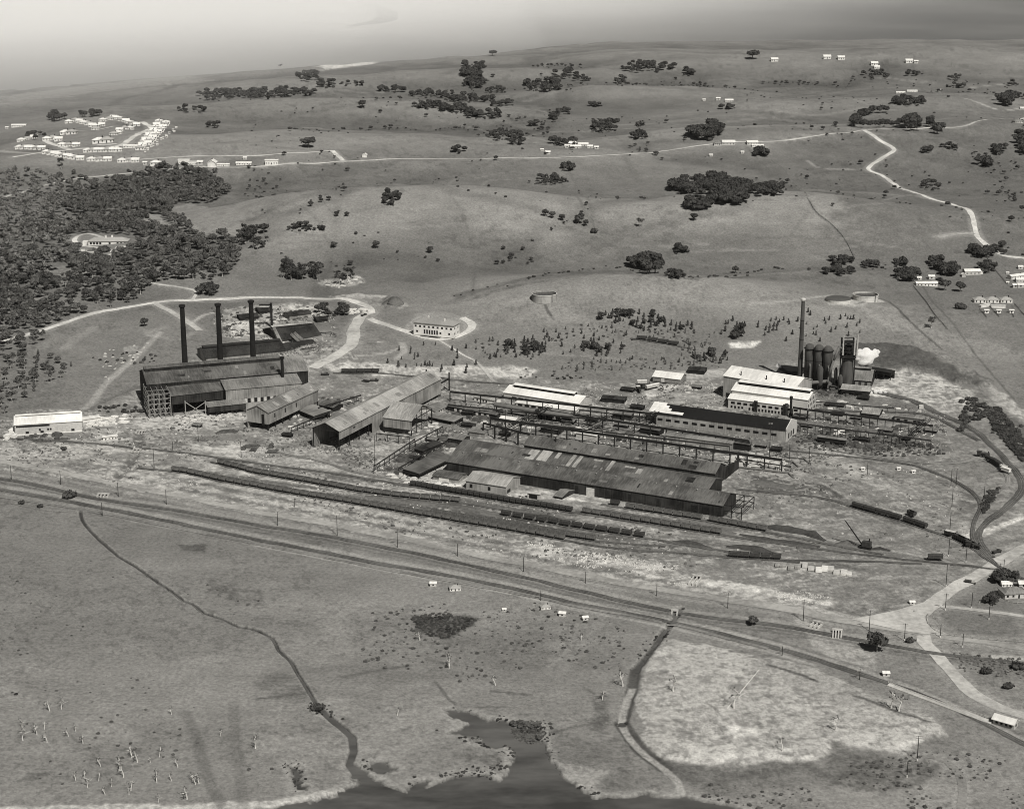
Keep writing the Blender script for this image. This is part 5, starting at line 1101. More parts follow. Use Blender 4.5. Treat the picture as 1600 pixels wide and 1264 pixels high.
def lobes_for(kind, r):
    L = []
    if kind == 'round':
        L.append((0, 0, 6.2, 3.6, 3.0, 1.2))
        for k in range(5): a = k*1.257+r.rand()*.7; d = 2.2+r.rand(); L.append((d*math.cos(a), d*math.sin(a), 5.2+1.8*r.rand(), 2+.8*r.rand(), 1.8+.6*r.rand(), .5))
    elif kind == 'gum':
        for k in range(6): a = k*1.05+r.rand()*.9; d = 1+2.8*r.rand(); L.append((d*math.cos(a), d*math.sin(a), 6+4*r.rand(), 1.5+.7*r.rand(), 1.2+.5*r.rand(), .45))
    elif kind == 'fig':
        L.append((0, 0, 6, 5, 2.6, 1.2))
        for k in range(7): a = k*.9+r.rand()*.5; d = 3.4+1.2*r.rand(); L.append((d*math.cos(a), d*math.sin(a), 5+1.6*r.rand(), 2.2+.8*r.rand(), 1.7+.5*r.rand(), .45))
    elif kind == 'young':
        for k in range(4): L.append((.4*(r.rand()-.5), .4*(r.rand()-.5), 1.6+k*1.6, 1.9-.4*k+.3*r.rand(), 1.2, .4))
    elif kind == 'shrub':
        for k in range(4): a = k*1.6+r.rand(); d = 1.2*r.rand()+.5; L.append((d*math.cos(a), d*math.sin(a), .9+.5*r.rand(), 1.4+.6*r.rand(), 1.1+.3*r.rand(), .5))
    return L
CR = {}
for kind, n, nq, sz in (('round', 4, 95, .55), ('gum', 4, 80, .5), ('fig', 2, 100, .6), ('young', 3, 55, .38), ('shrub', 3, 50, .4)):
    for i in range(n):
        r = np.random.RandomState(hash(kind) % 1 + 100+i*7+len(kind)); CR[(kind, i)] = crown_np(500+i*13+len(kind), lobes_for(kind, r), nq, sz, .8 if kind != 'gum' else .62)
NK = dict(round=4, gum=4, fig=2, young=3, shrub=3)
CM = {}; TM = {}
def crown_mesh(kind, i, m):
    k = (kind, i, m.name)
    if k not in CM: V, F_ = CR[(kind, i)]; CM[k] = mesh_np('crown', V, F_, m)
    return CM[k]
def trunk_mesh(kind):
    if kind not in TM:
        h = dict(round=6, gum=8.5, fig=6, young=3, shrub=1)[kind]; w = dict(round=.38, gum=.24, fig=.6, young=.14, shrub=.12)[kind]
        mb = MB().tube((0, 0, -.8), (.2, 0, h*.55), w, w*.7, 7)
        for k in range(4):
            a = k*1.57+.4; mb.tube((.2, 0, h*.5), (1.7*math.cos(a), 1.7*math.sin(a), h*.9), w*.5, w*.2, 5)
        TM[kind] = mb.mesh('trunk', M_DEAD if kind == 'gum' else M_BARK)
    return TM[kind]
NT = {'tree': 0}
def tree(kind, x, y, s, label, group, name=None, m=None, z=None, zs=1.0):
    name = name or {'shrub': 'shrub', 'young': 'young_tree', 'gum': 'gum_tree', 'fig': 'fig_tree'}.get(kind, 'tree')
    z = gz(x, y) if z is None else z; i = rng.randint(NK[kind]); rz = rng.rand()*6.28
    t = thing(name, label, 'shrub' if kind == 'shrub' else 'tree', (x, y, z), rz, group); t.scale = (s, s, s*zs)
    link('trunk', trunk_mesh(kind), t); link('crown', crown_mesh(kind, i, m or M_LEAF), t); NT['tree'] += 1
    return t
def thicket(name, label, items, m=None, kind='stuff'):
    """many crowns as one mass; items = (kind, x, y, scale, zscale)"""
    V = []; F_ = []; b = 0
    xs = np.array([i[1] for i in items]); ys = np.array([i[2] for i in items]); zs = GZ(xs, ys)
    for (k, x, y, s, zz), z in zip(items, zs):
        v, f = CR[(k, rng.randint(NK[k]))]; a = rng.rand()*6.28; c, s_ = math.cos(a), math.sin(a)
        w = np.stack([(v[:, 0]*c-v[:, 1]*s_)*s+x, (v[:, 0]*s_+v[:, 1]*c)*s+y, v[:, 2]*s*zz+z], 1); V.append(w); F_.append(f+b); b += len(v)
    V = np.concatenate(V); o = V.mean(0).round(); o[2] = 0
    ob = link(name, mesh_np(name, V-o, np.concatenate(F_), m or M_LEAF), None, tuple(o)); tag(ob, label, 'trees', None, kind); return ob
def scatter_px(poly, n, mind, seed, holes=()):
    """random places inside a photograph outline, at least mind metres apart"""
    pl = poly_w(poly); hs_ = [poly_w(h) for h in holes]; r = np.random.RandomState(seed); lo = pl.min(0); hi = pl.max(0); out = []; grid = {}
    tries = 0
    while len(out) < n and tries < 60:
        tries += 1; q = lo+(hi-lo)*r.rand(4000, 2); ok = inpoly(q[:, 0], q[:, 1], pl)
        for h in hs_: ok &= ~inpoly(q[:, 0], q[:, 1], h)
        for p in q[ok]:
            k = (int(p[0]//mind), int(p[1]//mind)); bad = False
            for i in (-1, 0, 1):
                for j in (-1, 0, 1):
                    for o in grid.get((k[0]+i, k[1]+j), ()):
                        if (o[0]-p[0])**2+(o[1]-p[1])**2 < mind*mind: bad = True
            if not bad: grid.setdefault(k, []).append(p); out.append(p)
            if len(out) >= n: break
    return out
# the wood on the left
WOOD = [(-60,268),(60,275),(150,282),(225,274),(282,262),(340,280),(360,300),(330,318),(270,320),(262,345),(300,362),(310,378),(352,372),(372,398),(366,428),(330,438),(285,440),(258,438),(235,446),(215,466),(180,478),(150,487),(120,492),(60,500),(0,510),(-60,520)]
HOLES = [[(112,369),(135,364),(212,369),(220,386),(200,399),(150,403),(124,399),(110,385)], [(218,332),(250,335),(275,358),(262,366),(232,352)], [(40,455),(108,450),(115,478),(40,490)], [(-60,262),(90,262),(90,300),(-60,330)], [(60,412),(105,408),(120,430),(70,438)], [(240,440),(236,428),(262,405),(270,412),(250,432)]]
pts = scatter_px(WOOD, 1700, 8.2, 11, HOLES); pts.sort(key=lambda p: p[1])
den = [float(fbm(np.array([p[0]]), np.array([p[1]]), 70, 3, 303)[0]) for p in pts]; den2 = [float(fbm(np.array([p[0]]), np.array([p[1]]), 28, 3, 404)[0]) for p in pts]; pts = [p for p, d, e in zip(pts, den, den2) if d*.5+e*.5 > (.40 if p[0]/p[1]*FPX+800 > 110 else .47)]
def px_of(x, y): return x/(y*math.cos(PITCH)+CAMH*math.sin(PITCH))*FPX+800
for p in pts[:230]:
    k = 'round' if rng.rand() < .7 else 'gum'; q = px_of(*p); w_ = 'at the far left tip of the big wood above the road' if q < 90 else 'on the lower edge of the big wood above the curving road' if q < 190 else 'in the big wood right below the villa' if q < 262 else 'in the rounded right lobe of the big wood'
    tree(k, p[0], p[1], .6+.75*rng.rand()**1.3, ('dark bushy tree ' if k == 'round' else 'thin pale-stemmed gum tree ')+w_, ('bushy trees ' if k == 'round' else 'gum trees ')+w_, m=[M_LEAF, M_LEAFD][rng.randint(2)])
rest = pts[230:]
thicket('woodland', 'dense dark wood surrounding the white villa', [(('round' if rng.rand() < .72 else 'gum'), p[0], p[1], .55+.8*rng.rand()**1.2, .9+.4*rng.rand()) for p in rest if p[0] > -560 or rng.rand() < .55], M_LEAF)
thicket('open_woodland', 'thin grey gum wood along the left edge below the upper road', [('gum', p[0], p[1], .9+.5*rng.rand(), 1.1) for p in scatter_px([(-60,275),(60,275),(110,300),(110,420),(0,450),(-60,450)], 260, 12, 12)], M_LEAFG)
thicket('woodland_edge', 'loose trees on the pale ground at the lower left of the wood', [(('gum' if rng.rand() < .5 else 'round'), p[0], p[1], .7+.5*rng.rand(), 1) for p in scatter_px([(-60,455),(40,460),(110,455),(120,490),(60,515),(70,535),(20,548),(-60,555)], 110, 12, 13)], M_LEAF)
for p in scatter_px([(-60,570),(40,548),(85,560),(112,572),(105,590),(70,600),(30,630),(0,655),(-60,665)], 90, 9, 14):
    k = ['round', 'gum', 'young'][rng.randint(3)]; tree(k, p[0], p[1], .55+.35*rng.rand(), 'small scrubby tree on the left edge above the long white shed' if k != 'gum' else 'small pale-stemmed gum on the left edge above the long white shed', 'scrub trees at the left edge' if k != 'gum' else 'scrub gums at the left edge', m=M_LEAF)
# single trees one can point to: px, py(base), kind, metres wide/10, label
SOLO = [(482,231,'fig',1.7,'lone wide-crowned tree on the grass above the side road'), (566,169,'round',1.5,'lone round dark tree on the far ridge left of centre'), (770,88,'fig',1.6,'lone umbrella-shaped tree on the far shore ridge'),
 (1176,93,'fig',2.2,'round black tree alone on the far right crest'), (998,212,'gum',2.0,'tall loose tree above a low thicket, left of the big fig clump'), (438,108,'gum',1.1,'thin dark tree on the far left crest'),
 (1000,355,'gum',1.0,'single upright tree at the foot of the right hill'), (1085,345,'round',.9,'round tree below the left end of the long dark grove'), (852,338,'round',.85,'leftmost of the small trees on the hill crest at centre'), (863,341,'round',.8,'second of the small trees on the hill crest at centre'),
 (878,344,'round',.8,'third of the small trees on the hill crest at centre'), (904,348,'round',1.15,'larger round tree right of the three crest trees'), (915,352,'round',.8,'small round tree touching the larger crest tree'), (928,363,'shrub',1.8,'low bush where the gully begins'),
 (672,395,'round',.8,'lone round bush on the bare slope above the office'), (588,388,'round',.9,'bushy tree on the bare slope above the twin white tanks'), (226,510,'round',.85,'lone round tree in the field left of the leftmost chimney'), (1455,513,'gum',1.0,'bare spindly tree by the track on the right rise'),
 (1370,1018,'round',1.25,'dark upright bushy tree between highway and railway at lower right'), (1176,977,'round',.6,'round dark bush beside the highway left of the culvert'), (1585,313,'young',1.6,'small dark conifer at the right edge above the zigzag road'), (1580,347,'round',.8,'round bush at the right edge below the small conifer'),
 (1149,427,'round',.8,'small dark tree in the gully right of centre'), (1422,1003,'shrub',1.1,'round dark shrub in the highway verge left of the junction'), (1500,456,'round',1.15,'right one of two round trees below the farmhouse'), (1476,454,'round',1.25,'left one of two round trees below the farmhouse'), (1468,444,'round',.8,'round tree at the right end of the farmhouse'),
 (1500,483,'shrub',2.2,'low dark bush left of the three cottages'), (108,778,'shrub',2.0,'dark scrubby clump beside the left railway bridge'), (34,787,'shrub',.9,'left one of two round bushes in the railway bank at far left'), (63,793,'shrub',.9,'right one of two round bushes in the railway bank at far left'), (100,705,'shrub',1.0,'round dark bush below the long white shed'),
 (495,1108,'shrub',1.5,'dark bush overhanging the left drain'), (1540,1052,'shrub',1.2,'dark bush among scrub at the right edge below the road'), (1590,1045,'shrub',1.5,'ragged bush at the right edge below the road'), (1575,1075,'shrub',1.2,'lower bush on the slope at the right edge'),
 (1520,760,'shrub',.0,'')]
for px, py, k, s, lab in SOLO:
    if s == 0: continue
    g = G(px, py); tree(k, g.x, g.y, s, lab, None, m=M_LEAFD if k != 'gum' else M_LEAF)
def clump(cx, cy, rx, ry, n, s, kind, label, group, stuff=False, m=None, seed=0, cat=None):
    r = np.random.RandomState(int(cx*7+cy*13+seed)); it = []
    a = r.rand(n)*6.283; q = np.sqrt(r.rand(n)); px = cx+rx*q*np.cos(a); py = cy+ry*q*np.sin(a)
    x, y, z = Gv(px, py)
    if stuff: return thicket('thicket', label, [((kind if not isinstance(kind, tuple) else kind[r.randint(len(kind))]), x[i], y[i], s*(.6+.75*r.rand()), 1) for i in range(n)], m or M_LEAFD)
    for i in range(n):
        k = kind if not isinstance(kind, tuple) else kind[r.randint(len(kind))]
        sd = '' if n < 20 else (', at its left' if px[i] < cx else ', at its right')
        tree(k, x[i], y[i], s*(.65+.6*r.rand()), label+sd, group+sd, m=m or M_LEAFD)
FAR = [(740,104,19,5,16,1.5,'thicket on the far shore, upper end of the winding clump'),(736,118,17,6,22,1.5,'middle of the winding thicket on the far shore'),(742,132,18,6,24,1.5,'lower end of the winding thicket on the far shore'),(775,142,16,3,12,1.3,'low thicket tail right of the winding clump'),
 (480,120,20,7,26,1.3,'wedge of dark trees in the fold of the far left ridge'),(510,132,14,6,14,1.3,'small thicket down the fold of the far left ridge'),(336,149,30,8,34,1.3,'dark oblong thicket on the far left slope'),(385,146,22,6,22,1.2,'small oblong thicket on the far left slope'),(300,172,22,4,12,1.1,'thin bush strip on the slope above the village'),(445,145,48,6,44,1.2,'long thicket band below the far left crest'),(335,196,12,3,7,1.0,'tiny bush strip above the village road'),(400,150,45,5,30,1.1,'dark band of bush on the far left hill'),
 (550,131,20,3,9,1.1,'tiny far thicket at the foot of the ridge'),(615,140,26,4,18,1.2,'far thicket left of centre below the shore'),(675,147,38,5,30,1.2,'long thin thicket at centre of the far hills'),(732,155,42,4,32,1.3,'dark thicket trailing right at centre of the far hills'),(783,162,22,4,14,1.2,'short thicket at the right end of the central trail'),(672,166,26,4,22,1.2,'left part of the second thicket trail'),(712,171,27,5,26,1.2,'middle part of the second thicket trail'),(755,180,30,5,26,1.3,'right part of the second thicket trail with a tall tree'),(788,213,30,6,26,1.2,'dark thicket left of the white farm group'),(717,236,10,3,7,1.1,'tiny bush island near the road at centre'),
 (848,134,30,9,38,1.4,'large dark thicket on the far centre hills'),(875,120,12,6,9,1.3,'small clump above the large far thicket'),(889,114,9,6,7,1.3,'upright clump above the large far thicket'),(908,124,14,8,12,1.3,'clump right of the large far thicket'),(967,127,11,6,9,1.3,'small round clump on the far centre hill'),(1012,105,44,7,40,1.3,'speckled wood on the far centre crest'),(1076,113,14,5,9,1.3,'small clump right of the speckled wood'),(870,103,50,3,14,.9,'thin hedge along the far crest'),
 (945,198,22,8,26,1.3,'rounded thicket left of the tall loose tree'),(1000,214,16,4,12,1.2,'low thicket under the tall loose tree'),(1103,208,26,10,26,1.9,'big fig clump behind the two white farm sheds'),(880,222,26,5,20,1.2,'thicket behind the white farm group'),(808,220,14,6,10,1.2,'thicket at left of the white farm group'),(887,262,11,4,7,1.1,'small bush patch below the middle road'),(855,282,34,6,26,.8,'thin scrub on the slope below the middle road'),(1137,168,14,2,8,1.0,'low bush strip below the far right huts'),(1190,241,12,4,8,1.3,'dark bush by the lane below the right farm'),
 (1368,115,22,9,20,1.0,'scrub around the far right homestead'),(1425,115,18,3,10,1.0,'thin bush strip right of the far homestead'),(1492,120,7,4,5,1.0,'tiny bush at far right'),(1492,135,16,3,10,1.1,'low bush strip by the far right lane'),(1420,160,27,5,30,1.3,'domed grove above the curved windbreak'),(1570,156,13,10,14,1.9,'large black clump by the far right lane'),(1597,150,14,4,8,1.2,'dark trees at the far right edge'),(1585,131,10,3,6,1.1,'faint bush at the far right edge'),(932,164,10,4,7,1.0,'small bush in the dark paddock'),(835,193,10,3,3,1.2,'pair of bushes left of the big farm thicket'),(868,186,8,5,5,1.4,'round bush at the bend of the far gully'),(880,175,10,4,6,1.2,'bush in the far gully'),
 (1449,235,6,2,4,1.1,'small dark bush right of the zigzag road'),(1487,232,10,3,6,1.1,'bush pair right of the zigzag road'),(1538,255,11,4,8,1.4,'two dark bushes on the right slope'),(1562,234,13,7,11,1.3,'round bush near the right edge'),(1597,226,12,16,26,1.5,'tall dark clump at the right edge below the white house'),(1455,291,16,4,8,1.0,'row of small bushes under the zigzag road'),(1209,296,20,11,26,1.1,'scrub right of the long dark grove'),(520,258,1,1,0,1,''),
 (610,310,16,10,20,.8,'loose scrub on the crest above the bare slope'),(480,357,30,4,12,.8,'bush line on the slope above the old works'),(1064,392,11,4,9,1.0,'dark oval bush on the face of the right hill'),(1055,431,16,4,14,.9,'low bush right of the round gully thicket'),(1420,432,18,8,22,1.1,'dark hedge trees left of the farmhouse'),(1535,396,22,6,22,1.1,'dark hedge along the bend of the white road'),(1565,390,12,7,9,.9,'hedge right of the white road bend'),(1540,420,14,6,18,1.0,'dark hedge running down behind the right house'),(1483,424,14,7,18,1.2,'dark trees left of the right house'),(1463,415,10,6,8,1.2,'leaning trees behind the tiny white shed'),
 (1315,408,20,5,14,.9,'scattered bushes in the right gully'),(1362,414,14,5,12,.9,'dark bushes in the right gully left of the farm'),(1405,413,14,4,9,.9,'bushes by the fence in the right gully'),(1312,424,24,5,22,.8,'low scrub below the right gully'),(1350,437,30,3,0,.8,''),(1570,905,18,8,16,.8,'dark garden shrubs behind the lower right farmhouse'),(1548,940,10,6,8,.6,'dark garden shrubs at the corner of the lower right farmhouse')]
for cx, cy, rx, ry, n, s, lab in FAR:
    if n: clump(cx, cy+2, rx, ry, int(n*1.7), s*.78, ('round', 'shrub', 'round'), lab, None, True)
clump(1108,296,62,13,120,1.25,'round','', None, True)['label'] = 'long dark oval grove on the right hill'
clump(1137,316,30,8,40,1.15,'round','', None, True)['label'] = 'lower right lobe trailing from the long dark grove'
clump(1092,326,22,5,24,1.1,'round','', None, True)['label'] = 'tail of trees running down-left from the long dark grove'
clump(1190,300,22,8,20,1.0,'round','', None, True)['label'] = 'small grove at the fence right of the long dark grove'
# curved windbreak on the ridge
wb = smooth_pl(poly_w([(1387,176),(1355,180),(1340,190),(1337,198),(1360,200),(1400,198),(1432,194)]), 6)
thicket('windbreak', 'curved dark windbreak beside the white ridge road', [('round', p[0]+rng.randn()*2.5, p[1]+rng.randn()*3, 1.0+.3*rng.rand(), 1.15) for p in wb], M_LEAFD)
clump(1424,200,13,6,12,1.7,'round','round dark tree in the group at the right end of the windbreak','trees at the right end of the windbreak')
clump(1452,197,6,3,4,1.4,'round','upper small dark tree right of the windbreak','trees right of the windbreak'); clump(1465,205,7,5,5,1.4,'round','lower dark tree beside the ridge road right of the windbreak','lower trees right of the windbreak')
clump(1018,420,18,9,16,1.35,('round','fig'),'dark tree of the round clump in the gully at centre right','trees of the round gully clump'); clump(992,415,8,5,5,1.2,'round','dark tree just left of the round gully clump','trees left of the round gully clump')
clump(470,430,34,12,26,1.05,('round','gum'),'dark tree of the slanting clump on the slope above the old works','trees on the slope above the old works'); clump(540,440,20,8,8,.8,'gum','small tree right of the slanting clump above the old works','small trees above the quarry')
clump(395,375,26,18,22,1.0,('round','gum'),'tree scattered on the slope right of the big wood','trees right of the big wood'); clump(325,460,13,6,9,.95,'round','dark tree by the track fork above the chimneys','trees at the track fork')
clump(520,490,24,8,14,.9,('round','shrub'),'dark shrub beside the old works below the road','shrubs beside the old works')
clump(90,186,16,5,12,1.2,'round','dark tree behind the top row of the village','trees behind the village'); clump(140,182,20,3,10,1.0,'round','dark tree on the village skyline','trees on the village skyline'); clump(55,215,18,4,8,.9,'round','small tree at the left end of the village','trees at the left end of the village')
clump(95,262,5,9,3,1.0,'gum','spindly tree standing on the grass below the village','spindly trees below the village')
# young plantation on the slope behind the works
for cx, cy, rx, ry, n, lab, gr in ((985,500,48,13,34,'young dark tree of the dense plantation left of the little wagon row','trees of the dense plantation'),(1040,512,44,10,24,'young dark tree at the right end of the dense plantation','trees at the right end of the plantation'),(1145,515,20,18,20,'dark tree of the clump left of the slender chimney','trees left of the slender chimney'),
    (820,548,34,12,34,'dark tree of the thicket above the white monitor-roofed shed','trees above the white shed'),(940,546,36,14,24,'small dark tree below the hill track','trees below the hill track'),(1115,560,34,10,18,'low dark tree behind the power house','trees behind the power house')):
    clump(cx, cy, rx, ry, n, .68, ('young','round','young'), lab, gr)
clump(1270,512,100,24,46,.55,'young','young conifer on the rise behind the furnace plant','young conifers behind the furnace plant'); clump(690,562,90,26,34,.6,'young','young conifer on the lawn below the office','young conifers below the office'); clump(880,535,70,20,20,.6,'young','young tree on the rough ground at centre','young trees at centre')
clump(862,590,50,7,14,.5,'shrub','low shrub behind the white monitor-roofed shed','shrubs behind the white shed')
clump(200,640,55,6,26,.7,'shrub','dark shrub of the hedge right of the long white shed','shrubs right of the long white shed'); clump(200,560,55,10,22,.55,'shrub','dark shrub in the rubbish gully left of the steelmaking shed','shrubs in the rubbish gully')
clump(1570,672,34,10,10,.9,'shrub','dark shrub on the cutting bank at the right edge','shrubs on the cutting bank')
thicket('bank_scrub', 'dark scrub covering the cutting bank inside the right railway curve', [('shrub', p[0], p[1], .4+.5*rng.rand(), 1) for p in scatter_px([(1540,640),(1560,640),(1600,690),(1650,740),(1640,760),(1590,715),(1555,675)], 360, 2.2, 21)], M_LEAFD)
thicket('scrap_weeds', 'weedy scrub over the scrap ground right of the black-roofed mill', [('shrub', p[0], p[1], .35+.3*rng.rand(), .8) for p in scatter_px([(1240,680),(1330,675),(1470,700),(1480,712),(1380,715),(1250,702)], 190, 3.4, 22)], M_LEAF)
thicket('brush', 'dark brush along the loop road at the right edge', [('shrub', p[0], p[1], .8+.5*rng.rand(), .9) for p in scatter_px([(1500,680),(1500,630),(1520,625),(1560,640),(1565,650),(1510,662),(1500,680)], 40, 4, 23)]+[('shrub', p[0], p[1], .35+.4*rng.rand(), .8) for p in scatter_px([(1530,795),(1545,768),(1560,765),(1550,785),(1538,803)], 50, 2, 24)], M_LEAFD)
thicket('reeds', 'dark reed bed filling the marsh hollow at lower centre', [('shrub', p[0], p[1], .35+.25*rng.rand(), .7) for p in scatter_px([(642,968),(665,960),(700,958),(712,964),(745,968),(725,982),(695,998),(665,992)], 170, 2.4, 25)], M_LEAFD)
thicket('pool_brush', 'grey brush on the bank right of the tidal pool', [('shrub', p[0], p[1], .5+.4*rng.rand(), .8) for p in scatter_px([(800,1128),(840,1130),(850,1150),(835,1158),(805,1150)], 40, 2.2, 26)], M_LEAF)
def patchy(poly, n, mind, seed, sc_, thr):
    return [p for p in scatter_px(poly, n, mind, seed) if float(fbm(np.array([p[0]]), np.array([p[1]]), sc_, 3, seed)[0]) > thr]
thicket('marsh_scrub', 'scattered low tussocks over the marsh left of the pools', [('shrub', p[0], p[1], .12+.4*rng.rand()**2, .7) for p in patchy([(560,960),(800,930),(990,980),(960,1080),(800,1070),(560,1060)], 520, 2, 27, 40, .53)], M_LEAF)
thicket('marsh_tussocks', 'small dark tussock clusters across the left marsh', [('shrub', p[0], p[1], .12+.35*rng.rand()**2, .6) for p in patchy([(0,840),(300,900),(420,940),(560,1060),(480,1200),(0,1240)], 420, 2.5, 37, 60, .6)], M_LEAF)
thicket('corner_scrub', 'dark tussocks in the lower right corner', [('shrub', p[0], p[1], .12+.45*rng.rand()**2, .7) for p in patchy([(1330,1190),(1480,1170),(1660,1180),(1660,1300),(1100,1300),(1100,1225),(1300,1230)], 700, 2, 28, 30, .52)], M_LEAF)
thicket('verge_scrub', 'bare thorny scrub along the cutting at the right edge', [('shrub', p[0], p[1], .18+.3*rng.rand(), .9) for p in scatter_px([(1490,1020),(1600,1030),(1660,1060),(1600,1062),(1500,1047)], 110, 2, 29)], M_LEAFG)
thicket('hill_scrub', 'tiny bushes sprinkled over the grassy hills', [(['shrub', 'shrub', 'round'][rng.randint(3)], p[0], p[1], .3+.55*rng.rand()**2, .9) for p in patchy([(400,130),(800,110),(1200,110),(1600,120),(1640,400),(1400,410),(1000,410),(700,400),(560,420),(420,400),(380,300)], 1500, 9, 30, 150, .55)], M_LEAFD)
gs = [p for p in scatter_px([(400,130),(800,110),(1200,110),(1600,120),(1640,400),(1400,420),(1000,420),(700,410),(560,420),(420,400),(380,300)], 6000, 5, 35) ]
gq = gully(np.array([p[0] for p in gs]), np.array([p[1] for p in gs])); gn = fbm(np.array([p[0] for p in gs]), np.array([p[1] for p in gs]), 170, 2, 36)
thicket('gully_scrub', 'dark scrub following the gullies of the hills', [(['shrub', 'round'][rng.randint(2)], p[0], p[1], .35+.5*rng.rand()**2, .9) for p, q, n_ in zip(gs, gq, gn) if q > .95 and n_ > .5], M_LEAFD)
def edge_reeds(poly, n, off, seed):
    pl = smooth_pl(poly_w(poly), 2.0); r = np.random.RandomState(seed); q = pl[r.randint(len(pl), size=n)]+r.randn(n, 2)*off; f = fbm(q[:, 0], q[:, 1], 22, 2, seed); return [('shrub', p[0], p[1], .14+.3*r.rand()**2, .8) for p in q[f > .5]]
thicket('pool_reeds', 'dark reeds and brush fringing the tidal pools', edge_reeds(POOLS[0][0][:10], 160, 2.5, 1)+edge_reeds(POOLS[0][0][22:46], 420, 2.5, 2)+edge_reeds(POOLS[1][0], 60, 1.5, 3)+edge_reeds(POOLS[2][0], 50, 1.5, 4)+edge_reeds([(495,1100),(520,1125),(550,1150),(553,1170),(545,1192)], 120, 2.5, 5)+edge_reeds([(1062,950),(1030,1000),(993,1045),(985,1085),(972,1130)], 90, 3, 6), M_LEAFD)
thicket('creek_scrub', 'dark scrub lining the gully that winds behind the low front ridge', [('shrub', p[0]+rng.randn()*3, p[1]+rng.randn()*4, .4+.5*rng.rand()**2, .9) for p in smooth_pl(poly_w([(705,466),(760,450),(820,438),(900,424),(980,422),(1080,434),(1180,424),(1300,422),(1400,418)]), 7) if rng.rand() < .75], M_LEAFD)
thicket('slope_scrub', 'loose scrub and saplings on the slope behind the works', [(['shrub', 'young'][rng.randint(2)], p[0], p[1], .25+.4*rng.rand(), .9) for p in patchy([(740,530),(960,500),(1130,520),(1130,575),(960,580),(860,585),(760,570)], 420, 3, 32, 40, .46)], M_LEAF)
# bleached dead trees on the marsh
DM = []
for i in range(5):
    r = np.random.RandomState(40+i); mb = MB(); p = Vector((0, 0, -.5)); d = Vector((r.randn()*.12, r.randn()*.12, 1)); pts_ = [p]
    for k in range(4): p = p+d*1.5; d = (d+Vector((r.randn()*.25, r.randn()*.2, 0))).normalized(); pts_.append(p)
    for k in range(4): mb.tube(pts_[k], pts_[k+1], .34-.06*k, .28-.06*k, 7)
    lf = MB()
    for k in range(5):
        b_ = pts_[2]+(pts_[4]-pts_[2])*r.rand(); e = b_+Vector((r.randn()*1.2, r.randn()*1.2, .5+1.2*r.rand())); mb.tube(b_, e, .13, .05, 5)
        if k < 3:
            for _ in range(9):
                c_ = e+Vector((r.randn()*.5, r.randn()*.5, r.randn()*.35)); u_ = Vector((r.randn(), r.randn(), r.randn())).normalized()*.32; w_ = u_.cross(Vector((r.randn(), r.randn(), r.randn()))).normalized()*.25
                lf.add([c_-u_, c_-w_, c_+u_, c_+w_], [(0, 1, 2, 3)])
    DM.append((mb.mesh('trunk', M_DEAD), None))
    DM[-1] = (DM[-1][0], lf.mesh('twigs', M_LEAFD))
DEADP = [(410,1105),(460,1095),(475,1145),(535,1110),(605,1140),(570,1185),(670,1090),(710,1160),(700,1185),(850,1115),(930,1110),(1015,1210),(1060,1130),(1080,1125),(860,1225),(965,1035),(370,870),(410,840),(270,730),(335,720),(545,1030),(815,1010),(715,985),(865,980),(930,750),(200,860),(255,900),(120,820),(450,905),(650,1050),(1045,1110),(745,1010),(190,850),(240,830),(125,890)]
for i, (cx, cy) in enumerate(DEADP):
    px, py = cx/3.4725, 900+cy/3.4725; g = G(px, py); w_ = 'left of the dead grove on the lower left marsh' if px < 115 else 'in the middle of the dead grove at lower left' if px < 215 else 'at the right side of the dead grove at lower left'; t = thing('dead_tree', 'bleached leafless tree '+w_, 'dead tree', (g.x, g.y, gz(g.x, g.y)), rng.rand()*6.28, 'dead trees '+w_); s = .6+.5*rng.rand(); t.scale = (s, s, s)
    a, b = DM[i % 5]; link('trunk', a, t); link('twigs', b, t)
for px, py, s, lab in ((656,1000,1.0,'white dead trunk at the left edge of the reed bed'),(702,1043,1.3,'tall white dead trunk below the reed bed'),(774,1071,.9,'short white dead trunk above the tidal pool'),(908,1000,.7,'small dead tree with dark twigs left of the right drain'),(973,1072,1.4,'long pale dead trunk beside the right drain'),(1052,1084,1.3,'forked dead tree on the edge of the sand fill'),(1147,1110,1.6,'dead tree with long leaning bough on the sand fill'),(1392,1110,1.6,'bare black-twigged tree beside the right railway'),(1404,1115,1.5,'second bare tree beside the right railway'),(1305,1145,1.2,'bare tree in the notch of the sand fill'),(1222,1178,1.1,'dead twiggy stump on the lower edge of the sand fill'),(399,1169,1.1,'isolated dead tree with side twigs right of the dead grove'),(344,1150,.6,'thin post-like stump between the two faint ditches'),(621,1118,.7,'dark leaning stump right of the left drain'),(941,1093,.9,'dark leaning stump left of the right drain')):
    g = G(px, py); t = thing('dead_tree', lab, 'dead tree', (g.x, g.y, gz(g.x, g.y)), rng.rand()*6.28); t.scale = (s, s, s); a, b = DM[rng.randint(5)]; link('trunk', a, t); link('twigs', b, t)
g = G(1136,1112); h_ = G(1180,1040); t = thing('fallen_trunk', 'long thin pale trunk leaning across the sand fill', 'dead tree', (g.x, g.y, gz(g.x, g.y))); MB().tube((0, 0, .3), (h_.x-g.x-2, (h_.y-g.y)*.5, 9), .25, .1, 6).build('trunk', M_DEAD, t)
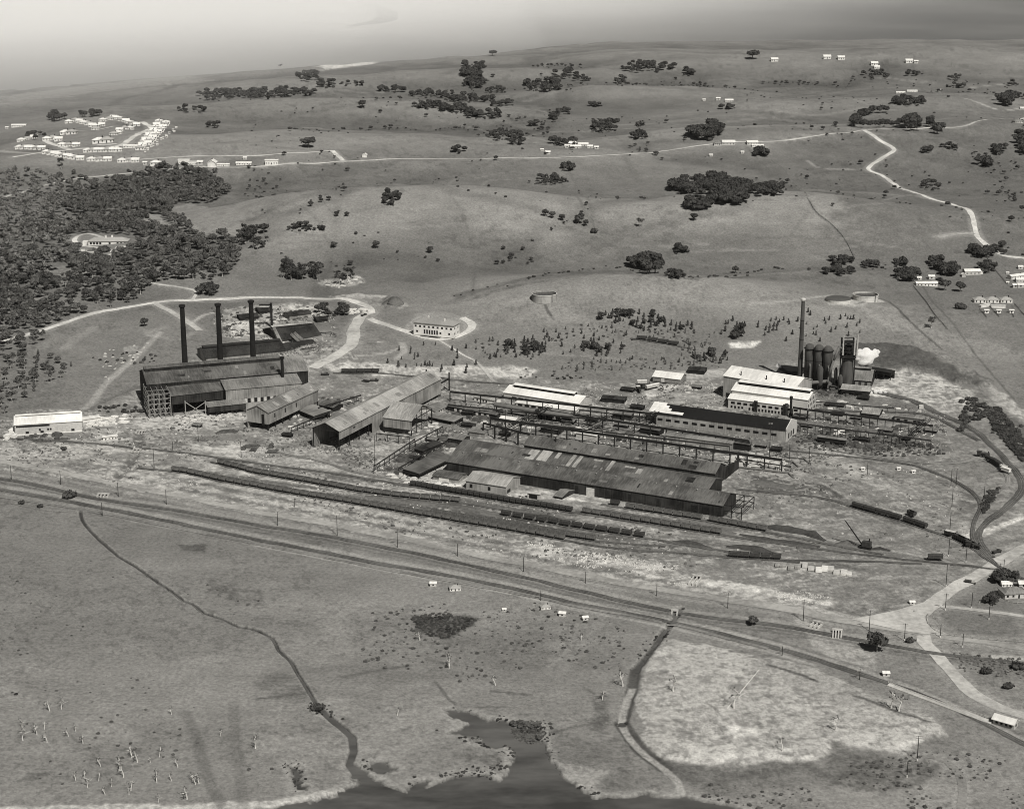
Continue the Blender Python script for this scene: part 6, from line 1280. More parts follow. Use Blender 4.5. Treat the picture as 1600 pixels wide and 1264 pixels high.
# ================= HOUSES =================
def house_proto(name, L, w, he, pitch, roofm, wallm, hip=False, wins=3, chim=True, loc=(0, 0, 0)):
    t = link(name, None, None, loc); hr = he+pitch*w/2; o = .5; b = MB()
    if hip:
        b.box(-L/2, L/2, -w/2, w/2, -1.2, he)
        r = MB().add([(-L/2-o,-w/2-o,he),(L/2+o,-w/2-o,he),(L/2+o,w/2+o,he),(-L/2-o,w/2+o,he),(-L/2+w/2,0,hr),(L/2-w/2,0,hr),(-L/2-o,-w/2-o,he-.25),(L/2+o,-w/2-o,he-.25),(L/2+o,w/2+o,he-.25),(-L/2-o,w/2+o,he-.25)], [(0,1,5,4),(1,2,5),(2,3,4,5),(3,0,4),(6,9,8,7),(0,6,7,1),(1,7,8,2),(2,8,9,3),(3,9,6,0)])
    else:
        b.prism([(-L/2, -w/2, -1.2), (-L/2, w/2, -1.2), (-L/2, w/2, he), (-L/2, 0, hr), (-L/2, -w/2, he)], (L, 0, 0)); r = MB()
        for s in (-1, 1):
            y = s*(w/2+o); z = he-o*pitch+.05
            r.hexa([(-L/2-o, y, z), (L/2+o, y, z), (L/2+o, 0, hr+.05), (-L/2-o, 0, hr+.05), (-L/2-o, y, z+.22), (L/2+o, y, z+.22), (L/2+o, 0, hr+.27), (-L/2-o, 0, hr+.27)])
    b.build('wall', wallm, t); rf = r.build('roof', roofm, t)
    if chim: MB().box(L*.2, L*.2+.8, 0, .8, hr-1.2, hr+1.1).build('chimney_stack', M_BRICK, rf)
    me = MB().box(-.6, .6, -.1, .1, 0, 1.2).mesh('window', M_DARKW)
    for k in range(wins):
        x = -L/2+L*(k+.5)/wins
        if k == wins//2 and wins > 1: MB().box(-.5, .5, -.1, .1, 0, 2.1).build('door', M_DARKW, t, (x, -w/2, 0))
        else: link('window', me, t, (x, -w/2, .9))
    link('window', me, t, (L/2, 0, .9), math.pi/2)
    return t
HP = {}
def house(kind, px, py, label, group=None, rz=0, s=1.0, cat='house'):
    spec = dict(cottage=(11, 8, 3, .55, M_TILEL, M_WHITEW, True, 3), white=(11, 8, 3, .5, M_WHITER, M_WHITEW, True, 3), gable=(10, 7, 3, .6, M_WHITER, M_WHITEW, False, 3), shedlet=(3, 2.6, 2.2, .3, M_WHITER, M_WHITEW, False, 1, False),
        barn=(18, 9, 3.6, .45, M_WHITER, M_CREAM, False, 4, False), long=(24, 7, 3, .45, M_WHITER, M_WHITEW, False, 6), dark=(14, 10, 3, .5, M_IRONR, M_CREAM, True, 4), hut=(5, 4, 2.6, .5, M_WHITER, M_CREAM, False, 1, False), block=(16, 9, 5, .12, M_WHITER, M_WHITEW, False, 5, False))[kind]
    nm = dict(shedlet='outhouse', barn='farm_shed', hut='hut', block='shop', long='long_house').get(kind, 'house')
    g = G(px, py); loc = (g.x, g.y, gz(g.x, g.y))
    if kind not in HP:
        t = house_proto(nm, *spec, loc=loc); HP[kind] = t; tag(t, label, cat, group); t.rotation_euler = (0, 0, rz)
    else:
        t = copy_tree(HP[kind], loc, rz, label, group); t['category'] = cat
        if not group and 'group' in t.keys(): del t['group']
        for c in t.children:
            pass
    t.scale = (s, s, s); return t
def V_(x, y): return x/5.333, 160+y/5.333
vil = []
def vrow(pts, label, group, kinds=('white', 'cottage', 'gable'), s=1.0, rz=0):
    for i, (x, y) in enumerate(pts):
        px, py = V_(x, y); house(kinds[i % len(kinds)], px, py+1.5, label, group, rz+rng.randn()*.1, s*1.12)
def lerp(a, b, n): return [(a[0]+(b[0]-a[0])*k/(n-1), a[1]+(b[1]-a[1])*k/(n-1)) for k in range(n)]
vrow(lerp((1325,160),(1165,385),17), 'small white house in the slanting row right of the village street', 'village houses right of the street', rz=.3)
vrow(lerp((1385,170),(1230,345),12), 'small white house in the back row right of the village street', 'village houses in the right back row', rz=.3)
for i, (x, y) in enumerate(lerp((1475,210),(1200,415),15)):
    px, py = V_(x+rng.randn()*12, y+rng.randn()*6); house('shedlet', px, py+1, 'tiny white outhouse below the slanting village row', 'outhouses of the slanting village row', 0, 1.0, 'outhouse')
vrow([(575,165),(630,150),(665,160),(700,170),(740,180),(770,195),(800,200),(800,222),(850,190)], 'white house in the upper left row of the village', 'village houses, upper left row')
vrow([(860,150),(915,138),(950,128),(985,132),(1010,145),(1050,150),(1075,160),(1110,170),(1140,182)], 'white house in the topmost curved row of the village', 'village houses, topmost row')
vrow([(1085,215),(1040,215),(1000,235),(985,255),(950,265)], 'white house in the short row inside the street bend', 'village houses inside the street bend')
vrow([(545,258),(600,255)], 'white house standing apart on the village green', 'village houses on the green', s=1.25)
vrow([(180,318),(230,306),(285,295)], 'white house in the group at the far left of the village', 'village houses at the far left')
vrow([(395,308),(440,300),(490,312)], 'white house in the arc left of the village green', 'village houses in the left arc', s=1.1)
vrow([(520,355),(575,358),(640,358)], 'white house behind the small hedge in the village centre', 'village houses behind the hedge')
vrow([(830,330),(895,325)], 'large white house facing the village street', 'large village houses by the street', s=1.5)
vrow(lerp((165,378),(350,384),6), 'white house in the lowest left row of the village', 'village houses, lowest left row')
vrow(lerp((390,418),(670,470),9), 'white house in the lower row of the village street', 'village houses, lower middle row')
vrow(lerp((735,405),(985,398),7), 'white house just below the village street', 'village houses below the street')
vrow([(765,478),(835,478),(900,478)], 'white house in the left pair of terraces at the village bottom', 'bottom terrace houses, left')
vrow([(1020,488),(1080,485),(1130,488)], 'white house in the right terrace at the village bottom', 'bottom terrace houses, right')
for x, y, k, lab, s in ((1100,378,'long','long white house at the foot of the slanting village row',1.0),(1210,518,'hut','small white hut below the village at the road',1.2),(1300,520,'white','white house between village and shop row',1.3),(160,205,'long','lone white house on the rise left of the village',1.0),(60,222,'hut','tiny white hut left of the lone white house',1.0)):
    px, py = V_(x, y); house(k, px, py, lab, None, 0, s)
for px, py, k, lab, s, rz in ((288,255,'block','flat white shop block at the left end of the shop row',1.0,0),(301,257,'block','low white shop beside the flat shop block',.8,0),(313,257,'hut','small white house left of the gabled hall',1.5,0),(332,258,'gable','tall white gabled hall in the shop row',1.6,1.57),(348,258,'long','low white wall-like house right of the gabled hall',.8,0),(381,256,'long','low white house at the middle of the shop row',.9,0),(383,248,'hut','small dark hut behind the shop row',1.0,0),
    (425,256,'block','white house with corner chimneys at the right end of the shop row',1.15,0),(570,245,'gable','tiny white gabled chapel alone above the road',.95,1.57),
    (894,227,'gable','upper left white roof of the farm group above the middle road',1.1,0),(899,232,'barn','largest white barn of the farm group above the middle road',.9,.2),(911,228,'barn','upper right white barn of the farm group above the middle road',.85,0),(922,231,'gable','white shed with black opening in the farm group above the middle road',.8,0),(932,233,'hut','rightmost white lean-to of the farm group above the middle road',1.2,0),(886,231,'hut','leftmost hut of the farm group above the middle road',1.3,0),(847,236,'hut','upper of two tiny white tanks left of the farm group',.9,0),(856,241,'hut','lower of two tiny white tanks left of the farm group',1.3,0),
    (1122,226,'dark','grey-roofed farm shed beside the big fig clump',.9,0),(1138,225,'barn','long white farm shed right of the grey-roofed one',1.05,0),(1175,225,'barn','white farm shed alone right of the fig clump',.9,.1),(1184,229,'long','low white wall below the lone white farm shed',.7,0),(1111,243,'hut','tiny white trough shed in the paddock below the fig clump',.9,0),(1160,239,'hut','tiny white trough shed left of the dark lane',.9,0),
    (1139,159,'barn','white hut on the far right ridge, right of two',.8,0),(1122,157,'hut','white hut on the far right ridge, left of two',1.4,0),(1100,158,'hut','grey hut on the far right ridge',1.0,0),(1210,96,'gable','white homestead right of the round black tree on the crest',1.4,0),(1292,92,'gable','left white house of the crest pair',1.5,0),(1314,93,'gable','right white house of the crest pair',1.4,0),(1366,101,'gable','upper white house of the scrub-ringed homestead',1.4,0),(1370,106,'gable','lower white house of the scrub-ringed homestead',1.1,0),(1420,98,'gable','black-fronted white house on the right crest',1.4,0),(1431,99,'hut','small white hut at the right of the crest house',1.6,0),
    (1407,146,'long','long low white building on the far right slope',.7,0),(1425,144,'long','right part of the low white buildings on the far right slope',.8,0),(1468,143,'hut','tiny white hut by the far right lane',1.1,0),(1590,192,'dark','white house at the right edge on the ridge road',1.0,.2),(1599,171,'barn','white roof at the right edge on the upper lane',.7,0),
    (1530,472,'cottage','leftmost of the three cottages in a row at right',1.05,0),(1550,472,'cottage','middle one of the three cottages in a row at right',1.05,0),(1571,472,'cottage','rightmost of the three cottages in a row at right',1.05,0),(1541,489,'shedlet','left outhouse behind the three cottages',1.3,0),(1560,489,'shedlet','middle outhouse behind the three cottages',1.3,0),(1580,489,'shedlet','right outhouse behind the three cottages',1.3,0),
    (1447,446,'long','long white-fronted farmhouse beside the dark hedge trees',.92,.05),(1455,436,'hut','white hut behind the right end of the long farmhouse',1.2,0),(1436,437,'hut','small white hut behind the left end of the long farmhouse',.9,0),(1518,428,'barn','white house with verandah in the garden at right',.95,.1),(1531,427,'gable','white gabled end wing of the verandah house',.7,1.57),(1505,432,'hut','small white gabled shed left of the verandah house',1.0,1.57),(1467,422,'hut','tiny white shed under the leaning trees',.9,0),
    (1589,434,'long','bent white house at the right edge',.9,.5),(1596,440,'barn','low white wing of the bent house at the right edge',.7,0),(1594,420,'hut','white hut above the bent house',1.0,0),(1586,449,'hut','left one of two cream huts at the right edge',1.1,0),(1594,449,'hut','right one of two cream huts at the right edge',1.2,0),(1574,428,'hut','tiny white shed left of the bent house',.6,0),(1574,443,'hut','tiny white shed above the fence end',.6,0),
    (677,915,'hut','small white square hut left of the grey-roofed hut on the marsh edge',.75,0),(711,921,'cottage','small white-walled grey-roofed house on the marsh edge',.6,.1),(788,954,'hut','tiny white shed with black side below the railway',.45,0),(852,950,'cottage','leftmost of three little huts below the railway',.5,.2),(879,962,'hut','middle of three little huts below the railway',.75,-.2),(914,968,'hut','rightmost of three little huts below the railway',.65,.3),
    (1425,944,'hut','tiny white cabin on posts beside the road junction',.6,0),(1582,930,'dark','pale-roofed farmhouse with verandah at the lower right edge',1.0,.15),(1572,915,'gable','small white-roofed shed behind the lower right farmhouse',.6,0),(1559,904,'hut','white tank stand behind the lower right farmhouse',.9,0),(1598,917,'hut','white shed at the right edge behind the farmhouse',1.1,0),(1384,1055,'hut','small white signal hut at the left end of the platform fence',.7,0)):
    house(k, px, py, lab, None, rz, s, 'barn' if k == 'barn' else ('hut' if k == 'hut' else 'house'))
for (a, b, lab) in (((1533,481),(1547,479),'left white washing shed behind the cottages'),((1549,481),(1571,482),'right white washing shed behind the cottages')):
    u = G(*a); v = G(*b); d = v-u; t = thing('low_shed', lab, 'shed', (u.x, u.y, u.z), math.atan2(d.y, d.x)); MB().box(0, d.length, 0, 2.2, -1, 2.2).build('wall', M_WHITEW, t); MB().box(-.3, d.length+.3, -.3, 2.5, 2.22, 2.45).build('roof', M_WHITER, t)
# railway platform building and fence
g = G(1551,1130); t = thing('station_building', 'white-roofed platform building beside the railway at lower right', 'building', (g.x, g.y, gz(g.x, g.y)), R(-38))
MB().box(0, 11, 0, 5, -.5, 3).build('wall', M_CREAM, t); r_ = MB()
for s in (0, 1):
    y0, y1 = ((-1.2, 2.5), (6.0, 2.5))[s]; r_.hexa([(-.5, y0, 2.7), (11.5, y0, 2.7), (11.5, y1, 4.6), (-.5, y1, 4.6), (-.5, y0, 2.95), (11.5, y0, 2.95), (11.5, y1, 4.85), (-.5, y1, 4.85)])
r_.build('roof', M_WHITER, t); me = MB().box(-.6, .6, -.12, .1, .8, 2).mesh('window', M_DARKW)
for x in (2, 4.5, 7, 9.2): link('window', me, t, (x, 0, 0))
link('window', me, t, (11, 2.5, 0), math.pi/2)
def fence(label, pts, h=1.2, gap=3.0, m=None, rails=(.5, 1.1), pw=.12, name='fence'):
    pl = smooth_pl(poly_w(pts), gap); zz = GZ(pl[:, 0], pl[:, 1]); o = Vector((pl[0][0], pl[0][1], zz[0])); t = thing(name, label, 'fence', tuple(o)); pp = MB(); rr = MB()
    P_ = [Vector((q[0]-o.x, q[1]-o.y, z-o.z)) for q, z in zip(pl, zz)]
    me = MB().box(-pw, pw, -pw, pw, -.3, h).mesh('post', m or M_WOOD)
    for p in P_[:100]: link('post', me, t, tuple(p))
    for a, b in zip(P_[:-1], P_[1:]):
        for r_ in rails: rr.beam(a+Vector((0, 0, r_*h)), b+Vector((0, 0, r_*h)), .08, .12)
    rr.build('rail', m or M_WOOD, t)
fence('white post-and-rail fence running along the platform to the station building', [(1388,1068),(1430,1085),(1480,1103),(1548,1124)], 1.4, 2.4, M_CONC, (.5, .95), .14)
pf = G(1392,1071); MP = poly_w([(1390,1068),(1550,1127),(1548,1133),(1386,1072)]); mb = MB()
zz = [gz(x, y) for x, y in MP]; mb.prism([(MP[i][0], MP[i][1], zz[i]-.3) for i in range(4)], (0, 0, 1.0)); tag(mb.build('platform', M_CONC), kind='structure')
M_HEDGE = M_LEAFD
for pts, lab in (([(1427,448),(1445,470),(1460,492),(1480,515)],'dark fence line running down from the long farmhouse'),([(1530,484),(1541,496)],'left dark garden fence behind the cottages'),([(1545,478),(1561,496)],'middle dark garden fence behind the cottages'),([(1579,487),(1584,496)],'short dark garden fence behind the cottages'),([(1585,476),(1602,495)],'right dark garden fence beside the cottages'),([(1556,424),(1575,446)],'dark fence slanting from the hedge to the right edge')):
    fence(lab, pts, 1.5, 4, M_STEEL, (.3, .6, .95), .12)
fence('pale garden fence in front of the lower right farmhouse', [(1530,942),(1545,939),(1558,936),(1563,932),(1575,940),(1590,943),(1602,942)], 1.1, 2.5, M_CONC, (.5, .95), .1); fence('post fence along the highway right of the junction', [(1462,968),(1449,962),(1450,975),(1470,990),(1520,998),(1600,1004)], 1.1, 4, M_WOOD); fence('wire fence bounding the marsh at far left', [(0,783),(60,797),(120,802)], 1.1, 5, M_WOOD)
fence('paddock fence on the big bare hill', [(470,256),(500,300),(525,340)], 1.2, 8, M_WOOD, (.9,)); fence('fence climbing the right hill', [(1205,248),(1235,280),(1262,312)], 1.2, 8, M_WOOD, (.9,))
fence('slanting boundary fence on the open right slope', [(1262,311),(1275,332),(1300,352),(1320,375),(1334,402)], 1.3, 6, M_STEEL, (.4, .9), .2)
# ================= RAILWAY WAGONS =================
M_WAG = mat('wagon_grey', .12, .35, .6, .8, (1, 1, .4)); M_WAGD = mat('wagon_dark', .05, .3, .6, .8); M_WAGL = mat('wagon_weathered', .13, .35, .6, .85)
def wagon_meshes(L, m, load=None):
    b = MB(); w, h = 1.45, 3.25; b.box(-L/2, L/2, -w, w, 1.15, 1.3)
    for s in (-1, 1): b.box(-L/2, L/2, s*w-.06, s*w+.06, 1.31, h)
    for s in (-1, 1): b.box(s*L/2-.06, s*L/2+.06, -w+.08, w-.08, 1.31, h+.25)
    for k in range(5):
        x = -L/2+.3+(L-.6)*k/4
        for s in (-1, 1): b.box(x-.07, x+.07, s*(w+.06)-.04, s*(w+.06)+.05, 1.1, h+.04)
    u = MB().box(-L/2-.4, L/2+.4, -.15, .15, .85, 1.1).box(-L/2+.2, L/2-.2, -1.0, -.8, .8, 1.12).box(-L/2+.2, L/2-.2, .8, 1.0, .8, 1.12)
    wh = MB()
    for s in (-1, 1): wh.tube((0, s*.78, .5), (0, s*.66, .5), .5, n=12)
    wh.tube((0, -.7, .5), (0, .7, .5), .08, n=6)
    ld = None
    if load:
        ld = MB(); n = 6; vs = []
        for i in range(n+1):
            for j in range(4): vs.append((-L/2+.1+(L-.2)*i/n, -w+.1+(2*w-.2)*j/3, 2.9 if i in (0, n) or j in (0, 3) else 3.5+.25*rng.rand()))
        ld.add(vs, [(i*4+j, (i+1)*4+j, (i+1)*4+j+1, i*4+j+1) for i in range(n) for j in range(3)]); ld = ld.mesh('load', load)
    return b.mesh('body', m), u.mesh('underframe', M_STEEL), wh.mesh('wheelset', M_STEEL), ld
WM = {}
def wagon_proto(key, L, m, load, loc):
    bm_, um, wm, ld = wagon_meshes(L, m, load); t = link('open_wagon', None, None, loc)
    link('body', bm_, t); link('underframe', um, t)
    for s in (-1, 1): link('wheelset', wm, t, (s*L*.28, 0, 0))
    if ld: link('load', ld, t)
    WM[key] = t; return t
def train(key, a, b, pitch, L, label, group, m=None, load=None, tr=None, gaps=(), sy=1.0, name=None):
    """wagons standing end to end along the line between two photograph points (follows the track if named)"""
    if tr is None: pl = smooth_pl(poly_w([a, b]), 2.0)
    else:
        full = TRACKS[tr]; A = G(*a); B = G(*b); i0 = int(np.argmin(np.hypot(full[:, 0]-A.x, full[:, 1]-A.y))); i1 = int(np.argmin(np.hypot(full[:, 0]-B.x, full[:, 1]-B.y)))
        pl = full[min(i0, i1):max(i0, i1)+1]
    seg = np.hypot(*(pl[1:]-pl[:-1]).T); cum = np.concatenate([[0], np.cumsum(seg)]); n = int(cum[-1]/pitch)
    for k in range(n+1):
        if k in gaps: continue
        s = min(k*pitch, cum[-1]); x = np.interp(s, cum, pl[:, 0]); y = np.interp(s, cum, pl[:, 1]); x2 = np.interp(min(s+2, cum[-1]), cum, pl[:, 0]); y2 = np.interp(min(s+2, cum[-1]), cum, pl[:, 1]); x1 = np.interp(max(s-2, 0), cum, pl[:, 0]); y1 = np.interp(max(s-2, 0), cum, pl[:, 1])
        rz = math.atan2(y2-y1, x2-x1); loc = (x, y, gz(x, y)+.75)
        kk = (key, L)
        lab_ = label
        if group and k == 0: lab_ = 'first wagon at the left end of the group: '+label
        if group and k == n: lab_ = 'last wagon at the right end of the group: '+label
        if len(lab_.split()) > 16: lab_ = ('leftmost' if k == 0 else 'rightmost')+' '+label.split(' ', 1)[1] if k in (0, n) else label
        if kk not in WM: t = wagon_proto(kk, L, m or M_WAG, load, loc); t.rotation_euler = (0, 0, rz); tag(t, lab_, 'railway wagon', group)
        else: t = copy_tree(WM[kk], loc, rz, lab_, group); t['category'] = 'railway wagon'
        if not group and 'group' in t.keys(): del t['group']
train('std', (275,739), (880,845), 6.9, 5.7, 'dark open wagon in the longest front train beside the sidings', 'wagons of the longest front train', tr='t1')
train('coal', (346,728), (715,786), 7.1, 5.8, 'open wagon in the second train from the front, curving past the mill', 'wagons of the second train', M_WAG, M_COAL, tr='t2')
train('short', (646,761), (896,802), 4.6, 3.8, 'short dark skip wagon in the close-packed train before the pale hip-roofed store', 'skip wagons of the close-packed train', M_WAGD, M_COAL, tr='t3')
train('low', (680,806), (925,845.5), 6.6, 6.2, 'low wagon in the train tucked behind the longest front train', 'low wagons behind the longest front train', M_WAGL, tr='t1b')
train('std2', (917,804), (1120,836), 7.0, 5.9, 'open wagon in the train beside the long cinder bank', 'wagons beside the cinder bank', M_WAG, tr='t4')
train('std3', (985,796), (1102,815), 6.8, 6.2, 'open wagon in the train directly below the right half of the rolling mill', 'wagons below the rolling mill', M_WAGL, tr='t5')
train('std4', (1115,818), (1200,832), 6.8, 6.2, 'open wagon in the short train below the open end of the rolling mill', 'wagons below the mill end', M_WAG, tr='t5')
train('coal2', (790,808), (1010,843), 8.6, 6.4, 'coal-heaped wagon in the ragged train between the sidings', 'wagons of the ragged coal train', M_WAGD, M_COAL, tr='t6')
train('std5', (1150,865), (1216,871), 6.6, 6.0, 'dark wagon in front of the black coal bank at right', 'wagons before the black coal bank', M_WAGD, M_COAL, tr='spur')
train('long', (1345,797), (1403,814), 9.6, 9.0, 'long dark hopper wagon in the slanting train on the right flat', 'hopper wagons of the slanting train', M_WAGD, M_COAL, tr='t7')
train('long2', (1417,819), (1448,829), 9.6, 9.0, 'dark wagon in the pair below the slanting hopper train', 'wagon pair on the right flat', M_WAGD, M_COAL, tr='t7')
train('long3', (1489,842), (1516,857), 9.4, 8.8, 'wagon in the string near the right track junction', 'wagons near the right junction', M_WAGD, None, tr='t7')
train('one', (961,791), (962,791.1), 6, 6.2, 'single wagon standing alone before the rolling mill wall', None, M_WAGD)
train('one2', (1424,808), (1434,812), 8.4, 6.2, 'wagon of the pair parked above the slanting hopper train', 'wagons parked above the slanting train', M_WAGD)
train('hill', (1000,531), (1066,543), 10, 9, 'dark wagon in the row standing on the planted slope', 'wagons on the planted slope', M_WAGD, M_COAL, tr='hill')
train('flat', (541,586), (583,587), 6.6, 6, 'low dark truck in the row on the pale ground by the quarry track', 'trucks on the quarry track', M_WAGD, M_COAL, tr='quarry')
train('std6', (1544,722), (1563,733), 7, 6.4, 'dark wagon of the short curved train at the right edge', 'wagons of the curved train', M_WAGD, M_COAL, tr='inner_b')
def box_van(px, py, rz, label, m, L=7, name='box_van', roofm=None, z=.75):
    g = G(px, py); t = thing(name, label, 'railway van', (g.x, g.y, gz(g.x, g.y)+z), rz)
    MB().box(-L/2, L/2, -1.25, 1.25, 1.1, 3.3).build('body', m, t); r = MB(); r.prism([(-L/2-.2, -1.4, 3.31), (-L/2-.2, 1.4, 3.31), (-L/2-.2, .8, 3.75), (-L/2-.2, -.8, 3.75)], (L+.4, 0, 0)); r.build('roof', roofm or m, t)
    MB().box(-L/2-.4, L/2+.4, -.9, .9, .8, 1.08).build('underframe', M_STEEL, t)
    wm = wagon_meshes(6, m)[2]
    for s in (-1, 1): link('wheelset', wm, t, (s*L*.3, 0, 0))
    return t
box_van(1571.5,740.5,R(-55),'white brake van at the tail of the curved train','' or M_WHITEW); box_van(1568,736.5,R(-50),'grey van next to the white brake van',M_CONC,5)
box_van(1485,839.5,R(-38),'pale-roofed van heading the string near the right junction',M_WAGD,6.5,roofm=M_CONC); box_van(1461,877,R(-5),'dark covered wagon alone on the siding before the junction',M_WAGD,9)
box_van(1262,628,R(-8),'x',M_WAGD,8)['label'] = 'dark van beside the engine house gable'
def loco(px, py, rz, label, roofm=None):
    g = G(px, py); t = thing('locomotive', label, 'locomotive', (g.x, g.y, gz(g.x, g.y)+.5), rz)
    MB().tube((-1, 0, 2.5), (5, 0, 2.5), 1.0, n=14).build('boiler', M_WAGD, t); c = MB().box(-4, -1.05, -1.4, 1.4, 1.2, 3.8); c.build('cab', M_WAGD, t); MB().box(-4.4, -.8, -1.6, 1.6, 3.82, 4.0).build('cab_roof', roofm or M_WAGD, t)
    MB().tube((4.2, 0, 3.3), (4.2, 0, 4.6), .3, .42).build('funnel', M_STEEL, t); MB().tube((1.6, 0, 3.3), (1.6, 0, 3.9), .4, .3).build('dome', M_WAGD, t); MB().box(-4, 5.2, -1.1, 1.1, .9, 1.2).build('underframe', M_STEEL, t)
    wm = wagon_meshes(6, M_WAG)[2]
    for x in (-2.5, 0, 2.5): link('wheelset', wm, t, (x, 0, .1))
    return t
loco(998,613,R(-80),'small steam locomotive with white cab roof at the edge of the yard',M_WHITER); loco(1008,608,R(35),'second locomotive behind the white-roofed one at the yard edge')
loco(1519,858,R(-40),'dark locomotive at the lower end of the string near the right junction'); loco(1535,715,R(-30),'dark locomotive heading the curved train at the right edge')
for px, py, rz, L, lab in ((1019,609,R(38),14,'long pale-roofed carriage standing behind the two locomotives'),(1003,602,R(5),8,'short white-roofed carriage beside the two locomotives')):
    box_van(px, py, rz, lab, M_CREAM, L, 'carriage', M_WHITER)['category'] = 'carriage'
# ================= HEAPS, BANKS, STOCK =================
def bank(name, label, pts, w, h, m, cat='heap', seed=0):
    pl = smooth_pl(poly_w(pts), 3.0); n = len(pl); t = np.gradient(pl, axis=0); t /= np.linalg.norm(t, axis=1)[:, None]+1e-9; nr_ = np.stack([t[:, 1], -t[:, 0]], 1); K = 8; V = []
    zz = GZ(pl[:, 0], pl[:, 1]); o = np.array([pl[0][0], pl[0][1], zz[0]])
    for i in range(n):
        e = min(1, min(i, n-1-i)/3.0+.05)
        for k in range(K+1):
            f = k/K*2-1; q = pl[i]+nr_[i]*f*w/2*(.5+.5*e)*(1+.25*(vnoise(np.array(i*.4), np.array(k*.1), seed)-.5)); hh = h*e*(1-abs(f)**1.6)*(.6+.8*float(vnoise(np.array(i*.55), np.array(k*.6), seed+3)))
            V.append((q[0]-o[0], q[1]-o[1], zz[i]-o[2]-.3+hh+(.35 if abs(f) < .9 else 0)))
    F_ = [(i*(K+1)+k, (i+1)*(K+1)+k, (i+1)*(K+1)+k+1, i*(K+1)+k+1) for i in range(n-1) for k in range(K)]
    return tag(link(name, mesh_np(name, V, F_, m, True), None, tuple(o)), label, cat)
bank('coal_heap','long black coal bank at the right end of the sidings, upper of two',[(1190,822),(1220,829),(1260,835),(1290,846)],7,3,M_COAL,seed=1)
bank('coal_heap','long black coal bank at the right end of the sidings, lower of two',[(1155,836),(1200,845),(1240,850),(1282,855)],6,1.4,M_COAL,seed=2)
bank('coal_heap','black coal bank left of the pale slab row',[(1135,855),(1160,857),(1190,862),(1215,868)],8,2.6,M_COAL,seed=3)
bank('coal_heap','low black coal bank between the ragged train and the sand strip',[(1050,847),(1080,851),(1112,858)],6,2,M_COAL,seed=4)
bank('coal_heap','dark heap under the crane jib',[(1302,853),(1330,850),(1345,856)],9,2.4,M_ORE,seed=5)
bank('coal_heap','black tongue of coal right of the crane',[(1355,860),(1375,858),(1391,862)],6,1.6,M_COAL,seed=6)
bank('coal_heap','coal heap along the ragged train, left part',[(830,805),(870,815),(905,822)],6,2,M_COAL,seed=7)
bank('coal_heap','coal heap along the ragged train, right part',[(900,822),(940,829),(975,838)],6,1.6,M_COAL,seed=8)
bank('cinder_bank','long flat-topped grey cinder bank behind the wagon train',[(935,799),(1010,812),(1100,826),(1150,836)],9,1.8,M_ORE,seed=9)
bank('cinder_bank','smooth dark cinder slope below the second train',[(570,776),(650,787),(720,795),(790,808)],9,1.2,M_ORE,seed=10)
bank('ore_heap','dark heap by the round bend of the quarry road',[(598,478),(612,476),(626,480)],16,6,M_ORE,seed=12)
bank('ore_heap','dark patch heap right of the rolling mill end',[(1175,752),(1205,758),(1240,764)],14,.9,M_ORE,seed=13)
bank('scrap_heap','dark scrap heap before the gabled shed',[(338,678),(355,675),(372,676)],12,2.2,M_SCRAPD,seed=14)
bank('slag_heap','small dark heap on the left flat by the pole',[(303,688),(325,690)],5,1.2,M_SCRAPD,seed=15)
for i, (x, y) in enumerate(((435,915),(480,922),(550,945),(610,935),(672,925),(728,955),(795,968),(848,960),(905,955),(955,985),(1020,990),(1068,1000))):
    px, py = 1140+x/5.714, 720+y/5.714; g = G(px, py+4); w = 3+rng.rand(); d = 5+2*rng.rand(); h = .9+.6*rng.rand(); m = [M_CONC, M_SCRAP, M_WHITEW, M_CONCD][[3,3,3,3,0,0,2,2,0,0,1,1][i]]
    t = thing('slab_stack', 'flat stack of pale slabs in the row below the sidings' if i not in (6, 7) else 'bright white slab stack in the row below the sidings', 'stack', (g.x, g.y, gz(g.x, g.y)), R(-12+8*rng.randn()*.3), 'slab stacks in the row' if i not in (6, 7) else 'bright slab stacks in the row')
    MB().box(-w/2, w/2, -d/2, d/2, .3, h+.4).build('slabs', m, t); MB().box(-w/2+.3, w/2-.3, -d/2+.4, -d/2+.7, -.3, .29).box(-w/2+.3, w/2-.3, d/2-.7, d/2-.4, -.3, .29).build('bearer', M_WOOD, t)
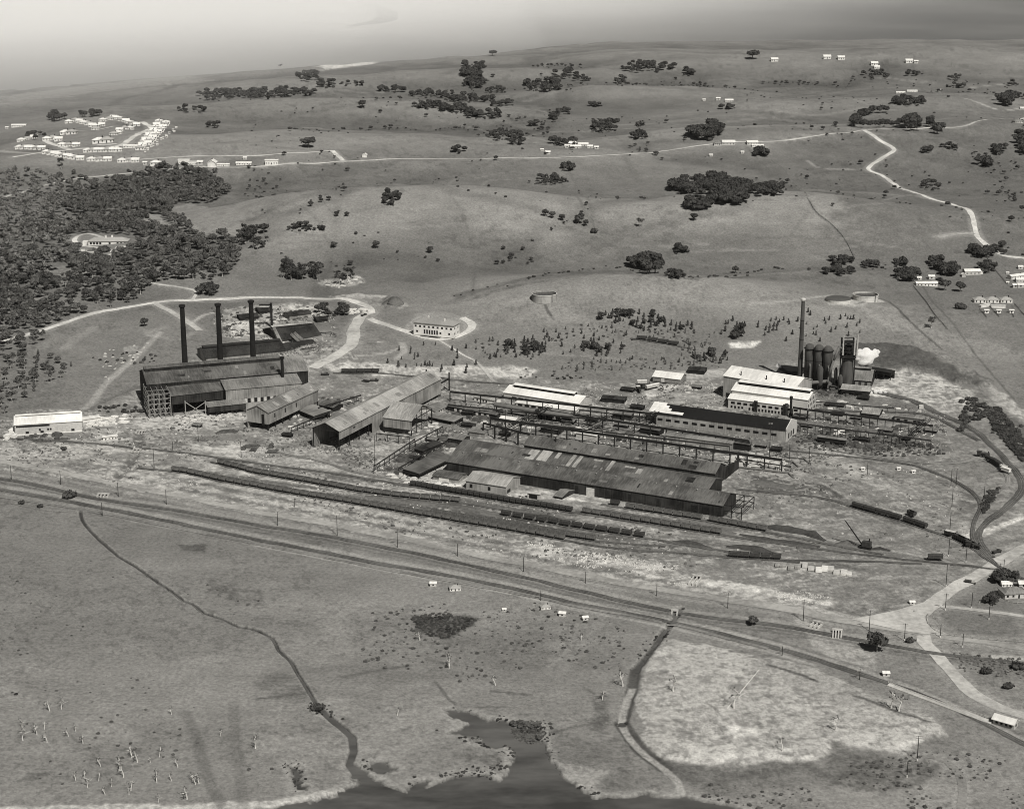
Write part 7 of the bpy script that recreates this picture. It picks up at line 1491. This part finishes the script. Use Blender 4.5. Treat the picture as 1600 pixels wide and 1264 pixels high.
# yard stock: stacks of material, each an object
SM_ = []
for i in range(8):
    r = np.random.RandomState(70+i); mb = MB()
    if i % 2 == 0:
        w, d, h = 1+2.5*r.rand(), 1+1.5*r.rand(), .5+.9*r.rand()
        for k in range(3): a = .25*k; mb.box(-w/2+a*r.rand(), w/2-a*r.rand(), -d/2+a*r.rand(), d/2-a*r.rand(), h*k/3+.01*k-(.3 if k == 0 else 0), h*(k+1)/3)
    else:
        n = 5
        for k in range(n): y = (k-n/2)*.5; l = 2.5+2*r.rand(); mb.tube((-l/2, y, .25), (l/2, y+.3*r.randn()*.3, .25), .22, n=6)
        for k in range(n-2): y = (k-n/2+1)*.5; mb.tube((-1.4, y, .62), (1.4, y, .62), .22, n=6)
    SM_.append(mb)
SMM = {}
def stock(poly, n, m, label, group, s=1.0, seed=0, mind=2.5, rz0=-.15):
    nm = next((v for k, v in (('rail','rail_stack'),('billet','billet_stack'),('bar','bar_stack'),('timber','timber_stack'),('scrap','scrap_pile'),('boulder','stone_pile'),('stone','stone_pile'),('rubbish','rubbish_heap'),('rubble','rubble_pile'),('block','block_stack'),('pipe','pipe_stack'),('plank','plank_stack'),('lime','lime_heap'),('crate','crate_pile'),('iron','iron_pile')) if k in label), 'material_stack')
    cx_ = poly_w(poly)[:, 0].mean()
    for p in scatter_px(poly, n, mind, seed):
        sd = '' if n < 24 else (', at left' if p[0] < cx_ else ', at right')
        i = rng.randint(8); k = (i, m.name, nm)
        if k not in SMM: SMM[k] = SM_[i].mesh(nm, m)
        t = tag(link(nm, SMM[k], None, (p[0], p[1], gz(*p)), rz0+[0, 1.57][rng.randint(2)]+.15*rng.randn()), label+sd, 'stack', group+sd); q = s*(.7+.7*rng.rand()); t.scale = (q, q, q)
stock([(500,662),(560,652),(590,668),(600,680),(640,688),(690,690),(690,660),(640,672)], 26, M_SCRAP, 'pale stack lying by the short cross shed', 'pale stacks by the cross shed', 1.1, 1)
stock([(440,640),(520,620),(560,612),(560,635),(500,660),(450,675)], 34, M_SCRAP, 'pale stack in the yard between the gabled shed and the long pale-roofed shed', 'pale stacks between the sheds', 1.0, 2)
stock([(450,640),(520,618),(560,625),(500,655)], 22, M_SCRAPD, 'dark scrap pile between the gabled shed and the long pale-roofed shed', 'dark scrap between the sheds', 1.4, 3)
stock([(600,735),(650,700),(700,675),(720,690),(680,720),(640,745)], 46, M_SCRAPD, 'dark rail stack in the scrap yard left of the rolling mill', 'dark stacks in the scrap yard', 1.8, 4)
stock([(600,740),(650,705),(700,690),(710,705),(650,748),(700,762),(640,758)], 30, M_SCRAP, 'pale stack in the scrap yard left of the rolling mill', 'pale stacks in the scrap yard', 1.2, 5)
stock([(700,640),(780,645),(960,668),(1020,690),(1000,700),(820,672),(700,664)], 50, M_SCRAPD, 'dark billet stack under the crane runways', 'dark billet stacks under the runways', 1.7, 6)
stock([(740,655),(960,675),(1120,700),(1130,712),(960,690),(760,668)], 60, M_SCRAP, 'pale billet stack under the bold crane runway', 'pale billet stacks under the runway', 1.0, 7)
stock([(1130,705),(1225,720),(1230,738),(1150,730)], 34, M_CONC, 'long pale bar stack in the slab yard right of the rolling mill', 'bar stacks in the slab yard', 1.9, 8)
stock([(1240,665),(1320,668),(1440,690),(1470,702),(1330,705),(1245,695)], 60, M_SCRAPD, 'dark scrap pile on the waste ground right of the black-roofed mill', 'dark scrap on the waste ground', 1.6, 9)
stock([(1260,650),(1420,668),(1430,676),(1300,664)], 24, M_SCRAPD, 'dark pile between the two crane runways at right', 'dark piles between the right runways', 1.4, 10)
stock([(1300,672),(1320,672),(1322,680),(1305,680)], 12, M_WHITEW, 'bright white stack on the waste ground', 'bright stacks on the waste ground', 1.0, 11, 1.6)
stock([(270,652),(380,640),(385,655),(290,665)], 36, M_SCRAP, 'white stack in front of the steelmaking shed', 'white stacks before the steelmaking shed', 1.0, 12)
stock([(130,655),(195,650),(200,662),(140,668)], 34, M_WHITEW, 'white block stack right of the long white shed', 'white blocks right of the white shed', 1.5, 13, 2.0)
stock([(20,684),(100,678),(105,690),(30,694)], 12, M_SCRAPD, 'dark crate pile in front of the long white shed', 'dark piles before the white shed', 1.6, 14)
stock([(385,688),(440,695),(430,712),(380,705)], 8, M_SCRAPD, 'dark rubble pile below the gabled shed', 'rubble below the gabled shed', 1.8, 15)
stock([(340,485),(430,475),(510,476),(500,505),(420,505),(400,530),(350,525)], 80, M_SCRAPD, 'dark timber stack in the old works yard', 'dark stacks in the old works', 1.2, 16)
stock([(360,505),(400,500),(450,480),(500,475),(505,492),(430,505),(400,530),(365,528)], 60, M_SCRAP, 'pale timber stack in the old works yard', 'pale stacks in the old works', .9, 17)
stock([(500,440),(560,430),(568,444),(520,452)], 24, M_SCRAP, 'pale boulder pile on the slope above the quarry', 'pale piles above the quarry', 1.2, 18)
stock([(540,482),(575,484),(570,490),(540,490)], 12, M_WHITEW, 'white stone pile beside the quarry road', 'white piles beside the quarry road', 1.5, 19, 3)
stock([(1265,610),(1330,612),(1330,622),(1265,618)], 24, M_SCRAPD, 'dark iron pile at the foot of the furnace', 'dark piles at the furnace foot', 1.5, 20)
stock([(1270,625),(1460,640),(1460,652),(1270,640)], 16, M_SCRAP, 'pale plank stack on the ground below the furnace sidings', 'pale stacks below the furnace sidings', 1.2, 21)
stock([(1060,600),(1130,605),(1130,628),(1060,615)], 10, M_SCRAP, 'pale stack on the open yard left of the power house', 'pale stacks left of the power house', 1.0, 22)
stock([(160,548),(240,525),(245,535),(180,590),(160,600)], 30, M_SCRAP, 'pale rubbish heap in the gully left of the chimneys', 'rubbish heaps in the gully', .7, 23)
stock([(60,696),(170,700),(180,712),(110,712)], 18, M_CONC, 'pale pipe stack on the flat left of the drain bridge', 'pipe stacks on the left flat', 1.0, 24)
stock([(660,755),(720,760),(725,768),(670,762)], 12, M_WHITEW, 'white plank stack left of the pale hip-roofed store', 'white planks left of the pale store', 1.2, 25)
stock([(10,680),(26,668),(24,690),(8,690)], 8, M_WHITEW, 'white lime heap at the left end of the long white shed', 'lime heaps left of the white shed', 1.6, 26, 2)
def rubble(name, label, polys, n, m, smin, smax, thr, seed):
    r = np.random.RandomState(seed); PX = []
    for poly, k in polys:
        pl = poly_w(poly); lo = pl.min(0); hi = pl.max(0); got = 0; tries = 0
        while got < n*k and tries < 40:
            tries += 1; q = lo+(hi-lo)*r.rand(9000, 2); q = q[inpoly(q[:, 0], q[:, 1], pl)]; f = fbm(q[:, 0], q[:, 1], 16, 3, seed)+.5*(fbm(q[:, 0], q[:, 1], 60, 2, seed+9)-.5); q = q[f > thr][:int(n*k)-got]; PX.append(q); got += len(q)
    q = np.concatenate(PX); N = len(q); z = GZ(q[:, 0], q[:, 1]); a = r.rand(N)*3.14; w = smin+(smax-smin)*r.rand(N)**2; d = w*(.4+.8*r.rand(N)); h = .25+w*.45*r.rand(N)
    V = np.zeros((N, 8, 3))
    for i, (sx, sy) in enumerate(((-1,-1),(1,-1),(1,1),(-1,1))):
        ex = sx*w*.5*(.8+.4*r.rand(N)); ey = sy*d*.5*(.8+.4*r.rand(N)); X = q[:, 0]+ex*np.cos(a)-ey*np.sin(a); Y = q[:, 1]+ex*np.sin(a)+ey*np.cos(a)
        V[:, i] = np.stack([X, Y, z-.2], 1); V[:, i+4] = np.stack([q[:, 0]+(X-q[:, 0])*.7, q[:, 1]+(Y-q[:, 1])*.7, z+h*(.6+.6*r.rand(N))], 1)
    F_ = np.array([(4,5,6,7),(0,1,5,4),(1,2,6,5),(2,3,7,6),(3,0,4,7)])[None]+(np.arange(N)*8)[:, None, None]
    V = V.reshape(-1, 3); o = V.mean(0).round(); o[2] = 0; tag(link(name, mesh_np(name, V-o, F_.reshape(-1, 4), m), None, tuple(o)), label, 'rubble', None, 'stuff')
_Y1 = [(0,660),(220,645),(400,650),(560,690),(640,745),(900,790),(1130,810),(1300,850),(1000,900),(600,830),(250,770),(0,720)]; _Y2 = [(440,640),(700,600),(1020,600),(1250,600),(1480,650),(1480,705),(1260,740),(1130,720),(820,690),(600,740),(450,690)]; _Y3 = [(330,480),(520,475),(530,550),(420,560),(340,540)]; _Y4 = [(1150,730),(1500,700),(1520,860),(1300,870),(1150,800)]
rubble('pale_rubble', 'pale stones, lime and offcuts strewn over the works yard', [(_Y1, .22), (_Y2, .5), (_Y3, .2), (_Y4, .04)], 2400, M_CONC, .35, 1.5, .57, 1)
rubble('dark_rubble', 'dark scrap and cinders strewn over the works yard', [(_Y1, .25), (_Y2, .65), (_Y3, .15), (_Y4, .04)], 7500, M_SCRAPD, .4, 2.2, .54, 2)
rubble('cutting_rubble', 'broken pale rock along the cutting beside the road', [([(820,845),(1040,880),(1300,935),(1310,950),(1100,925),(840,872)], 1)], 700, M_CONC, .3, 1.4, .57, 3)
# ================= POLES =================
PM = {}
def pole(px, py, ty, label, group=None, arms=2, w=.17):
    z0 = gz(*G(px, py).xy); B = P(px, py, z0); h = hgt(px, py, ty, z0); k = (round(h), arms)
    if k not in PM:
        a = MB().tube((0, 0, -.5), (0, 0, h), w*1.3, w*.9, 8).mesh('post', M_WOOD if False else M_STEEL); c = MB(); 
        for i in range(arms): c.box(-1.5, 1.5, -.09, .09, h-.5-i*.9, h-.32-i*.9)
        ins = MB()
        for i in range(arms):
            for x in (-1.35, -.6, .6, 1.35): ins.tube((x, 0, h-.31-i*.9), (x, 0, h-.05-i*.9), .08, n=6)
        PM[k] = (a, c.mesh('cross_arm', M_WOOD), ins.mesh('insulator', M_WHITEW), MB().tube((0, 0, -.4), (0, 0, 1.2), .28, n=8).mesh('painted_foot', M_WHITEW))
    t = thing('power_pole', label, 'pole', (B.x, B.y, z0), .3*rng.randn(), group)
    for n_, me in zip(('post', 'cross_arm', 'insulator', 'painted_foot'), PM[k]):
        if n_ == 'painted_foot' and px < 1380: continue
        link(n_, me, t)
for px, py, ty, lab in ((241,732,700,'pole on the left flat near the drain bridge'),(310,690,664,'pole below the steelmaking shed'),(95,757,735,'pole beside the road left of the culvert'),(185,776,755,'pole beside the three-arched culvert'),(18,750,727,'pole beside the road at the far left'),(270,705,690,'short pole right of the drain bridge'),(377,715,690,'pole below the gabled shed'),(160,806,785,'pole in the grass below the culvert'),(260,788,766,'pole on the verge right of the culvert'),
    (434,821,800,'first verge pole below the longest train'),(527,837,805,'second verge pole below the longest train'),(621,855,826,'third verge pole below the longest train'),(715,869,850,'fourth verge pole below the longest train'),(460,792,778,'short pole beside the longest train'),(818,893,872,'fifth verge pole, below the sand strip'),(915,911,893,'sixth verge pole, below the sand strip'),(1026,931,912,'pole just left of the ribbed culvert'),(1137,950,928,'pole right of the ribbed culvert'),(1255,970,937,'verge pole left of the highway culvert'),(1358,985,954,'verge pole above the dark bushy tree'),(1413,1001,975,'verge pole left of the road junction'),
    (1469,996,975,'pole at the right side of the road junction'),(1504,1011,991,'pole on the highway verge right of the junction'),(1477,953,927,'pole at the start of the side road'),(1478,916,882,'pole above the junction, lowest in the tall line'),(1482,869,838,'tall pole above the junction, second from below'),(1484,830,800,'tall pole above the junction, third from below'),(1487,795,764,'tall pole above the junction, fourth from below'),(1509,879,855,'tall pole right of the tall line by the siding'),(1568,893,874,'pole beside the level crossing at right'),(1562,893,880,'twin pole beside the level crossing'),(1433,1188,1149,'lone tall pole on the lower right marsh'),(1417,1214,1190,'short pole on the lower right marsh'),
    (1222,1024,1012,'short pole beside the railway above the sand fill'),(1343,1062,1045,'pole beside the railway right of the sand fill'),(845,938,922,'pole beside the railway above the little huts'),(1537,784,760,'thin pole inside the right track loop'),(1355,742,724,'thin pole on the right flat'),(1264,724,698,'pole at the slab yard corner'),(1202,715,660,'very tall mast right of the bold runway end'),(1233,720,692,'mast at the end of the bold runway'),(585,735,712,'thin pole at the scrap yard'),(586,728,680,'tall pole at the left of the scrap yard'),(1518,950,928,'pole on the paddock right of the junction'),(1545,968,945,'pole on the right paddock below the side road')):
    pole(px, py, ty, lab)
for dx, lab in ((-3.5, 'left'), (4.5, 'right')):
    pole(1489+dx, 762, 732, lab+' leg of the twin high-voltage mast on the right flat')
pole(790,690,640,'tall mast between the rolling mill and the cream pump house'); pole(708,692,662,'thick mast between cross shed and rolling mill')
for px, py, lab in ((1427,146+594,'small white survey hut on the right flat'),(1348,735,'tiny white cabin on the right flat'),(1404,735,'tiny white post on the right flat')):
    house('shedlet', px, py, lab, None, 0, .8, 'hut')
# ================= CULVERTS, CRANE, VEHICLES, STEAM =================
def culvert(px, py, rz, label, n=3, L=12, s=1.0, z=.1):
    g = G(px, py); t = thing('culvert', label, 'culvert', (g.x, g.y, gz(g.x, g.y)+z), rz); w = 3.0*s
    for k in range(n+1): link('side_wall', MB().box(-.35, .35, -L/2, L/2, -1.2, 1.3).mesh('side_wall', M_CONC), t, ((k-n/2)*w, 0, 0))
    MB().box(-n*w/2-.6, n*w/2+.6, L/2-1.2, L/2, 1.31, 2.2).build('headwall', M_CONC, t); MB().box(-n*w/2, n*w/2, L/2-.9, L/2-.6, -1, 1.3).build('opening', M_DARKW, t)
culvert(1086,911,R(-20),'long ribbed concrete culvert above the highway',2,13,.75); culvert(161,776,R(-8),'white three-arched culvert head by the left railway',3,4,.8); culvert(220,676,R(-5),'three-arched culvert under the works yard drain',3,4,.7); culvert(1308,992,R(-12),'three-channel culvert under the lower right railway',3,9,.5); culvert(1275,978,R(-35),'pale arched culvert mouth left of the three-channel one',2,6,.8); culvert(1054,957,R(-10),'small round-topped culvert at the head of the right drain',1,4,1.0); culvert(213,706,R(-15),'timber culvert bridge where the upper track crosses the drain',2,5,.9)
g = G(1352,858); t = thing('steam_crane', 'black steam crane with raised jib on the coal siding', 'crane', (g.x, g.y, gz(g.x, g.y)), R(150)); MB().box(-4, 4, -1.6, 1.6, .6, 1.6).build('carriage', M_STEEL, t); MB().box(-3.5, 2, -1.7, 1.7, 1.65, 5).build('cab', M_WAGD, t); MB().tube((-2.4, 0, 5), (-2.4, 0, 7), .4).build('funnel', M_STEEL, t)
j = MB()
for s in (-.5, .5): j.beam((2, s, 2), (14, s*.5, 16), .35)
for k in range(8): j.beam((2+1.6*k, -.5, 2+1.87*k), (2+1.6*(k+1), .5, 2+1.87*(k+1)), .18)
j.build('jib', M_STEEL, t); 
def lorry(px, py, rz, label, m, bedm, tray=True):
    g = G(px, py); t = thing('lorry', label, 'lorry', (g.x, g.y, gz(g.x, g.y)+.15), rz)
    MB().box(1.2, 2.9, -.9, .9, .7, 2.2).box(2.92, 4.2, -.7, .7, .7, 1.6).build('cab', m, t); MB().box(-3, 1.15, -1.1, 1.1, 1.0, 1.6).build('tray', bedm, t); wm = MB().tube((0, -1.0, 0), (0, -.75, 0), .5, n=12).tube((0, .75, 0), (0, 1.0, 0), .5, n=12).mesh('wheel', M_STEEL)
    for x in (-2, 3.3): link('wheel', wm, t, (x, 0, .5))
lorry(1515,911,R(-25),'pale lorry crossing the white road near the level crossing',M_CREAM,M_WAGD); lorry(1556,865,R(30),'dark lorry on the upper white road at the right edge',M_WAGD,M_WAGD); lorry(568,494,R(50),'dark lorry on the road bend left of the office',M_WAGD,M_WAGD); lorry(507,587,R(0),'dark lorry parked on the pale ground right of the steelmaking shed',M_WAGD,M_WAGD); lorry(1308,700,R(-5),'dark lorry beside the open store right of the black-roofed mill',M_WAGD,M_WAGD); lorry(584,600,R(-5),'dark machine-laden lorry on the yard above the long pale-roofed shed',M_WAGD,M_SCRAPD)
# steam
g = P(1347,590); rs = np.random.RandomState(5); V = []; F_ = []; b = 0
sc.cycles.volume_bounces = 6
M_STEAM = bpy.data.materials.new('white_steam'); M_STEAM.use_nodes = True; nt_ = M_STEAM.node_tree; nt_.nodes.clear(); _o = nt_.nodes.new('ShaderNodeOutputMaterial'); _v = nt_.nodes.new('ShaderNodeVolumePrincipled'); _v.inputs['Color'].default_value = (.99, .985, .97, 1); _v.inputs['Density'].default_value = .9; _v.inputs['Anisotropy'].default_value = -.2; nt_.links.new(_v.outputs[0], _o.inputs['Volume'])
def puff(label, px, py, base, lobes):
    g = P(px, base); z0 = hgt(px, base, py); t = MB()
    for x, y, z, r in lobes:
        prof = [(max(.05, r*math.sin(math.pi*k/8)*(1+.12*rs.randn())), z+z0-r*math.cos(math.pi*k/8)) for k in range(9)]; t.lathe(prof, 14, x, y)
    o = t.build('steam_cloud', M_STEAM, None, (g.x, g.y, 0), 0, True); tag(o, label, 'steam', None, 'stuff')
puff('solid white steam cloud blowing right of the furnace top', 1349, 557, 592, [(0,0,0,6),(-4,1,2.5,3.8),(4.5,0,.5,5),(1,-1,3.6,4.4),(-1,0,-3.6,4.6),(4,1,-3,4.2),(8,0,1.8,3.4),(-5.4,0,-.8,3),(11,1,3.6,2.2),(8.5,0,4.6,2.2),(-5,0,4.6,1.8)])
puff('small ragged steam puff behind the power house roof', 1216, 573, 586, [(0,0,0,2.2),(1.6,0,-1.6,2.0),(-.6,0,1.8,1.4),(2.6,0,-2.6,1.6)])
puff('low white steam patch beside the cast house', 1368, 612, 616, [(0,0,0,1.6),(4,0,-.4,1.8),(-4,0,-.4,1.6),(8,0,-.8,1.4),(2,1,.4,1.4)])
# ---------------- low mist added to imitate the bright glare at upper left, thickest in its middle ----------------
def mist(x, y, rx, ry, rz, dens, pw=2.0):
    mb = MB(); n, k = 48, 16; mb.lathe([(max(.001, math.sin(math.pi*i/k)), -math.cos(math.pi*i/k)) for i in range(k+1)], n)
    m = bpy.data.materials.new('mist'); m.use_nodes = True; nt = m.node_tree; nt.nodes.clear(); o = nt.nodes.new('ShaderNodeOutputMaterial'); v = nt.nodes.new('ShaderNodeVolumePrincipled')
    v.inputs['Color'].default_value = (.995, .99, .975, 1); v.inputs['Anisotropy'].default_value = -.45
    tc = nt.nodes.new('ShaderNodeTexCoord'); ln = nt.nodes.new('ShaderNodeVectorMath'); ln.operation = 'LENGTH'
    sb = nt.nodes.new('ShaderNodeMath'); sb.operation = 'SUBTRACT'; sb.use_clamp = True; sb.inputs[0].default_value = 1
    pwn = nt.nodes.new('ShaderNodeMath'); pwn.operation = 'POWER'; pwn.inputs[1].default_value = pw; ml = nt.nodes.new('ShaderNodeMath'); ml.operation = 'MULTIPLY'; ml.inputs[1].default_value = dens
    v.inputs['Density'].default_value = dens; L = nt.links.new; L(v.outputs[0], o.inputs['Volume'])
    if pw: L(tc.outputs['Object'], ln.inputs[0]); L(ln.outputs['Value'], sb.inputs[1]); L(sb.outputs[0], pwn.inputs[0]); L(pwn.outputs[0], ml.inputs[0]); L(ml.outputs[0], v.inputs['Density'])
    ob = tag(mb.build('glare_mist', m, None, (x, y, 20), 0, True), 'low mist added for the bright glare over the lake at upper left', 'mist', None, 'stuff'); ob.scale = (rx, ry, rz)
mist(-3300, 7500, 5900, 5200, 800, 1.1e-2, 2.7)
mist(-2500, 4900, 2600, 2900, 500, 1.2e-4, 0)
mist(-2500, 5100, 2100, 2600, 450, 1.3e-4, 0)
# ---------------- haze ----------------
def haze():
    mb = MB().box(-24000, 24000, -60, 16000, -22, 404)
    m = bpy.data.materials.new('haze'); m.use_nodes = True; nt = m.node_tree; nt.nodes.clear()
    o = nt.nodes.new('ShaderNodeOutputMaterial'); v = nt.nodes.new('ShaderNodeVolumePrincipled')
    v.inputs['Color'].default_value = (.97, .96, .93, 1); v.inputs['Density'].default_value = HAZE_D; v.inputs['Anisotropy'].default_value = .0
    nt.links.new(v.outputs[0], o.inputs['Volume'])
    tag(mb.build('haze', m), kind='stuff')
HAZE_D = 0.6e-5
haze()
